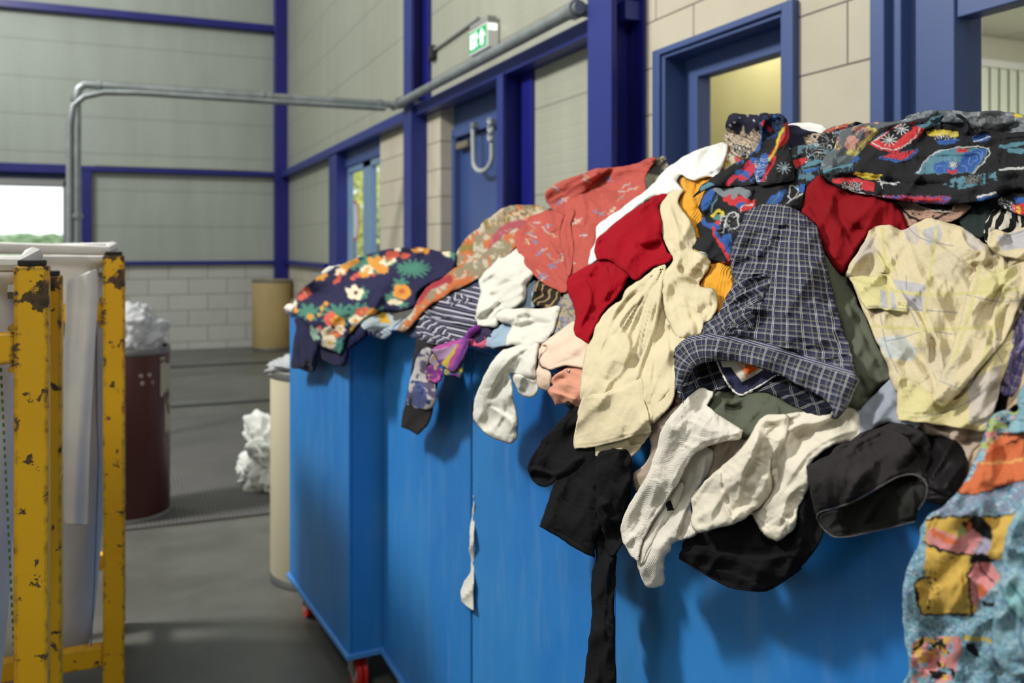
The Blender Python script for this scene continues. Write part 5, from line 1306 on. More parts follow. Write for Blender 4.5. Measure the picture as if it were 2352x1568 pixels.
sheet('sleeve', F['red'], zp(A6, [(345, 905), (370, 870), (410, 835), (480, 800), (560, 762), (620, 762), (700, 800), (760, 860), (740, 900), (720, 940), (690, 990), (620, 1060), (560, 1130), (545, 1180), (520, 1240), (488, 1302), (440, 1280), (400, 1255), (392, 1200), (405, 1120), (380, 1040), (345, 950)]), 58, 3, (12, 14),
      zf(A6, [([(380, 930), (450, 900), (490, 940), (500, 1050), (430, 1200)], 12, 8, 's'), ([(600, 800), (620, 900), (600, 1040)], 12, 9, 's'), ([(500, 860), (560, 920), (560, 1050), (520, 1120)], 12, -7), ([(640, 820), (700, 880), (720, 930)], 10, 6), ([(520, 1140), (480, 1230)], 10, -8), ([(420, 870), (540, 800)], 12, 6), ([(450, 1050), (430, 1160), (450, 1250)], 10, 5), ([(660, 960), (600, 1060), (540, 1110)], 8, -7)]),
      [('dir', 100, 34, 4)], (38, 2.2), 46, parent=o)

# mustard corduroy
o = garment('mustard_trousers', 'mustard yellow corduroy garment seen between the beige shirt and the black printed shirt', 'trousers')
sheet('upper', F['mustard'], zp(A6, [(1090, 195), (1160, 235), (1250, 215), (1330, 210), (1330, 300), (1260, 340), (1240, 450), (1240, 560), (1230, 640), (1180, 620), (1120, 480), (1060, 400), (1080, 330)]), 26, 3, (10, 12), zf(A6, [([(1110, 230), (1130, 320), (1200, 420)], 12, 8), ([(1200, 240), (1190, 330), (1220, 480)], 12, -6), ([(1230, 230), (1260, 300)], 10, 7)]), [('dir', 60, 36, 4)], (36, 2), 47, parent=o, uv=(25, 1))
sheet('lower', F['mustard'], zp(A6, [(1200, 930), (1240, 840), (1290, 770), (1450, 770), (1470, 900), (1430, 980), (1380, 1080), (1330, 1110), (1280, 1000)]), 30, 3, (10, 12), zf(A6, [([(1240, 900), (1320, 850), (1430, 830)], 14, 6), ([(1300, 960), (1360, 900), (1440, 880)], 14, 6)]), [('dir', -30, 40, 3)], (36, 2), 48, parent=o, uv=(15, 1))

# beige twill shirt : collar side, sleeve panel and cuff
o = garment('beige_shirt', 'beige cotton shirt with a wide buttoned sleeve cuff hanging over the third bin', 'shirt')
sheet('upper_sleeve', F['beige'], zp(A6, [(955, 420), (985, 360), (1030, 315), (1080, 300), (1115, 298), (1085, 340), (1075, 380), (1110, 440), (1150, 490), (1190, 570), (1200, 640), (1170, 690), (1250, 730), (1294, 772, 1), (1270, 830), (1215, 900), (1225, 930), (1290, 945), (1330, 970), (1338, 1020), (1325, 1090), (1290, 1150), (1245, 1185), (1230, 1240), (1150, 1270), (1060, 1250), (980, 1080), (975, 900), (1000, 820), (1040, 760), (1010, 690), (975, 620), (965, 500)]), 62, 3, (12, 14),
      zf(A6, [([(1010, 400), (1060, 520), (1080, 640), (1090, 700)], 14, 8, 's'), ([(1080, 380), (1110, 500), (1100, 610)], 12, -6), ([(1100, 740), (1070, 790), (1090, 850), (1200, 900)], 9, 12, 's'), ([(1070, 800), (1110, 850), (1190, 880), (1210, 820)], 12, -12), ([(1180, 680), (1260, 760)], 10, 7), ([(1000, 900), (990, 1020), (1050, 1140), (1200, 1220)], 13, 7), ([(1060, 960), (1180, 980), (1310, 980)], 14, 5), ([(1100, 1200), (1200, 1110), (1310, 1040)], 14, -5), ([(1120, 640), (1160, 650), (1180, 690)], 8, 6), ([(1010, 620), (1060, 680), (1060, 740)], 10, -5)]),
      [('dir', 70, 42, 5)], (40, 3), 49, parent=o)
sheet('sleeve', F['beige'], zp(A6, [(940, 800), (1000, 795), (985, 900), (1000, 1030), (1080, 1150), (1150, 1230), (1240, 1230), (1200, 1290), (1060, 1370), (1060, 1500), (1030, 1600), (960, 1700), (860, 1900), (830, 1880), (830, 1700), (700, 1690), (450, 1700), (445, 1480), (470, 1360), (510, 1270), (545, 1170), (620, 1080), (700, 1020), (740, 950), (830, 880)]), 54, 3, (10, 12),
      zf(A6, [([(900, 850), (780, 960), (680, 1080), (600, 1250), (540, 1450)], 13, 9, 's'), ([(960, 830), (840, 1000), (740, 1100), (690, 1200), (760, 1300), (720, 1450)], 12, 9, 's'), ([(980, 860), (960, 1000), (920, 1200), (830, 1450), (800, 1560)], 12, 11, 's'), ([(820, 960), (720, 1060), (640, 1160)], 9, -7), ([(560, 1180), (520, 1350), (490, 1520)], 14, 5), ([(900, 1220), (860, 1330), (790, 1480)], 12, -8), ([(1000, 1080), (960, 1160), (1000, 1240), (1060, 1230)], 12, -9), ([(980, 1180), (1080, 1190), (1170, 1240)], 12, 6), ([(960, 1300), (900, 1420), (860, 1600)], 12, 6), ([(1040, 1340), (950, 1500), (880, 1700)], 10, 6), ([(650, 1260), (620, 1400), (600, 1540)], 12, 5)]),
      [('rad', 1530, 600, 9, 4)], (40, 2.2), 50, parent=o)
sheet('cuff', F['beige'], zp(ZB_, [(300, 395, 1), (298, 350), (310, 280), (325, 200), (355, 128), (440, 115), (540, 80), (640, 40), (650, 120), (665, 180), (680, 260), (690, 308), (640, 322), (560, 345), (480, 370), (400, 385)]), 62, 2.5, (4, 5),
      zf(ZB_, [([(358, 130), (450, 122), (550, 85), (640, 48)], 2.2, 2.0, 'seam'), ([(304, 378), (400, 372), (480, 355), (560, 332), (690, 298)], 2.2, 2.0, 'seam'), ([(540, 90), (530, 200), (540, 330)], 14, 6), ([(440, 130), (410, 250), (390, 370)], 16, 3), ([(620, 60), (610, 180), (650, 300)], 16, 4)]), [('dir', 90, 46, 1.5)], (36, 1.6), 51, parent=o)
sheet('cuff_lining', F['beige'], zp(ZB_, [(300, 395), (400, 385), (500, 365), (570, 330), (685, 305), (690, 312), (660, 350), (640, 380), (600, 430), (580, 441), (540, 420), (500, 390), (480, 415), (430, 434), (370, 425), (320, 410)]), 44, 2.5, (5, 6),
      zf(ZB_, [([(570, 340), (585, 380), (640, 370)], 6, 6, 's'), ([(500, 385), (540, 415), (580, 436)], 5, 4, 's')]), seed=52, parent=o)
sheet('buttoned_placket', F['beige'], zp(ZB_, [(650, 20), (700, -20), (810, -60), (830, -10), (815, 90), (800, 160), (740, 230), (690, 265), (680, 200), (660, 120)]), 50, 3, (6, 8), zf(ZB_, [([(690, 240), (780, 150), (800, 40)], 3, 2, 'seam'), ([(670, 30), (700, 120), (690, 220)], 9, 5)]), [('dir', 100, 40, 3)], seed=53, parent=o)

# ================= black shirt cascade on the left
o = garment('black_shirt', 'black cotton shirt hanging under the beige cuff, one sleeve twisted down to the bottom', 'shirt')
sheet('sleeve_opening', F['black'], zp(ZB_, [(70, 500), (85, 450), (110, 400), (150, 340), (200, 290), (250, 230), (275, 195), (255, 170), (270, 155), (320, 190), (400, 240), (420, 380), (400, 470), (340, 500), (280, 530), (220, 550), (185, 575), (155, 584), (110, 570), (85, 540)]), 40, 3, (8, 10),
      zf(ZB_, [([(80, 495), (130, 500), (190, 520), (250, 500), (300, 455), (350, 430)], 10, 12, 's'), ([(90, 520), (150, 540), (210, 535)], 14, -16), ([(270, 220), (240, 330), (260, 450)], 12, 6), ([(150, 380), (180, 450), (260, 470)], 12, 5)]), [('dir', -60, 34, 3)], (30, 2), 54, parent=o)
sheet('body', F['black'], zp(ZB_, [(190, 590), (215, 545), (260, 530), (330, 470), (400, 400), (440, 440), (480, 500), (470, 700), (440, 800), (410, 870), (405, 942, 1), (330, 905), (240, 850), (170, 805), (130, 782, 1), (160, 700)]), 44, 3, (6, 8),
      zf(ZB_, [([(205, 610), (300, 680), (410, 700)], 3, 2, 'seam'), ([(150, 775), (270, 835), (400, 920)], 3, 2, 'seam'), ([(260, 560), (240, 700), (260, 820)], 14, 5), ([(330, 540), (300, 700), (340, 860)], 14, 6), ([(400, 560), (380, 700), (390, 860)], 12, 5)]), [('dir', 70, 36, 2.5)], (28, 2), 55, parent=o)
sheet('second_sleeve', F['black'], zp(ZB_, [(420, 430), (480, 400), (570, 400), (595, 470), (590, 560), (585, 640), (570, 720), (545, 790), (535, 840), (540, 870), (500, 940), (460, 900), (455, 830), (420, 720), (405, 600)]), 52, 3, (12, 16),
      zf(ZB_, [([(440, 460), (470, 560), (550, 640)], 14, 8), ([(430, 640), (470, 740), (550, 760)], 12, 8), ([(520, 420), (540, 520), (580, 600)], 14, 6), ([(450, 680), (520, 800), (520, 880)], 12, -7)]), [('dir', 80, 36, 3)], (30, 2), 56, parent=o)
sheet('hanging_sleeve', F['black'], zp(ZB_, [(400, 800), (440, 800), (480, 880), (515, 920), (512, 1000), (508, 1100), (506, 1250), (506, 1400), (504, 1640), (352, 1640), (362, 1500), (375, 1350), (392, 1230), (388, 1120), (395, 1010), (410, 930)]), 34, 3, (10, 14),
      zf(ZB_, [([(430, 860), (440, 1000), (420, 1180), (440, 1400), (400, 1600)], 14, 7), ([(480, 940), (470, 1100), (450, 1300), (490, 1500)], 12, 6, 's'), ([(410, 1000), (400, 1150), (420, 1300)], 10, -5)]), [('dir', 84, 34, 3)], (30, 1.6), 57, parent=o)

# black garment below (rounded hem)
o = garment('black_coat', 'black garment with a rounded hem hanging on the nearest bin under the white trousers', 'clothes')
sheet('body', F['black'], zp(ZB_, [(832, 940), (845, 890), (860, 850), (960, 800), (1110, 770), (1200, 700), (1300, 640), (1560, 600), (1560, 760), (1530, 850), (1500, 920), (1440, 990), (1370, 1040), (1290, 1090), (1240, 1103), (1150, 1095), (1080, 1080), (1000, 1040), (900, 980)]), 24, 3, (5, 7),
      zf(ZB_, [([(900, 880), (1060, 920), (1240, 950), (1480, 900)], 22, 7, 's'), ([(1000, 840), (1150, 880), (1350, 880)], 20, 7), ([(1150, 960), (1280, 1010), (1400, 980)], 18, 5), ([(1240, 780), (1300, 860), (1440, 860)], 14, -7)]), [('dir', 5, 60, 3)], (40, 1.6), 58, parent=o)
roll_tube('hem_edge', F['black'], zp(ZB_, [(832, 940), (900, 982), (1000, 1042), (1080, 1082), (1150, 1097), (1240, 1105), (1290, 1092), (1370, 1042), (1440, 992)]), [3, 3.5, 3], 20, o, 8, jit=.12)
sheet('side_panel', F['black'], zp(ZC_, [(230, 930), (270, 860), (285, 760), (290, 690), (340, 560), (400, 640), (420, 790), (400, 870), (350, 930), (290, 940)]), 40, 3, (10, 12), zf(ZC_, [([(300, 720), (340, 740), (390, 730)], 3, 2, 'seam'), ([(320, 640), (320, 760), (300, 880)], 14, 7)]), seed=59, parent=o)

# ================= off-white corduroy shirt
o = garment('corduroy_shirt', 'off-white corduroy shirt with a pointed collar hanging over the nearest bin', 'shirt')
sheet('body', F['offcord'], zp(ZB_, [(820, 380), (870, 350), (960, 380), (1000, 400), (1000, 470), (950, 560), (900, 640), (890, 720), (920, 818), (850, 850), (800, 872), (790, 900), (757, 940), (757, 1000), (755, 1072), (720, 1086), (670, 1088), (640, 1040), (620, 980), (610, 900), (640, 800), (700, 700), (760, 560)]), 42, 3, (10, 14),
      zf(ZB_, [([(960, 420), (940, 560), (860, 700), (810, 850)], 12, 9, 's'), ([(880, 500), (860, 620), (760, 780), (700, 900)], 14, 7), ([(740, 760), (730, 900), (700, 1060)], 16, 6), ([(900, 650), (870, 760), (830, 850)], 10, -6)]), [('dir', 112, 44, 2.5)], (44, 2), 60, parent=o, uv=(118, 1))
sheet('collar', F['offcord'], zp(ZB_, [(540, 850), (538, 790), (555, 720), (600, 640), (650, 560), (690, 470), (715, 400), (735, 320), (770, 250), (820, 190), (870, 140), (930, 90), (1005, 105, 1), (990, 140), (972, 178, 1), (1010, 210), (1080, 255), (1135, 292), (1150, 305, 1), (1140, 335), (1120, 350), (1060, 355), (1000, 370), (940, 400), (900, 430), (855, 500), (830, 560), (800, 600), (760, 660), (720, 720), (680, 790), (640, 870), (620, 960, 1), (580, 925), (563, 890)]), 76, 2.5, (5, 7),
      zf(ZB_, [([(1120, 330), (1020, 350), (930, 385), (860, 470), (800, 580), (730, 680), (660, 800), (620, 920)], 3.2, 2.2, 'seam'), ([(900, 170), (800, 280), (760, 420), (700, 560)], 20, 5), ([(720, 480), (640, 620), (580, 740), (560, 860)], 16, 7), ([(820, 350), (900, 280), (960, 190)], 14, 3), ([(640, 720), (610, 800), (590, 900)], 10, -5), ([(880, 250), (980, 300), (1080, 310)], 16, 4)]), [('dir', 118, 50, 4)], (44, 2.4), 61, parent=o, uv=(-10, 1))
sheet('fold_under', F['offcord'], zp(ZB_, [(615, 950), (622, 880), (660, 820), (700, 790), (690, 900), (640, 980)]), 56, 3, (6, 8), seed=62, parent=o, uv=(100, 1))
sheet('placket', F['offcord'], zp(ZB_, [(615, 960), (630, 880), (670, 800), (740, 690), (800, 600), (840, 560), (850, 600), (820, 680), (780, 740), (720, 820), (670, 900), (640, 970)]), 60, 3, (4, 5), seed=63, parent=o, uv=(118, 1), flow=[('dir', 118, 30, 1.5)])
sheet('black_tab', F['black'], zp(ZB_, [(762, 668, 1), (782, 650, 1), (805, 702, 1), (770, 706, 1)]), 66, 1.5, (2, 2), seed=1, parent=o, smoothn=1)
single(sheet('taupe_shirt', F['taupe'], zp(ZB_, [(596, 520), (650, 480), (690, 400), (680, 300), (740, 230), (830, 170), (880, 130), (860, 240), (790, 380), (740, 500), (690, 620), (640, 700), (610, 600)]), 34, 3, (8, 10), flow=[('dir', 110, 30, 3)], seed=64), 'taupe sliver of a shirt left of the corduroy collar', 'clothes')
single(sheet('taupe_shirt', F['taupe'], zp(ZB_, [(800, 340), (960, 320), (1060, 330), (1160, 320), (1200, 400), (1080, 540), (960, 660), (880, 640), (830, 520)]), 30, 3, (8, 10), seed=164, flow=[('dir', -40, 34, 5)]), 'taupe cloth in the hollow between the corduroy collar and the off-white trousers', 'clothes')
single(sheet('brown_print_shirt', F['print'], zp(ZB_, [(735, 240), (770, 180), (800, 130), (830, 90), (870, 100), (880, 140), (820, 200), (760, 240)]), 30, 2, (8, 10), seed=65, base=srgb(92, 58, 52), paintops=[('blobs', None, srgb(150, 110, 90), 8, .6, 2)]), 'dark brown printed scrap between the beige shirt and the checked shirt', 'clothes')

# ================= olive trousers
o = garment('olive_trousers', 'olive green trousers beneath the blue checked shirt', 'trousers')
sheet('right_leg', F['olive'], zp(A8, [(960, 200), (1020, 320), (1080, 400), (1150, 480), (1200, 560), (1240, 660), (1300, 780), (1340, 880), (1400, 980), (1470, 1080), (1400, 1120), (1340, 1180), (1290, 1240), (1230, 1300), (1150, 1280), (1000, 900), (980, 500)]), 36, 3.5, (14, 16),
      zf(A8, [([(1060, 450), (1110, 640), (1180, 860), (1260, 1040)], 24, 9), ([(1100, 600), (1150, 620), (1200, 600)], 3, 2, 'seam'), ([(1160, 560), (1260, 800), (1360, 1000)], 18, -7), ([(1100, 560), (1180, 580)], 3, 2, 'seam'), ([(1080, 420), (1170, 620), (1300, 900)], 3, 2.0, 'seam'), ([(1200, 1000), (1280, 1120), (1300, 1200)], 20, 8)]), [('dir', 65, 60, 3)], (60, 2.5), 66, parent=o)
sheet('lower_leg', F['olive'], zp(ZB_, [(960, 170), (1000, 120), (1060, 60), (1200, 40), (1420, 60), (1560, 110), (1520, 260), (1350, 300), (1210, 330), (1150, 350), (1100, 300), (1000, 220)]), 48, 3, (12, 14),
      zf(ZB_, [([(1040, 150), (1100, 165), (1170, 120), (1190, 90)], 14, 10, 's'), ([(1010, 200), (1130, 230), (1240, 200), (1330, 180)], 22, 8, 's'), ([(1060, 180), (1160, 200)], 12, -8), ([(1130, 290), (1240, 260), (1350, 220)], 20, 6), ([(1325, 150), (1320, 190), (1300, 230)], 2.5, 1.5, 'seam')]), [('dir', -8, 60, 3)], (50, 2), 67, parent=o)

# ================= white trousers centre
o = garment('white_trousers', 'off-white trousers slung below the blue checked shirt, on the nearest bin', 'trousers')
sheet('back_panel', F['cream'], zp(ZC_, [(50, 330), (120, 260), (260, 205), (400, 190), (540, 185), (600, 215), (610, 290), (590, 350), (470, 375), (400, 420), (345, 480), (345, 580), (320, 640), (290, 690), (275, 790), (230, 830), (180, 858, 1), (130, 830), (90, 780), (55, 725), (0, 740), (-40, 600), (0, 400)]), 52, 3, (12, 16),
      zf(ZC_, [([(300, 215), (200, 260), (120, 330), (60, 430)], 16, 9, 's'), ([(540, 210), (400, 260), (250, 290), (180, 380), (150, 500)], 16, 10, 's'), ([(590, 300), (480, 330), (360, 400), (280, 500), (180, 640)], 14, 9, 's'), ([(370, 300), (300, 330), (260, 400)], 14, -8), ([(160, 500), (180, 600), (120, 700)], 14, 8), ([(320, 560), (240, 640), (200, 780)], 14, 7, 's'), ([(250, 700), (200, 730), (270, 770)], 8, 6), ([(90, 480), (60, 600), (60, 700)], 14, -7), ([(230, 820), (250, 740), (300, 640)], 8, -5), ([(60, 720), (120, 780), (175, 850)], 2.5, 2, 'seam')]),
      [('dir', -38, 40, 6)], (40, 3), 68, parent=o)
sheet('leg', F['cream'], zp(ZB_, [(883, 640, 1), (905, 610), (1000, 520), (1080, 450), (1150, 380), (1190, 320), (1215, 270), (1250, 235), (1300, 220), (1380, 230), (1370, 330), (1310, 420), (1290, 500), (1300, 600), (1250, 670), (1190, 715), (1160, 745), (1110, 772), (1020, 790), (920, 816), (890, 760), (900, 700)]), 74, 3, (14, 20),
      zf(ZB_, [([(1180, 420), (1240, 460), (1290, 490)], 2.5, 2, 'seam'), ([(1030, 490), (1040, 600), (1070, 700), (1110, 770)], 5, 6, 's'), ([(1045, 500), (1060, 620), (1100, 740)], 2.5, 1.8, 'seam'), ([(1230, 300), (1210, 400), (1150, 520), (1130, 660)], 20, 9, 's'), ([(1120, 560), (1180, 600), (1260, 560)], 18, -7), ([(960, 620), (960, 720), (1000, 780)], 20, 4), ([(1300, 260), (1270, 340), (1200, 420)], 14, -6)]),
      [('dir', -55, 44, 4.5)], (44, 2.6), 69, parent=o)

# grey-blue + charcoal cuff + satin + taupe + tan
single(sheet('grey_blue_shirt', F['greyblue'], zp(A8, [(1222, 1300), (1260, 1265), (1330, 1190), (1400, 1120), (1450, 1080), (1560, 1060), (1600, 1380), (1420, 1360), (1320, 1400), (1250, 1425), (1235, 1400)]), 56, 3, (5, 6), zf(A8, [([(1250, 1290), (1340, 1300), (1440, 1220)], 18, 7, 's'), ([(1240, 1300), (1250, 1410)], 3, 2, 'seam'), ([(1330, 1390), (1380, 1300), (1460, 1200)], 18, 6)]), [('dir', -40, 50, 2)], seed=70), 'grey blue shirt tail between the checked shirt and the pale yellow shirt', 'shirt')
single(sheet('taupe_shirt', F['taupe'], zp(ZC_, [(880, 250), (1240, 260), (1250, 330), (1180, 400), (1150, 470), (1100, 420), (1020, 340), (930, 320)]), 40, 3, (10, 14), zf(ZC_, [([(960, 290), (1060, 320), (1140, 340)], 16, 7)]), [('dir', 20, 30, 4)], seed=71), 'taupe shirt under the pale yellow shirt, right of the charcoal cuff', 'shirt')
single(sheet('black_satin_garment', F['satin'], zp(ZC_, [(860, 560), (920, 480), (945, 420), (970, 350), (1010, 322), (1060, 330), (1110, 370), (1140, 430), (1145, 520), (1110, 600), (1060, 650), (1010, 692, 1), (930, 660), (880, 640)]), 48, 3, (14, 24), zf(ZC_, [([(1000, 350), (1010, 480), (960, 600)], 30, 16), ([(940, 572), (1000, 578), (1060, 570)], 2.5, 2, 'seam'), ([(940, 632), (1000, 628), (1060, 640)], 2.5, 2, 'seam')]), seed=72), 'shiny black satin piece right of the charcoal cuff', 'clothes')
single(sheet('tan_shirt', F['tan'], zp(ZC_, [(1110, 600), (1140, 500), (1160, 420), (1200, 380), (1260, 330), (1250, 450), (1180, 560), (1120, 640)]), 40, 3, (8, 10), seed=73), 'tan garment edge between black satin and the turquoise shirt', 'clothes')
single(sheet('tan_shirt', F['tan'], zp(A8, [(2110, 1350), (2130, 1200), (2150, 1100), (2227, 980), (2300, 900), (2300, 1200), (2160, 1260)]), 60, 3, (8, 10), seed=74, flow=[('dir', 110, 40, 3)]), 'tan cloth at the right edge between the purple check and the turquoise shirt', 'clothes')
o = garment('charcoal_shirt', 'washed black denim shirt with an open cuff facing the camera, over the nearest bin', 'shirt')
sheet('sleeve', F['charcoal'], zp(ZC_, [(560, 360), (600, 310), (680, 290), (750, 262), (830, 265), (890, 290), (950, 340), (960, 430), (930, 560), (860, 520), (700, 420)]), 58, 3, (14, 18), zf(ZC_, [([(600, 330), (740, 300), (860, 330)], 12, 8), ([(780, 280), (850, 340), (880, 430)], 10, -8), ([(730, 300), (790, 340), (830, 420)], 10, 6)]), [('dir', 50, 30, 4)], seed=75, parent=o)
t_in = fabric('washed_black_lining', srgb(40, 40, 38))
sheet('cuff_lining', t_in, zp(ZC_, [(400, 735), (420, 715), (500, 690), (640, 630), (760, 560), (850, 525), (920, 540), (935, 590), (925, 650), (900, 700), (885, 720), (880, 756), (800, 780), (700, 800), (640, 815), (560, 830), (480, 836), (430, 810), (400, 780)]), 46, 3, (4, 5),
      zf(ZC_, [([(865, 580), (875, 680), (880, 750)], 5, 8, 's'), ([(480, 820), (640, 800), (780, 770), (870, 745)], 3.5, 3, 'seam'), ([(500, 760), (640, 720), (800, 640)], 26, -16)]), [('dir', -15, 60, 2)], seed=76, parent=o)
sheet('cuff', F['charcoal'], zp(ZC_, [(334, 480, 1), (380, 455), (440, 425), (470, 390), (500, 370), (580, 352), (640, 320), (730, 290), (800, 310), (850, 350), (885, 420), (905, 490), (920, 530), (860, 522), (800, 530), (740, 560), (640, 620), (540, 670), (460, 695), (410, 710), (385, 740), (375, 700), (350, 620), (340, 550)]), 84, 2.5, (8, 14),
      zf(ZC_, [([(400, 700), (460, 685), (560, 645), (660, 595), (760, 540), (840, 512), (900, 510)], 2.6, 2.4, 'seam'), ([(350, 490), (450, 440), (560, 400), (720, 320), (790, 330)], 2.6, 1.6, 'seam'), ([(700, 330), (780, 400), (830, 480)], 26, 6), ([(450, 450), (440, 560), (430, 680)], 26, 4), ([(540, 370), (560, 400), (590, 390)], 10, -6)]), [('dir', 70, 60, 1.5)], (40, 1.6), 77, parent=o, bias=(0, -.05, 0))
edge = fabric('worn_grey_stitching', srgb(100, 98, 98))
roll_tube('worn_edge', edge, zp(ZC_, [(385, 742), (388, 725), (410, 708), (470, 692), (560, 662), (650, 614), (750, 556), (800, 532), (860, 522), (905, 535), (930, 560), (938, 600), (925, 650), (895, 700)]), [1.1, 1.5, 1.1], 84, o, 8, jit=.25)
roll_tube('worn_edge', edge, zp(ZC_, [(388, 745), (405, 780), (440, 815), (480, 836), (560, 832), (640, 814), (760, 788), (878, 758)]), [1.0, 1.4, 1.0], 50, o, 8, jit=.25)

# ================= dark red shirt
single(sheet('dark_red_shirt', F['darkred'], zp(A7, [(868, 745), (880, 680), (900, 600), (925, 550), (955, 500), (982, 476), (1010, 500), (1050, 545), (1120, 580), (1250, 610), (1450, 650), (1520, 720), (1570, 800), (1560, 880), (1400, 860), (1330, 900), (1260, 980), (1210, 1060), (1150, 1160), (1090, 1120), (1040, 1040), (1000, 950), (960, 850), (900, 780)]), 44, 3, (16, 22),
      zf(A7, [([(975, 500), (1000, 600), (1060, 720), (1080, 860), (1100, 1060)], 24, 12), ([(930, 580), (1020, 600)], 4, 2, 'seam'), ([(1100, 600), (1110, 740), (1180, 880), (1220, 960)], 20, -12), ([(1200, 640), (1260, 780), (1380, 860)], 30, 10), ([(900, 700), (980, 820), (1030, 960)], 24, 9, 's'), ([(1140, 870), (1200, 880), (1300, 860)], 16, -9)]), [('dir', 65, 60, 4)], (60, 2.5), 78), 'dark red shirt rising to a peak between the checked shirt and the pale yellow shirt', 'shirt')

# ================= prints at the back (upper right)
BKc = srgb(38, 38, 42); RDc = srgb(206, 44, 52); BLc = srgb(44, 92, 168); TEc = srgb(86, 136, 154); YEc = srgb(214, 192, 40); GYc = srgb(130, 138, 144); WHc = srgb(205, 208, 208)
ops = [('poly', zp(A7, [(370, 190), (420, 200), (460, 240), (480, 165), (510, 235), (560, 190), (600, 200), (640, 160), (650, 300), (500, 330), (380, 240)]), srgb(200, 178, 150)), ('loops', zp(A7, [(370, 190), (650, 170), (640, 330), (370, 260)]), srgb(34, 34, 52), 12, .2)]
for x, y in ((460, 120), (430, 150), (520, 100), (590, 100), (400, 170), (560, 140), (620, 130), (870, 220), (830, 190)): ops.append(('ell',)+tuple(zp(A7, [(x, y)])[0])+(2.2, 2.0, 0, WHc))
o = garment('navy_print_shirt', 'rolled navy and cream printed shirt on the crest left of the black printed shirts', 'shirt')
sheet('upper_roll', F['print'], zp(A7, [(368, 190), (375, 130), (400, 92), (480, 90), (560, 98), (660, 100), (660, 280), (590, 275), (510, 260), (440, 230), (390, 215)]), 22, 2, (12, 22), zf(A7, [([(390, 150), (500, 150), (640, 160)], 16, 8)]), [('dir', 10, 40, 2)], seed=80, parent=o, base=srgb(38, 38, 60), paintops=ops, bulge=10)
ops = [('loops', zp(A7, [(350, 220), (620, 220), (600, 400), (350, 380)]), srgb(40, 40, 50), 10, .16), ('poly', zp(A7, [(420, 300), (500, 310), (550, 330), (530, 375), (440, 365)]), srgb(44, 44, 56)), ('loops', zp(A7, [(420, 300), (560, 300), (540, 375), (420, 370)]), srgb(210, 200, 180), 10, .14)]
sheet('lower_roll', F['print'], zp(A7, [(355, 240), (385, 215), (450, 228), (530, 262), (600, 280), (590, 340), (550, 375), (480, 385), (420, 365), (375, 310)]), 28, 2, (12, 18), zf(A7, [([(380, 260), (470, 290), (580, 320)], 14, 6)]), seed=81, parent=o, base=srgb(206, 184, 158), paintops=ops, bulge=8)
ops = [('poly', zp(A7, [(885, 240), (940, 220), (1020, 230), (960, 300), (900, 290)]), srgb(200, 180, 152)), ('loops', zp(A7, [(885, 220), (1040, 220), (1000, 310), (880, 310)]), srgb(34, 34, 52), 12, .18)]
sheet('end_fold', F['print'], zp(A7, [(770, 180), (830, 172), (900, 200), (1000, 220), (1020, 250), (960, 310), (880, 330), (780, 300)]), 20, 2, (10, 14), seed=82, parent=o, base=srgb(38, 38, 60), paintops=ops)
ops = [('blobs', None, srgb(210, 180, 70), 14, .55, 2), ('blobs', None, srgb(90, 140, 120), 14, .6, 4), ('blobs', None, srgb(190, 80, 80), 12, .62, 6), ('blobs', None, srgb(70, 66, 70), 9, .66, 8)]
single(sheet('geometric_shirt', F['print'], zp(A7, [(288, 505), (290, 440), (310, 380), (345, 310), (370, 300), (420, 360), (480, 390), (480, 430), (400, 470), (320, 510)]), 30, 2, (8, 10), seed=83, base=srgb(204, 196, 168), paintops=ops, flow=[('dir', -30, 34, 2)]), 'cream shirt with yellow and green geometric print beside the navy roll', 'shirt')
single(sheet('white_shirt', F['brightwhite'], zp(A7, [(760, 180), (800, 155), (880, 148), (950, 150), (1020, 175), (1060, 200), (1000, 240), (860, 230)]), 4, 3, (8, 12), flow=[('dir', 0, 40, 3)], seed=84), 'white shirt showing on the crest behind the navy printed roll', 'shirt')

# grey swirl shirt at back
ops = [('loops', zp(A7, [(1560, 60), (2420, 60), (2420, 300), (1560, 300)]), srgb(176, 182, 184), 34, .035), ('blobs', None, srgb(96, 100, 106), 20, .6, 3), ('ell',)+tuple(zp(A7, [(2310, 100)])[0])+(12, 5, 10, YEc)]
single(sheet('grey_swirl_shirt', F['print'], zp(A7, [(1560, 120), (1640, 85), (1740, 65), (1820, 68), (1880, 66), (2000, 76), (2120, 70), (2250, 80), (2360, 100), (2430, 110), (2430, 260), (2100, 250), (1900, 220), (1700, 200)]), 14, 2, (10, 18), zf(A7, [([(1900, 90), (1980, 130), (2000, 200)], 14, 7), ([(2080, 200), (2180, 160), (2300, 120)], 14, 6), ([(2160, 210), (2260, 190), (2340, 160)], 10, -6)]), [('dir', -10, 46, 4)], (40, 2), 85, base=srgb(128, 134, 140), paintops=ops), 'faded grey shirt with pale swirl print along the crest at the right edge', 'shirt')
ops = [('poly', zp(A7, [(1110, 260), (1160, 200), (1260, 170), (1330, 190), (1320, 260), (1240, 330), (1180, 340), (1120, 310)]), srgb(196, 140, 130)), ('line', zp(A7, [(1330, 180), (1370, 220), (1280, 300), (1200, 350), (1100, 300)]), 7, srgb(200, 190, 104)), ('blobs', zp(A7, [(1100, 160), (1340, 160), (1340, 340), (1100, 340)]), srgb(120, 90, 96), 8, .66, 3), ('line', zp(A7, [(1300, 150), (1400, 160), (1500, 150)]), 5, srgb(206, 150, 140)), ('blobs', None, srgb(96, 104, 110), 22, .6, 5)]
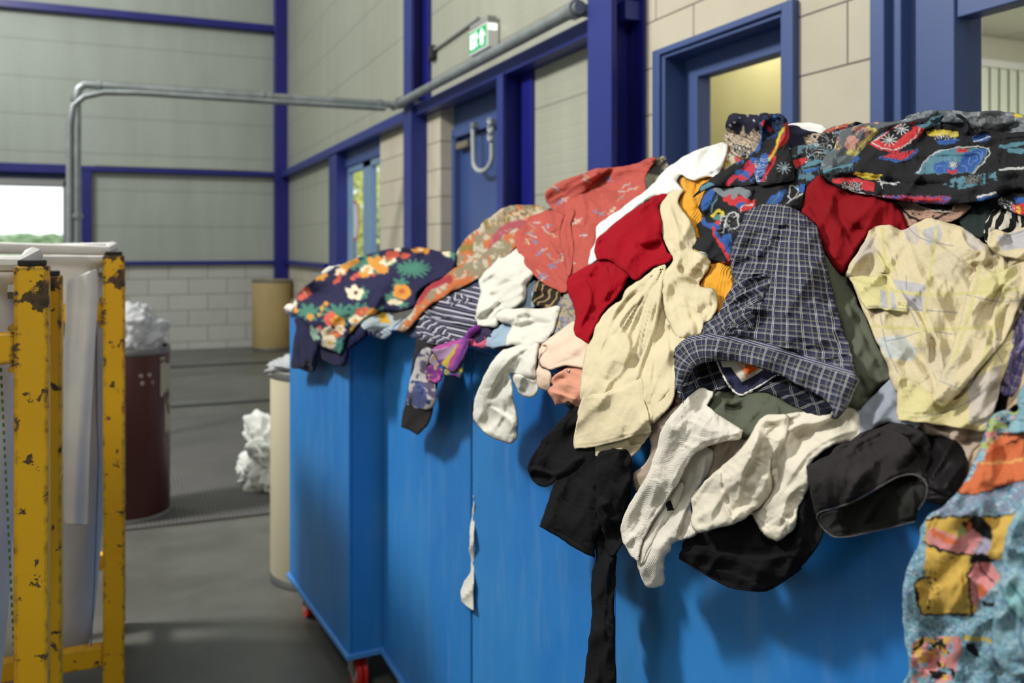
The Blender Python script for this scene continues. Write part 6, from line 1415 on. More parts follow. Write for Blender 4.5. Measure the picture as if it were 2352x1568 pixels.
single(sheet('grey_print_shirt', F['print'], zp(A7, [(1000, 480), (1015, 400), (1060, 350), (1095, 310), (1110, 250), (1160, 195), (1250, 165), (1340, 150), (1480, 140), (1600, 110), (1740, 68), (1850, 80), (1940, 110), (1980, 150), (1800, 150), (1560, 160), (1380, 230), (1300, 320), (1200, 420), (1060, 470)]), 62, 2, (8, 12), zf(A7, [([(1040, 440), (1120, 340), (1260, 230), (1400, 180)], 14, 8, 's'), ([(1120, 420), (1240, 330), (1340, 240)], 12, 6), ([(1350, 190), (1500, 165), (1700, 110)], 12, 6)]), [('dir', -40, 36, 3)], (36, 2), 86, base=srgb(122, 136, 144), paintops=ops), 'faded grey and pink printed shirt edge along the crest left of the red framed motif', 'shirt')
ops = [('blobs', None, srgb(84, 120, 134), 12, .6, 2), ('loops', zp(A7, [(900, 200), (1140, 180), (1100, 420), (900, 420)]), WHc, 16, .05), ('hpoly', zp(A7, [(1010, 215), (1060, 185), (1190, 150), (1180, 185), (1080, 205)]), srgb(190, 90, 74)), ('blobs', zp(A7, [(1100, 130), (1300, 130), (1280, 190), (1100, 190)]), srgb(200, 180, 120), 10, .5, 3), ('hpoly', zp(A7, [(810, 400), (915, 390), (880, 430), (830, 455)]), RDc), ('hpoly', zp(A7, [(880, 440), (960, 390), (1030, 400), (1000, 450), (890, 480)]), TEc), ('line', zp(A7, [(885, 450), (960, 440), (1010, 430)]), 2, BKc), ('line', zp(A7, [(890, 470), (960, 460), (1010, 450)]), 3, BLc)]
single(sheet('black_print_shirt', F['print'], zp(A7, [(795, 400), (790, 330), (860, 300), (940, 290), (1000, 230), (1060, 185), (1140, 165), (1200, 145), (1280, 150), (1280, 180), (1180, 200), (1110, 260), (1090, 320), (1020, 400), (1000, 470), (1000, 500), (920, 560), (830, 600), (820, 540), (830, 470)]), 44, 2, (8, 10), zf(A7, [([(820, 380), (900, 340), (1000, 300), (1080, 240)], 12, 7), ([(830, 500), (900, 450), (1000, 420)], 10, 7, 's'), ([(830, 440), (900, 400), (960, 380)], 9, -6)]), [('dir', -35, 30, 4)], (30, 2.5), 87, base=BKc, paintops=ops), 'black shirt with chalky white and teal scribbles between the twisted and the spread black prints', 'shirt')

# cream black print and cavity garments under big black shirt
ops = [('line', zp(A7, [(1520, 690), (1600, 780), (1700, 800), (1800, 770), (1900, 700)]), 3, srgb(30, 30, 34)), ('hpoly', zp(A7, [(1640, 690), (1930, 690), (1830, 750), (1760, 745)]), srgb(36, 34, 36)), ('loops', zp(A7, [(1500, 690), (1920, 690), (1850, 830), (1550, 830)]), srgb(40, 36, 40), 16, .06), ('line', zp(A7, [(1620, 690), (1740, 730), (1860, 735), (1900, 700)]), 1.6, srgb(210, 190, 170))]
single(sheet('bandana_print_shirt', F['print'], zp(A7, [(1490, 680), (1600, 670), (1800, 680), (1950, 680), (2000, 720), (1900, 800), (1820, 820), (1700, 810), (1620, 830), (1560, 850), (1540, 800), (1510, 740)]), 30, 2, (8, 12), seed=88, base=srgb(186, 146, 124), paintops=ops, flow=[('dir', 10, 40, 3)]), 'pinkish shirt with black bandana print in the shade under the spread black shirt', 'shirt')
single(sheet('dark_green_garment', fabric('bottle_green', srgb(38, 48, 46)), zp(A7, [(1900, 780), (1960, 690), (2100, 680), (2160, 760), (2110, 900), (2000, 900)]), 24, 3, (10, 14), seed=89, flow=[('dir', 80, 30, 4)]), 'dark green cloth in the hollow above the pale yellow shirt', 'clothes')
zb = plaid('zebra_stripes', srgb(26, 26, 26), [(.22, .42, 0, srgb(196, 190, 176), .95)], [])
single(sheet('zebra_top', zb, zp(A7, [(2080, 900), (2090, 830), (2120, 760), (2180, 720), (2280, 730), (2420, 780), (2420, 900), (2200, 900), (2110, 945)]), 34, 3, (10, 14), seed=90, flow=[('dir', 60, 30, 5)], uv=(25, 1), uvwarp=.9), 'black and cream zebra striped top under the spread black shirt at the right edge', 'shirt')
ops = [('hpoly', zp(A7, [(2270, 690), (2430, 680), (2430, 770), (2290, 750)]), RDc), ('hpoly', zp(A7, [(2280, 640), (2430, 650), (2430, 700), (2300, 680)]), BLc), ('loops', zp(A7, [(2180, 640), (2290, 680), (2300, 750), (2180, 700)]), WHc, 9, .1), ('blobs', zp(A7, [(2290, 690), (2420, 700), (2420, 760), (2290, 750)]), YEc, 9, .6, 3)]
single(sheet('print_sleeve_shirt', F['print'], zp(A7, [(2170, 660), (2230, 620), (2330, 620), (2430, 640), (2430, 780), (2330, 770), (2260, 740), (2200, 710)]), 66, 2, (8, 12), seed=91, base=BKc, paintops=ops, flow=[('dir', 25, 26, 4)]), 'black shirt sleeve printed red and blue at the right edge below the spread shirt', 'shirt')

# ================= big black shirt with chalk and colour motifs (spread)
def q7(x, y): return zp(A7, [(x, y)])[0]
ops = [('hpoly', zp(A7, [(1310, 290), (1390, 240), (1480, 170), (1560, 130), (1610, 115), (1640, 170), (1700, 200), (1640, 250), (1560, 300), (1500, 360), (1420, 335)]), RDc), ('hpoly', zp(A7, [(1385, 262), (1460, 205), (1540, 150), (1590, 140), (1615, 185), (1550, 235), (1480, 295), (1430, 288)]), BKc), ('line', zp(A7, [(1340, 280), (1460, 190), (1590, 125), (1660, 205), (1500, 330), (1340, 285)]), 1.2, WHc),
  ('star',)+q7(1535, 190)+(17, WHc), ('star',)+q7(1455, 265)+(18, WHc),
  ('hpoly', zp(A7, [(1610, 160), (1700, 120), (1860, 85), (1900, 110), (1800, 150), (1690, 195)]), TEc), ('loops', zp(A7, [(1600, 100), (1900, 90), (1850, 170), (1620, 180)]), BKc, 14, .12),
  ('poly', zp(A7, [(1705, 210), (1780, 198), (1860, 200), (1915, 210), (1910, 245), (1820, 235), (1730, 235)]), YEc), ('hpoly', zp(A7, [(1770, 270), (1860, 250), (1930, 262), (1880, 290), (1790, 290)]), BLc), ('loops', zp(A7, [(1750, 220), (1900, 210), (1900, 260), (1750, 260)]), WHc, 10, .1),
  ('hpoly', zp(A7, [(1155, 410), (1230, 355), (1270, 390), (1200, 420)]), BLc), ('line', zp(A7, [(1020, 470), (1100, 440), (1200, 430)]), 4, TEc), ('loops', zp(A7, [(1020, 400), (1250, 400), (1200, 480), (1020, 490)]), TEc, 14, .07),
  ('hpoly', zp(A7, [(1380, 380), (1480, 355), (1560, 335), (1655, 325), (1640, 360), (1560, 400), (1500, 410), (1400, 395)]), BLc), ('hpoly', zp(A7, [(1400, 378), (1500, 350), (1640, 330), (1600, 360), (1540, 395), (1480, 380)]), RDc), ('loops', zp(A7, [(1380, 320), (1660, 320), (1640, 410), (1380, 410)]), BKc, 12, .12),
  ('hpoly', zp(A7, [(1620, 490), (1740, 370), (1780, 330), (1860, 325), (2120, 320), (2095, 370), (2060, 420), (2020, 485), (1900, 490), (1750, 488)]), TEc), ('hpoly', zp(A7, [(1750, 480), (1760, 430), (1830, 400), (1930, 410), (1960, 350), (2050, 325), (2110, 325), (2080, 380), (2050, 420), (2000, 485), (1860, 488)]), BLc), ('hpoly', zp(A7, [(1905, 325), (1990, 322), (1970, 350), (1920, 348)]), RDc), ('hpoly', zp(A7, [(1840, 470), (1910, 462), (1900, 485), (1850, 488)]), RDc), ('ell',)+q7(1882, 430)+(12, 8, 0, BKc), ('star',)+q7(1882, 430)+(10, WHc),
  ('loops', zp(A7, [(1760, 400), (2100, 330), (2010, 485), (1760, 485)]), srgb(120, 150, 190), 26, .06), ('line', zp(A7, [(1640, 488), (1780, 340), (2120, 322), (2020, 487)]), 1.2, WHc),
  ('poly', zp(A7, [(1215, 490), (1260, 482), (1400, 495), (1390, 520), (1320, 525), (1240, 505)]), YEc), ('hpoly', zp(A7, [(1075, 525), (1150, 515), (1240, 520), (1355, 548), (1350, 610), (1290, 600), (1180, 570), (1090, 548)]), RDc), ('ell',)+q7(1165, 560)+(11, 7, 20, srgb(60, 30, 34)), ('ell',)+q7(1240, 570)+(13, 9, 20, srgb(60, 30, 34)), ('loops', zp(A7, [(1135, 540), (1280, 540), (1280, 600), (1135, 590)]), WHc, 5, .14),
  ('line', zp(A7, [(1390, 520), (1410, 585)]), 1.2, WHc), ('line', zp(A7, [(1395, 555), (1520, 550)]), 1.2, WHc), ('line', zp(A7, [(1380, 540), (1500, 560)]), 1.2, WHc),
  ('hpoly', zp(A7, [(1790, 570), (1900, 510), (2160, 480), (2170, 540), (2000, 580), (1900, 590)]), TEc), ('blobs', zp(A7, [(1790, 570), (1900, 500), (2170, 470), (2180, 560), (1950, 620), (1850, 600)]), BKc, 9, .5, 4), ('hpoly', zp(A7, [(1950, 505), (2050, 495), (2080, 545), (1980, 560)]), srgb(120, 120, 120)), ('loops', zp(A7, [(1950, 500), (2080, 490), (2090, 560), (1960, 560)]), BKc, 8, .2),
  ('line', zp(A7, [(2200, 310), (2340, 290)]), 4, TEc), ('line', zp(A7, [(2260, 335), (2350, 340)]), 6, TEc), ('line', zp(A7, [(2190, 470), (2350, 445)]), 2.5, WHc), ('hpoly', zp(A7, [(2010, 240), (2080, 220), (2140, 240), (2100, 275), (2020, 275)]), BLc), ('line', zp(A7, [(2020, 275), (2130, 240)]), 1.2, WHc),
  ('hpoly', zp(A7, [(1400, 630), (1560, 638), (1800, 640), (1870, 650), (1840, 690), (1700, 688), (1500, 665)]), BLc), ('loops', zp(A7, [(1400, 625), (1870, 640), (1840, 692), (1420, 670)]), RDc, 12, .16), ('hpoly', zp(A7, [(1500, 655), (1640, 645), (1800, 650), (1810, 675), (1560, 668)]), RDc), ('loops', zp(A7, [(1430, 640), (1820, 640), (1820, 690), (1430, 680)]), srgb(40, 40, 70), 10, .12),
  ('hpoly', zp(A7, [(2040, 650), (2240, 625), (2200, 660), (2040, 680)]), BLc), ('line', zp(A7, [(2040, 640), (2160, 622)]), 2.5, WHc), ('line', zp(A7, [(1180, 600), (1300, 625), (1420, 640)]), 1, WHc)]
o = garment('black_print_shirt', 'large black shirt with bright motifs and a starred red frame, spread across the upper right', 'shirt')
sheet('back', F['print'], zp(A7, [(1150, 420), (1230, 350), (1310, 290), (1400, 230), (1500, 155), (1600, 112), (1700, 115), (1780, 90), (1870, 82), (1940, 105), (1990, 150), (2010, 210), (2080, 200), (2160, 205), (2300, 215), (2430, 215), (2430, 420), (2200, 400), (1600, 520), (1200, 520), (1100, 470)]), 64, 2, (10, 14),
      zf(A7, [([(1330, 300), (1480, 190), (1620, 130)], 14, 4), ([(1620, 300), (1720, 240), (1840, 240), (1980, 240)], 14, -9), ([(1640, 330), (1800, 290), (1980, 280), (2200, 250)], 14, 10, 's'), ([(1900, 90), (1980, 160), (1970, 230)], 10, 12, 's'), ([(1800, 140), (1900, 150), (1950, 200)], 16, -14), ([(1700, 310), (1760, 300), (1880, 310)], 12, 7), ([(2000, 290), (2200, 250), (2400, 230)], 12, 9, 's'), ([(1500, 350), (1600, 310), (1700, 240)], 14, 6), ([(1260, 350), (1330, 360), (1480, 340)], 12, 6)]), [('dir', -25, 40, 3)], (36, 2.2), 92, parent=o, base=BKc, paintops=ops)
sheet('front', F['print'], zp(A7, [(990, 470), (1100, 440), (1200, 420), (1260, 390), (1400, 355), (1560, 335), (1700, 330), (1850, 315), (2100, 318), (2250, 250), (2430, 245), (2430, 640), (2350, 600), (2250, 610), (2180, 640), (2080, 675), (1950, 690), (1840, 692), (1700, 690), (1560, 675), (1440, 655), (1380, 640), (1280, 625), (1160, 595), (1080, 555), (1030, 520)]), 74, 2, (12, 22),
      zf(A7, [([(1060, 500), (1300, 450), (1600, 500), (1900, 495), (2200, 470), (2400, 430)], 16, 12, 's'), ([(1100, 450), (1260, 430), (1420, 430), (1600, 400)], 12, 7), ([(1100, 540), (1300, 570), (1500, 610), (1800, 620), (2200, 570), (2400, 520)], 14, 9, 's'), ([(1040, 510), (1200, 510), (1400, 530), (1700, 560), (2000, 540)], 12, -7), ([(1500, 345), (1800, 340), (2100, 330), (2400, 300)], 12, 7), ([(1250, 400), (1500, 420), (1800, 380)], 14, -4), ([(1450, 650), (1700, 660), (1900, 655)], 8, 5)]), [('dir', 2, 36, 3.5)], (36, 2.4), 93, parent=o, base=BKc, paintops=ops)

# ================= twisted black print shirt (left)
ops = [('loops', zp(A7, [(590, 90), (800, 90), (800, 260), (590, 260)]), BLc, 14, .12), ('ell',)+q7(620, 155)+(4, 6, 20, RDc), ('ell',)+q7(655, 185)+(4, 9, -20, RDc), ('hpoly', zp(A7, [(590, 200), (620, 210), (610, 290), (580, 350), (560, 330), (595, 260)]), BLc), ('hpoly', zp(A7, [(750, 150), (785, 150), (800, 240), (760, 300), (700, 340), (650, 400), (640, 380), (720, 280), (755, 220)]), RDc), ('line', zp(A7, [(760, 180), (720, 250), (700, 330), (650, 400)]), 3, YEc), ('line', zp(A7, [(570, 290), (540, 330), (500, 370)]), 5, BLc), ('line', zp(A7, [(500, 370), (470, 385)]), 4, YEc),
  ('poly', zp(A7, [(440, 520), (470, 460), (540, 390), (570, 420), (560, 480), (500, 530)]), srgb(196, 40, 66)), ('blobs', zp(A7, [(430, 400), (580, 380), (580, 540), (430, 540)]), BLc, 12, .55, 4), ('poly', zp(A7, [(560, 500), (570, 430), (620, 360), (650, 370), (640, 460), (600, 540), (565, 540)]), BLc), ('loops', zp(A7, [(560, 400), (660, 380), (640, 540), (560, 540)]), WHc, 12, .1), ('line', zp(A7, [(615, 530), (650, 460), (690, 380)]), 4, RDc),
  ('star',)+q7(755, 450)+(17, srgb(140, 160, 170)), ('line', zp(A7, [(380, 565), (400, 530), (430, 510)]), 5, srgb(196, 40, 66)), ('hpoly', zp(A7, [(200, 580), (250, 545), (290, 560), (240, 595), (195, 610)]), TEc)]
o = garment('black_print_shirt', 'black shirt with red and blue motifs twisted into a tall loop beside the navy roll', 'shirt')
sheet('loop', F['print'], zp(A7, [(590, 170), (615, 115), (650, 92), (690, 86), (740, 95), (775, 135), (795, 200), (795, 260), (790, 330), (815, 400), (832, 470), (815, 540), (700, 560), (600, 570), (560, 520), (580, 420), (570, 330), (600, 250)]), 66, 2, (10, 16),
      zf(A7, [([(620, 130), (610, 220), (590, 330), (570, 460)], 12, 10, 's'), ([(660, 130), (680, 200), (650, 260), (620, 320)], 16, -16), ([(770, 150), (760, 240), (700, 330), (620, 480)], 12, 11, 's'), ([(780, 330), (720, 420), (640, 540)], 14, 6), ([(640, 360), (600, 420), (590, 520)], 10, 6)]), [('dir', 110, 26, 3)], seed=94, parent=o, base=BKc, paintops=ops)
sheet('sleeve', F['print'], zp(A7, [(143, 646, 1), (180, 605), (200, 570), (245, 540), (300, 500), (380, 450), (450, 410), (520, 365), (575, 330), (600, 330), (620, 420), (570, 520), (560, 560), (480, 570), (390, 575), (290, 575), (240, 595), (180, 630)]), 58, 2, (8, 14),
      zf(A7, [([(220, 580), (340, 530), (460, 440), (560, 360)], 16, 10), ([(380, 570), (460, 510), (560, 470)], 12, 7, 's'), ([(440, 530), (500, 470), (560, 400)], 9, -7)]), [('dir', -38, 28, 3)], (26, 2), 95, parent=o, base=BKc, paintops=ops)
ops = [('poly', zp(A7, [(200, 700), (240, 610), (290, 590), (280, 660), (220, 740)]), BLc), ('line', zp(A7, [(300, 590), (360, 620), (440, 600), (520, 620)]), 7, GYc), ('poly', zp(A7, [(350, 650), (400, 625), (470, 640), (540, 670), (500, 700), (400, 700)]), RDc), ('poly', zp(A7, [(440, 690), (500, 680), (510, 720), (460, 730)]), BLc), ('hpoly', zp(A7, [(500, 680), (570, 660), (555, 720), (450, 740)]), RDc), ('line', zp(A7, [(420, 650), (450, 610), (500, 640)]), 5, GYc), ('line', zp(A7, [(470, 740), (480, 700), (550, 690)]), 1, WHc),
  ('line', zp(A7, [(310, 640), (280, 700), (270, 740)]), 2, TEc), ('line', zp(A7, [(280, 770), (310, 740), (350, 745), (330, 780)]), 3.5, YEc), ('poly', zp(A7, [(280, 790), (310, 760), (350, 775), (330, 800)]), srgb(90, 130, 120)), ('poly', zp(A7, [(290, 810), (325, 800), (320, 825), (295, 825)]), RDc), ('line', zp(A7, [(210, 790), (240, 830), (320, 840)]), 5, BLc),
  ('ell',)+q7(368, 832)+(4.5, 4.5, 0, WHc), ('ell',)+q7(368, 832)+(3, 3, 0, BKc), ('ell',)+q7(398, 862)+(5, 4, 0, GYc), ('line', zp(A7, [(350, 880), (380, 770), (430, 750), (450, 820), (420, 860)]), 1.3, WHc), ('line', zp(A7, [(330, 820), (345, 770), (380, 775)]), 1.3, WHc), ('line', zp(A7, [(420, 780), (450, 760), (445, 830)]), 1.3, WHc), ('loops', zp(A7, [(320, 760), (460, 740), (460, 900), (330, 900)]), srgb(150, 155, 158), 18, .04),
  ('poly', zp(A7, [(340, 930), (380, 890), (410, 900), (400, 1000), (390, 1050)]), BLc), ('line', zp(A7, [(285, 855), (310, 920), (390, 1060)]), 4, RDc), ('line', zp(A7, [(300, 870), (340, 940)]), 4, BLc), ('line', zp(A7, [(135, 985), (170, 1008), (200, 1012)]), 2.5, YEc), ('line', zp(A7, [(200, 1010), (240, 1030)]), 2, WHc), ('line', zp(A7, [(330, 1095), (410, 1085)]), 4, RDc),
  ('poly', zp(A7, [(640, 680), (700, 620), (770, 590), (750, 650), (700, 690)]), BLc), ('line', zp(A7, [(670, 680), (720, 640), (720, 610)]), 1.5, TEc), ('poly', zp(A7, [(830, 570), (900, 560), (880, 620), (840, 600)]), BLc), ('line', zp(A7, [(770, 690), (850, 610), (800, 570), (790, 660), (880, 620)]), 1, WHc), ('line', zp(A7, [(480, 850), (460, 900)]), 3, YEc)]
sheet('front', F['print'], zp(A7, [(130, 960), (145, 915), (200, 905), (185, 860), (172, 830), (200, 800), (215, 770), (190, 720), (200, 680), (240, 610), (290, 575), (400, 575), (520, 570), (620, 560), (700, 540), (820, 530), (920, 500), (900, 570), (890, 640), (870, 720), (800, 740), (600, 780), (520, 820), (470, 900), (440, 1000), (412, 1082), (330, 1080), (260, 1060), (200, 1030), (160, 1000)]), 50, 2, (10, 16),
      zf(A7, [([(210, 700), (300, 640), (420, 640), (560, 600)], 14, 7), ([(190, 840), (260, 850), (330, 820), (380, 760)], 10, 9, 's'), ([(150, 950), (260, 950), (360, 1010)], 18, 8), ([(300, 850), (380, 900), (420, 1000)], 12, -6), ([(560, 600), (540, 700), (480, 820)], 12, -6), ([(700, 580), (760, 640), (860, 660)], 14, 7), ([(480, 640), (600, 680), (760, 620)], 12, 6), ([(220, 760), (300, 760), (360, 720)], 10, -7)]), [('dir', -30, 32, 3.5)], (30, 2.4), 96, parent=o, base=BKc, paintops=ops)

# ================= pale yellow checked shirt
pb_, pl_, py_ = srgb(190, 188, 192), srgb(202, 191, 178), srgb(220, 209, 148)
yb_ = srgb(222, 206, 166)
ops = [('hpoly', zp(A8, [(1440, 500), (1640, 530), (1620, 700), (1540, 660), (1470, 560)]), pb_), ('hpoly', zp(A8, [(1500, 200), (1580, 170), (1600, 240), (1590, 300), (1520, 260)]), pl_), ('hpoly', zp(A8, [(1620, 200), (1720, 170), (1740, 240), (1700, 300), (1640, 290)]), pb_), ('hpoly', zp(A8, [(1360, 560), (1450, 580), (1460, 680), (1370, 670)]), pb_), ('hpoly', zp(A8, [(1340, 850), (1500, 830), (1590, 930), (1560, 990), (1400, 970)]), srgb(198, 204, 200)),
  ('hpoly', zp(A8, [(1650, 370), (1850, 300), (1880, 420), (1840, 520), (1700, 500)]), srgb(214, 200, 168)), ('hpoly', zp(A8, [(1350, 340), (1480, 400), (1430, 480), (1360, 420)]), py_), ('hpoly', zp(A8, [(1600, 900), (1850, 940), (1800, 1150), (1640, 1050)]), srgb(214, 200, 168)), ('hpoly', zp(A8, [(1480, 1100), (1650, 1180), (1800, 1300), (1480, 1340)]), py_), ('hpoly', zp(A8, [(2060, 240), (2227, 200), (2300, 300), (2100, 330)]), pb_), ('hpoly', zp(A8, [(1860, 190), (1960, 250), (2000, 330), (1900, 320)]), pl_),
  ('hpoly', zp(A8, [(1260, 280), (1320, 230), (1340, 330), (1250, 400), (1200, 420)]), pl_), ('hpoly', zp(A8, [(1890, 1100), (2020, 1050), (2100, 1000), (2060, 1380), (1900, 1360)]), pl_), ('hpoly', zp(A8, [(1960, 500), (2100, 420), (2200, 440), (2100, 600), (1960, 600)]), py_)]
bl_ = srgb(130, 136, 160)
for l in ([(1290, 660), (1400, 670), (1830, 700)], [(1870, 590), (2080, 635), (2240, 620)], [(1400, 870), (1500, 850), (1640, 810), (1800, 830)], [(1360, 690), (1400, 900), (1470, 1060)], [(2080, 640), (2060, 900), (2100, 1000)], [(1480, 120), (1600, 250), (1800, 300)], [(1520, 480), (1530, 640), (1600, 800)], [(1720, 1110), (1870, 1170)], [(1600, 1330), (1800, 1280), (1980, 1180)]): ops.append(('line', zp(A8, l), .9, bl_, 1))
for l in ([(1700, 200), (1660, 500), (1600, 900)], [(1960, 440), (1900, 700), (1800, 1000)], [(2130, 440), (2080, 700), (1980, 1000)], [(1380, 200), (1400, 500), (1440, 800)], [(1200, 500), (1600, 590), (2200, 560)], [(1300, 780), (1700, 800), (2100, 780)]): ops.append(('line', zp(A8, l), 4, srgb(212, 202, 138)))
o = garment('pale_yellow_shirt', 'pale yellow shirt with faint blue and lilac checks on the right of the pile', 'shirt')
sheet('back', F['print'], zp(A8, [(1150, 480), (1180, 410), (1230, 330), (1270, 270), (1300, 200), (1340, 175), (1420, 172), (1500, 205), (1580, 160), (1650, 132), (1700, 140), (1750, 152), (1850, 185), (1920, 225), (1990, 280), (2100, 330), (2300, 400), (2300, 640), (2180, 760), (2080, 1100), (2000, 1300), (1500, 1200), (1400, 1000), (1330, 860), (1290, 760), (1240, 640), (1180, 500)]), 64, 2, (14, 20),
      zf(A8, [([(1170, 470), (1260, 360), (1340, 340), (1400, 450), (1400, 470)], 12, 12, 's'), ([(1200, 400), (1280, 310), (1400, 230), (1520, 220)], 18, 7), ([(1560, 200), (1700, 290), (1850, 400), (1920, 440)], 18, 9, 's'), ([(1320, 230), (1400, 300), (1440, 440), (1500, 600), (1620, 780), (1660, 1000)], 20, 10, 's'), ([(1390, 640), (1450, 800), (1600, 960), (1660, 1060)], 16, -10), ([(1850, 200), (1880, 290), (1960, 340)], 12, 8, 's'), ([(1500, 480), (1700, 620), (1700, 860)], 24, 6), ([(1350, 880), (1500, 940), (1640, 1100)], 16, 7), ([(1300, 180), (1340, 240), (1300, 310)], 8, -6), ([(1920, 440), (1960, 420), (2040, 440)], 12, -12), ([(1900, 400), (2000, 380), (2100, 350)], 12, 7), ([(1660, 700), (1740, 900), (1700, 1060)], 16, 5)]),
      [('dir', 64, 58, 5, 9)], (52, 2.4), 97, parent=o, base=yb_, paintops=ops, wob=2)
sheet('lower_flap', F['print'], zp(A8, [(1463, 1345, 1), (1465, 1200), (1468, 1085), (1560, 1100), (1700, 1200), (1850, 1200), (2000, 1000), (2160, 800), (2160, 950), (2100, 1100), (2060, 1250), (2020, 1350), (1985, 1410), (1850, 1392), (1700, 1372), (1560, 1355)]), 76, 2, (5, 6),
      zf(A8, [([(1480, 1120), (1620, 1180), (1760, 1260), (1900, 1260)], 20, -8), ([(1480, 1300), (1640, 1310), (1820, 1270), (2000, 1120)], 3, 1.6, 'seam'), ([(1900, 1380), (1960, 1260), (2080, 1060)], 18, 7), ([(2000, 1280), (2060, 1120)], 12, -5)]), [('dir', -20, 50, 2.5)], (50, 2), 98, parent=o, base=srgb(222, 208, 150), paintops=ops, wob=2)
sheet('pocket_flap', F['print'], zp(A8, [(1180, 490, 1), (1240, 478), (1330, 478), (1400, 465), (1440, 500), (1480, 600), (1540, 690), (1430, 690), (1370, 672), (1280, 680, 1), (1230, 590)]), 78, 2, (5, 8),
      zf(A8, [([(1280, 675), (1370, 668), (1460, 695), (1540, 690)], 2.5, 2.2, 'seam'), ([(1390, 480), (1420, 580), (1500, 680)], 9, -8), ([(1220, 500), (1300, 600), (1400, 650)], 18, 5)]), seed=99, parent=o, base=srgb(224, 214, 150), paintops=ops, wob=2)
sheet('placket', F['print'], zp(A8, [(1890, 560), (1960, 440), (2060, 460), (2160, 420), (2300, 380), (2290, 560), (2210, 640), (2130, 830), (2060, 930), (1940, 1060), (1860, 1160), (1790, 1230), (1740, 1262), (1680, 1225, 1), (1720, 1100), (1790, 930), (1850, 730)]), 86, 2, (5, 8),
      zf(A8, [([(1895, 580), (1860, 720), (1800, 900), (1740, 1060), (1690, 1210)], 3, 3, 'seam'), ([(2060, 860), (2050, 700), (2110, 560), (2200, 480)], 10, 10, 's'), ([(2080, 880), (2100, 720), (2160, 620)], 12, -6), ([(1960, 600), (1920, 800), (1820, 1040)], 24, 5), ([(2000, 480), (2040, 560), (2000, 700)], 16, 5), ([(2040, 900), (1940, 1030), (1820, 1180)], 8, 5)]), [('dir', 105, 50, 3.5, 8)], (44, 2.2), 100, parent=o, base=yb_, paintops=ops, wob=2)
sheet('collar', F['print'], zp(A8, [(2005, 270), (2015, 225), (2060, 203), (2130, 220), (2200, 195), (2300, 180), (2300, 400), (2200, 380), (2120, 370), (2060, 340), (2020, 310)]), 86, 2, (8, 14),
      zf(A8, [([(2015, 240), (2080, 220), (2140, 240), (2240, 210)], 2.5, 2.2, 'seam'), ([(2040, 300), (2140, 320), (2280, 330)], 16, 6), ([(2120, 235), (2180, 300), (2290, 300)], 12, -6)]), seed=101, parent=o, base=yb_, paintops=ops, wob=2)
pp = plaid('purple_plaid', srgb(120, 112, 146), [(.3, .4, 0, srgb(70, 66, 120), .6), (.3, .08, .6, srgb(200, 196, 200), .5)], [(.3, .4, .2, srgb(66, 62, 110), .6), (.3, .08, .7, srgb(196, 160, 170), .5)])
single(sheet('purple_checked_shirt', pp, zp(A8, [(2320, 560), (2227, 640), (2180, 740), (2140, 860), (2110, 1000), (2080, 1170), (2160, 1200), (2240, 1080), (2330, 1000)]), 64, 3, (10, 14), zf(A8, [([(2220, 680), (2160, 900), (2120, 1140)], 20, 9, 's')]), [('dir', 105, 34, 4)], seed=102, uv=(15, 1), uvwarp=2), 'purple and blue checked shirt in the fold at the right edge', 'shirt')

# ================= navy checked shirt (foreground)
W1 = srgb(190, 190, 184); G1 = srgb(128, 128, 108)
pm = plaid('navy_check', srgb(46, 48, 72), [(.28, .035, 0, W1, .85), (.28, .035, .10, W1, .85), (.28, .11, .50, G1, .45), (.14, .02, .27, srgb(140, 142, 160), .5)],
           [(.27, .032, 0, W1, .75), (.27, .032, .095, W1, .5), (.27, .12, .5, G1, .45), (.135, .02, .30, srgb(140, 142, 160), .5)])
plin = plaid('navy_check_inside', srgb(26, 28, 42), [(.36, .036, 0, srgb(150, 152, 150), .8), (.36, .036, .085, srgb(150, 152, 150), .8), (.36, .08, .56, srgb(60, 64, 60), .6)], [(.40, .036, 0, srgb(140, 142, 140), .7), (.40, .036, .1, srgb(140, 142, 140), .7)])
o = garment('checked_shirt', 'navy and white checked shirt sleeve mouth in the foreground, a sewn label inside it', 'shirt')
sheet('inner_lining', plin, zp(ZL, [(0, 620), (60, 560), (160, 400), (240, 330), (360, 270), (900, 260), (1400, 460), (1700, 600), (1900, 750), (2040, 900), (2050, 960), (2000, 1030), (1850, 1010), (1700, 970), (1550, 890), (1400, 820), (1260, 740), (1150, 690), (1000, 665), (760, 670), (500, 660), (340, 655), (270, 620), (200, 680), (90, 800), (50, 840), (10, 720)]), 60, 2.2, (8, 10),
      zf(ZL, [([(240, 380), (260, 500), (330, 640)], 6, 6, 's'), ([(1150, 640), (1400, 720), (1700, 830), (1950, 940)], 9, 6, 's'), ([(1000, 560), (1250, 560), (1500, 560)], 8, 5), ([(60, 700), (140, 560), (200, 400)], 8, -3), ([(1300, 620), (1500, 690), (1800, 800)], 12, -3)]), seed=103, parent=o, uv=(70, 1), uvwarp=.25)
lab = F['print']
sheet('label_patch', fabric('navy_label_ground', srgb(50, 52, 78)), zp(ZL, [(500, 250, 1), (540, 370), (610, 520), (680, 620), (770, 700), (840, 705, 1), (960, 650), (1120, 560), (1290, 440), (1330, 400, 1), (1200, 260)]), 72, 1.5, (3, 3), zf(ZL, [([(580, 380), (700, 590), (800, 660), (960, 590), (1200, 430)], 1.2, .8, 'seam')]), seed=104, parent=o, smoothn=2)
roll_tube('frayed_edge', F['thread'], zp(ZL, [(490, 280), (530, 380), (600, 520), (660, 610), (730, 680), (800, 710), (850, 695), (960, 640), (1100, 560), (1220, 480), (1300, 440)]), [2.2, 3.0, 2.4], 70, o, 7, jit=.4)
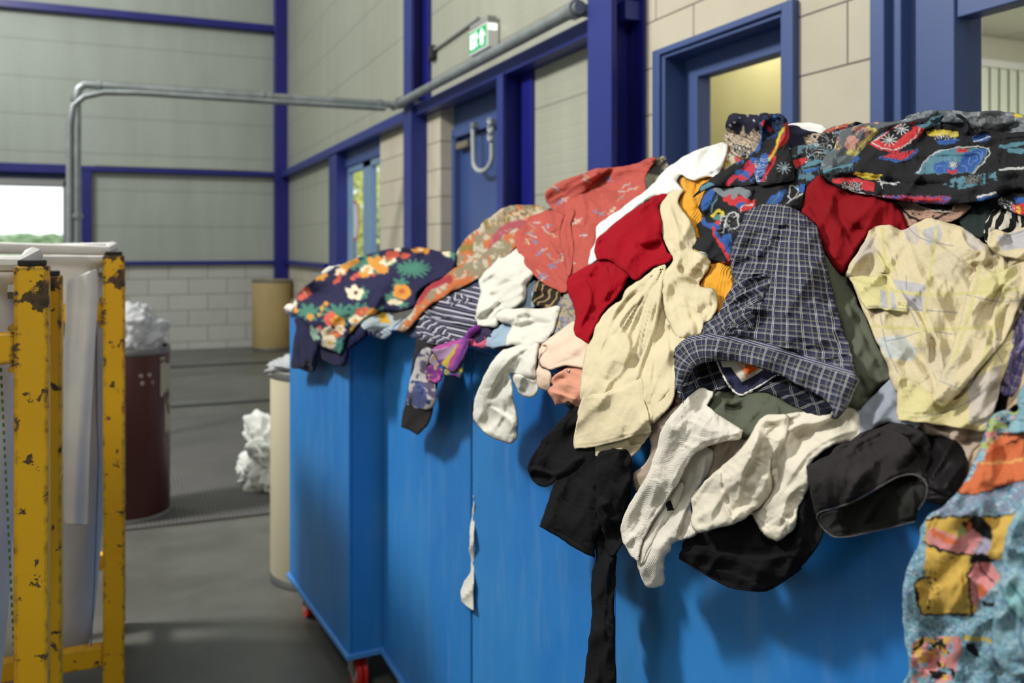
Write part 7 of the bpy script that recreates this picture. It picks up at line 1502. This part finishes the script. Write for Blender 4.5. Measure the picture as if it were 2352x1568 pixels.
lb = sheet('label', fabric('cream_label', srgb(200, 192, 176)), zp(ZL, [(520, 250, 1), (560, 355, 1), (665, 350, 1), (740, 460, 1), (810, 548, 1), (940, 480, 1), (1110, 370, 1), (1180, 300, 1), (1100, 240, 1)]), 76, 1.2, (2, 2), seed=105, parent=o, smoothn=1)
om = fabric('orange_print', srgb(222, 92, 26))
sheet('label_motif', om, zp(ZL, [(780, 268, 1), (830, 272, 1), (815, 320, 1)]), 79, 1, (1, 1), seed=1, parent=o, smoothn=1)
sheet('label_motif', om, zp(ZL, [(870, 270, 1), (980, 290, 1), (1050, 340, 1), (990, 390, 1), (885, 448, 1), (838, 372, 1), (850, 320, 1)]), 79, 1, (1, 1), seed=1, parent=o, smoothn=1)
# lettering of the label, one object
def label_text(body, x, y, ang, sizepx, lift, parent, mat):
    cu = bpy.data.curves.new('label_lettering', 'FONT'); cu.body = body; cu.size = 1; cu.align_x = 'LEFT'
    tmp = bpy.data.objects.new('t', cu); COL.objects.link(tmp); dg = bpy.context.evaluated_depsgraph_get()
    me = bpy.data.meshes.new_from_object(tmp.evaluated_get(dg)); bpy.data.objects.remove(tmp)
    n = len(me.vertices); co = np.empty(n*3); me.vertices.foreach_get('co', co); co = co.reshape(-1, 3)
    a = math.radians(ang); u = co[:, 0]*sizepx; v = -co[:, 1]*sizepx
    X = x+u*math.cos(a)-v*math.sin(a); Y = y+u*math.sin(a)+v*math.cos(a)
    d = based(X, Y); d = d-lift*1.45*d/FPX; me.vertices.foreach_set('co', to_world(X, Y, d).ravel()); me.update()
    return link('label_lettering', me, mat, parent)
label_text('S CHANGE', 1560+738/5.6, 780+292/5.6, 58, 9.0, 79.5, o, om)
def uv_fan(x, y):
    k = 1+.5*((y-450)/2.6138*2.6138-0)*0
    X = (x-1840.5); Yv = (y-641.0)
    return X/(1+.62*Yv/260)*1.0-Yv*.05, Yv-.10*X
def uv_along(curve):
    sp = smooth_poly(zp(A8, curve), False, 5); L = float(np.hypot(*(sp[1:]-sp[:-1]).T).sum())
    def f(x, y):
        d, t_, sg = poly_line(x, y, sp); return t_*L, d*sg
    return f
sheet('front', pm, zp(A8, [(300, 790), (345, 740), (400, 690), (440, 600), (475, 545), (480, 500), (468, 450), (470, 400), (462, 350), (480, 290), (510, 220), (530, 160), (560, 95), (610, 62), (660, 46), (720, 45), (780, 52), (840, 72), (890, 100), (940, 140), (980, 180), (1000, 230), (1018, 300), (1035, 380), (1060, 470), (1085, 580), (1110, 690), (1140, 790), (1180, 900), (1212, 1010), (1212, 1080), (1100, 1060), (900, 980), (700, 900), (500, 860), (300, 850)]), 84, 2.2, (16, 26),
      zf(A8, [([(780, 60), (760, 260), (720, 420), (690, 560), (610, 720), (590, 830)], 4, 3, 'seam'), ([(500, 260), (640, 220), (780, 190), (900, 170)], 4, 3, 'seam'), ([(500, 370), (620, 330), (760, 270)], 10, 9, 's'), ([(480, 420), (560, 400), (700, 380)], 9, -8), ([(490, 540), (560, 480), (690, 450)], 10, 9, 's'), ([(500, 580), (600, 540), (690, 520)], 9, -8), ([(460, 620), (560, 590), (680, 560)], 10, 9), ([(470, 740), (560, 680), (660, 640)], 10, 10, 's'), ([(480, 700), (540, 760), (600, 800)], 8, -9), ([(420, 700), (500, 790), (590, 830)], 10, 7), ([(860, 240), (960, 560), (1080, 900)], 34, 6), ([(760, 320), (800, 600), (900, 880)], 34, 4), ([(1000, 400), (1080, 700), (1180, 980)], 20, -4), ([(600, 100), (560, 180), (500, 300)], 16, 6)]),
      [('dir', -15, 50, 3.5)], (30, 2.4), 106, parent=o, uv=(14, 1.0), uvwarp=.22, bulge=16, uvfn=uv_fan)
sheet('pleated_panel', pm, zp(A8, [(300, 800), (345, 740), (400, 690), (440, 600), (478, 545), (482, 500), (520, 480), (600, 470), (700, 460), (710, 520), (660, 620), (620, 720), (600, 830), (500, 850), (400, 860)]), 96, 2.2, (8, 12),
      zf(A8, [([(490, 560), (560, 500), (690, 470)], 9, 9, 's'), ([(470, 620), (560, 580), (680, 540)], 9, 9, 's'), ([(440, 680), (540, 650), (650, 600)], 9, 8, 's'), ([(420, 740), (520, 720), (620, 690)], 9, 8), ([(380, 780), (480, 790), (590, 780)], 9, 6, 's')]), [('dir', -20, 26, 2.5)], seed=107, parent=o, uv=(-28, 1.0), uvwarp=.5)
sheet('hem_band', pm, zp(A8, [(130, 925), (160, 885), (210, 862), (290, 848), (360, 850), (440, 862), (540, 880), (640, 900), (720, 925), (800, 950), (900, 985), (1000, 1015), (1100, 1045), (1180, 1065), (1225, 1080), (1240, 1110), (1225, 1150), (1195, 1215), (1150, 1290), (1110, 1340, 1), (1070, 1335), (1075, 1290), (1050, 1240), (980, 1190), (900, 1150), (820, 1105), (740, 1065), (660, 1040), (560, 1010), (470, 995), (380, 992), (300, 1000), (250, 1030), (215, 1070), (190, 1110), (170, 1170), (185, 1248, 1), (150, 1190), (132, 1120), (130, 1020)]), 106, 2.2, (8, 12),
      zf(A8, [([(140, 925), (260, 872), (420, 880), (620, 912), (820, 975), (1040, 1040), (1225, 1100)], 2.4, 2, 'seam'), ([(200, 960), (400, 930), (640, 960), (860, 1040), (1040, 1130), (1150, 1200)], 20, 8), ([(150, 1000), (170, 1100)], 12, 6)]), [('dir', 15, 60, 1.5)], seed=108, parent=o, uv=(-72, 1.0), uvwarp=.25, uvfn=uv_along([(60, 1150), (110, 980), (180, 900), (290, 860), (440, 875), (640, 912), (820, 965), (1000, 1025), (1225, 1095), (1330, 1160)]),
      dz=lambda x, y: 12*np.exp(-((x-1780)/160)**2))
ribs = [([(132+k*3, 915-k*9) for k in (0,)][0:1]+[(200, 868-k*5), (300, 845-k*5), (420, 850-k*5), (560, 872-k*5), (720, 915-k*5), (880, 965-k*4), (1060, 1020-k*4), (1225, 1080-k*6)], 1.6, 1.6) for k in range(0, 7)]
lt = plaid('fine_line_check', srgb(58, 60, 88), [], [(.05, .4, 0, srgb(160, 162, 170), .8)])
sheet('ribbed_trim', lt, zp(A8, [(132, 925), (160, 880), (210, 850), (290, 830), (360, 828), (440, 838), (540, 858), (640, 872), (720, 892), (800, 925), (900, 955), (1000, 985), (1100, 1015), (1180, 1040), (1225, 1080), (1180, 1075), (1100, 1055), (1000, 1025), (900, 995), (800, 960), (720, 935), (640, 910), (540, 890), (440, 872), (360, 862), (290, 860), (210, 875), (160, 900)]), 109, 2.5, (4, 5), seed=109, parent=o, uv=(16, 1.0), uvwarp=.3)

# ================= turquoise tropical shirt (right edge)
tb = srgb(112, 166, 182); lbq = srgb(140, 182, 198); dbq = srgb(98, 132, 172); sl = srgb(132, 142, 168); ylw = srgb(222, 180, 72); orq = srgb(216, 110, 58); pkq = srgb(220, 140, 142); bkq = srgb(34, 34, 36); grq = srgb(170, 188, 112)
ops = [('blobs', None, lbq, 13, .52, 3), ('blobs', None, dbq, 6, .60, 5), ('blobs', zp(ZC_, [(1050, 600), (1430, 560), (1430, 700), (960, 740)]), sl, 9, .42, 7), ('blobs', None, srgb(176, 196, 206), 6, .68, 11),
  ('poly', zp(ZC_, [(1255, 330), (1300, 315), (1424, 322), (1440, 520), (1380, 560), (1270, 600), (1200, 620), (1090, 610), (1150, 540), (1220, 440)]), orq), ('line', zp(ZC_, [(1190, 465), (1280, 465), (1424, 445)]), 3, srgb(226, 170, 90)), ('line', zp(ZC_, [(1250, 325), (1330, 322), (1424, 315)]), 2.2, bkq), ('line', zp(ZC_, [(1090, 612), (1180, 620), (1300, 590), (1424, 550)]), 2.2, bkq), ('line', zp(ZC_, [(1330, 372), (1424, 340)]), 2.5, bkq),
  ('poly', zp(ZC_, [(925, 790), (950, 735), (1090, 735), (1240, 735), (1380, 715), (1340, 800), (1310, 940), (1240, 950), (1300, 1060), (1200, 1100), (1165, 1232), (1020, 1215), (915, 1220), (885, 1080), (900, 1040), (930, 1030)], ), ylw), ('line', zp(ZC_, [(935, 745), (1100, 732), (1240, 738), (1380, 715)]), 2.6, bkq), ('line', zp(ZC_, [(1168, 1232), (1040, 1220), (915, 1218), (888, 1120), (886, 1060), (925, 1035)]), 3, bkq),
  ('ell',)+zp(ZC_, [(1180, 830)])[0]+(38, 42, 0, bkq), ('ell',)+zp(ZC_, [(1115, 830)])[0]+(11, 22, 0, grq), ('poly', zp(ZC_, [(1140, 750), (1165, 790), (1165, 850), (1140, 820)]), orq), ('poly', zp(ZC_, [(945, 810), (980, 795), (1080, 830), (1150, 880), (1170, 920), (1080, 915), (980, 890), (940, 850)]), pkq), ('poly', zp(ZC_, [(960, 800), (1030, 830), (1110, 870), (1040, 870), (970, 830)]), orq), ('ell',)+zp(ZC_, [(1210, 880)])[0]+(20, 22, 0, srgb(176, 170, 196)), ('poly', zp(ZC_, [(1100, 850), (1160, 800), (1210, 820), (1200, 870), (1150, 900)]), pkq),
  ('line', zp(ZC_, [(930, 870), (1040, 910), (1160, 930)]), 3, bkq), ('hpoly', zp(ZC_, [(1160, 920), (1230, 925), (1290, 950), (1230, 965), (1190, 980), (1150, 970)]), bkq), ('poly', zp(ZC_, [(1150, 990), (1200, 965), (1260, 970), (1300, 1030), (1270, 1090), (1210, 1140), (1170, 1180), (1145, 1080)]), pkq), ('poly', zp(ZC_, [(1195, 1080), (1215, 1075), (1240, 1110), (1200, 1140)]), orq), ('line', zp(ZC_, [(1200, 970), (1230, 1020), (1275, 1060)]), 2.5, bkq), ('line', zp(ZC_, [(1160, 980), (1142, 1060), (1160, 1180), (1168, 1232)]), 3, bkq),
  ('blobs', zp(ZC_, [(930, 1000), (985, 1000), (990, 1140), (940, 1160)]), bkq, 6, .6, 3), ('hpoly', zp(ZC_, [(938, 1185), (952, 1185), (952, 1198), (938, 1198)]), bkq), ('line', zp(ZC_, [(1055, 940), (1075, 938)]), 1.6, bkq),
  ('hpoly', zp(ZC_, [(1200, 1160), (1300, 1165), (1300, 1190), (1220, 1185)]), bkq), ('line', zp(ZC_, [(1130, 1340), (1250, 1355)]), 6, srgb(206, 180, 84)), ('hpoly', zp(ZC_, [(1130, 1365), (1175, 1368), (1205, 1440), (1180, 1440), (1135, 1400)]), bkq),
  ('blobs', zp(ZC_, [(860, 1370), (940, 1330), (1100, 1340), (1110, 1420), (1060, 1560), (860, 1580)]), pkq, 20, .42, 3), ('blobs', zp(ZC_, [(930, 1340), (1040, 1350), (1080, 1540), (960, 1560)]), bkq, 18, .48, 8), ('blobs', zp(ZC_, [(870, 1340), (1060, 1340), (1060, 1560), (870, 1560)]), ylw, 14, .6, 12), ('line', zp(ZC_, [(870, 1400), (900, 1380), (920, 1340)]), 3, bkq),
  ('loops', zp(ZC_, [(1180, 400), (1230, 260), (1424, 180), (1424, 250), (1330, 310), (1250, 390)]), bkq, 20, .13), ('blobs', zp(ZC_, [(1180, 400), (1230, 230), (1424, 190), (1330, 310), (1250, 390)]), grq, 16, .52, 6), ('blobs', zp(ZC_, [(1180, 480), (1230, 260), (1424, 190), (1330, 300)]), pkq, 12, .60, 9),
  ('blobs', zp(ZC_, [(1340, 1000), (1440, 1000), (1440, 1260), (1320, 1230)]), srgb(150, 200, 204), 26, .4, 4)]
o = garment('tropical_shirt', 'turquoise tropical shirt with yellow, pink and orange flowers hanging at the right edge', 'shirt')
sheet('body', F['print'], zp(ZC_, [(855, 1640), (850, 1500), (832, 1400), (818, 1290), (815, 1200), (818, 1100), (830, 1010), (860, 940), (895, 880), (905, 800), (930, 750), (960, 715), (1010, 690), (1060, 640), (1100, 600), (1140, 530), (1175, 450), (1210, 350), (1240, 270), (1275, 220), (1340, 200), (1390, 200), (1480, 60), (1600, 60), (1600, 1640)]), 96, 2, (18, 30),
      zf(ZC_, [([(960, 740), (900, 900), (880, 1100), (900, 1400)], 22, 9), ([(1380, 720), (1330, 900), (1290, 1120), (1260, 1300), (1280, 1500)], 20, 12, 's'), ([(1240, 600), (1180, 700), (1100, 800), (1060, 1000), (1060, 1200)], 34, 6), ([(1424, 560), (1340, 600), (1200, 630)], 20, -8), ([(1100, 1250), (1060, 1400), (1100, 1560)], 24, 7), ([(880, 1250), (960, 1300), (1100, 1280)], 22, -6), ([(1180, 460), (1260, 400), (1424, 330)], 20, 7), ([(1290, 240), (1330, 300), (1420, 300)], 14, 8)]), [('dir', 98, 60, 3.5)], (60, 2.5), 110, parent=o, base=tb, paintops=ops, wob=6)
sheet('sleeve', F['print'], zp(ZC_, [(1380, 720), (1440, 600), (1600, 560), (1600, 1560), (1440, 1540), (1370, 1530), (1310, 1490), (1270, 1430), (1262, 1340), (1275, 1200), (1300, 1060), (1315, 940), (1340, 820)]), 140, 2, (16, 26),
      zf(ZC_, [([(1400, 740), (1350, 900), (1330, 1100), (1310, 1300)], 24, 9), ([(1430, 1000), (1400, 1200), (1420, 1460)], 22, 8)]), [('dir', 95, 60, 3)], (50, 2), 111, parent=o, base=srgb(124, 174, 190),
      paintops=[('blobs', None, srgb(146, 186, 200), 16, .5, 3), ('blobs', None, dbq, 7, .62, 5), ('blobs', None, srgb(180, 200, 208), 6, .70, 11), ('poly', zp(ZC_, [(1330, 1090), (1380, 1060), (1424, 1120), (1424, 1240), (1370, 1220), (1330, 1160)]), srgb(140, 196, 200)), ('line', zp(ZC_, [(1310, 1080), (1330, 1160), (1380, 1230), (1424, 1260)]), 3, srgb(80, 130, 150)), ('line', zp(ZC_, [(1350, 1060), (1400, 1120), (1424, 1180)]), 3, srgb(80, 130, 150)), ('line', zp(ZC_, [(1424, 1260), (1400, 1320), (1424, 1400)]), 3, srgb(90, 130, 160))])
sheet('collar', F['print'], zp(ZC_, [(1385, 150), (1405, 100), (1430, 60), (1500, 20), (1600, 10), (1600, 320), (1440, 315), (1345, 310), (1380, 240), (1400, 200)]), 124, 2, (8, 12), zf(ZC_, [([(1400, 120), (1420, 180), (1400, 250)], 12, 7)]), seed=112, parent=o, base=lbq, paintops=[('loops', zp(ZC_, [(1380, 160), (1400, 80), (1500, 20), (1500, 190)]), bkq, 14, .12), ('blobs', None, tb, 10, .5, 4)])

# ================= white slip hanging in the gap between bins 2 and 3
xq = .775
single(sheet('white_garment', F['white'], [(1087, 1100, 1), (1087, 1140), (1083, 1180), (1079, 1225), (1078, 1262), (1082, 1292), (1078, 1318), (1066, 1335), (1059, 1358), (1058, 1378), (1068, 1390), (1087, 1403, 1), (1087.5, 1250, 1)], -92, 1.5, (3, 3), seed=120), 'white cloth tail caught in the gap between the second and the third bin', 'clothes')

# ---- put every garment's origin on its own cloth
for o in GARMENTS:
    ms = [o] if o.type == 'MESH' else [c for c in o.children if c.type == 'MESH']
    lo = np.array([1e9]*3); hi = -lo
    for m_ in ms:
        n = len(m_.data.vertices); co = np.empty(n*3); m_.data.vertices.foreach_get('co', co); co = co.reshape(-1, 3); lo = np.minimum(lo, co.min(0)); hi = np.maximum(hi, co.max(0))
    c = Vector(((lo[0]+hi[0])/2, (lo[1]+hi[1])/2, lo[2]))
    for m_ in ms: m_.data.transform(Matrix.Translation(-c))
    o.location = c
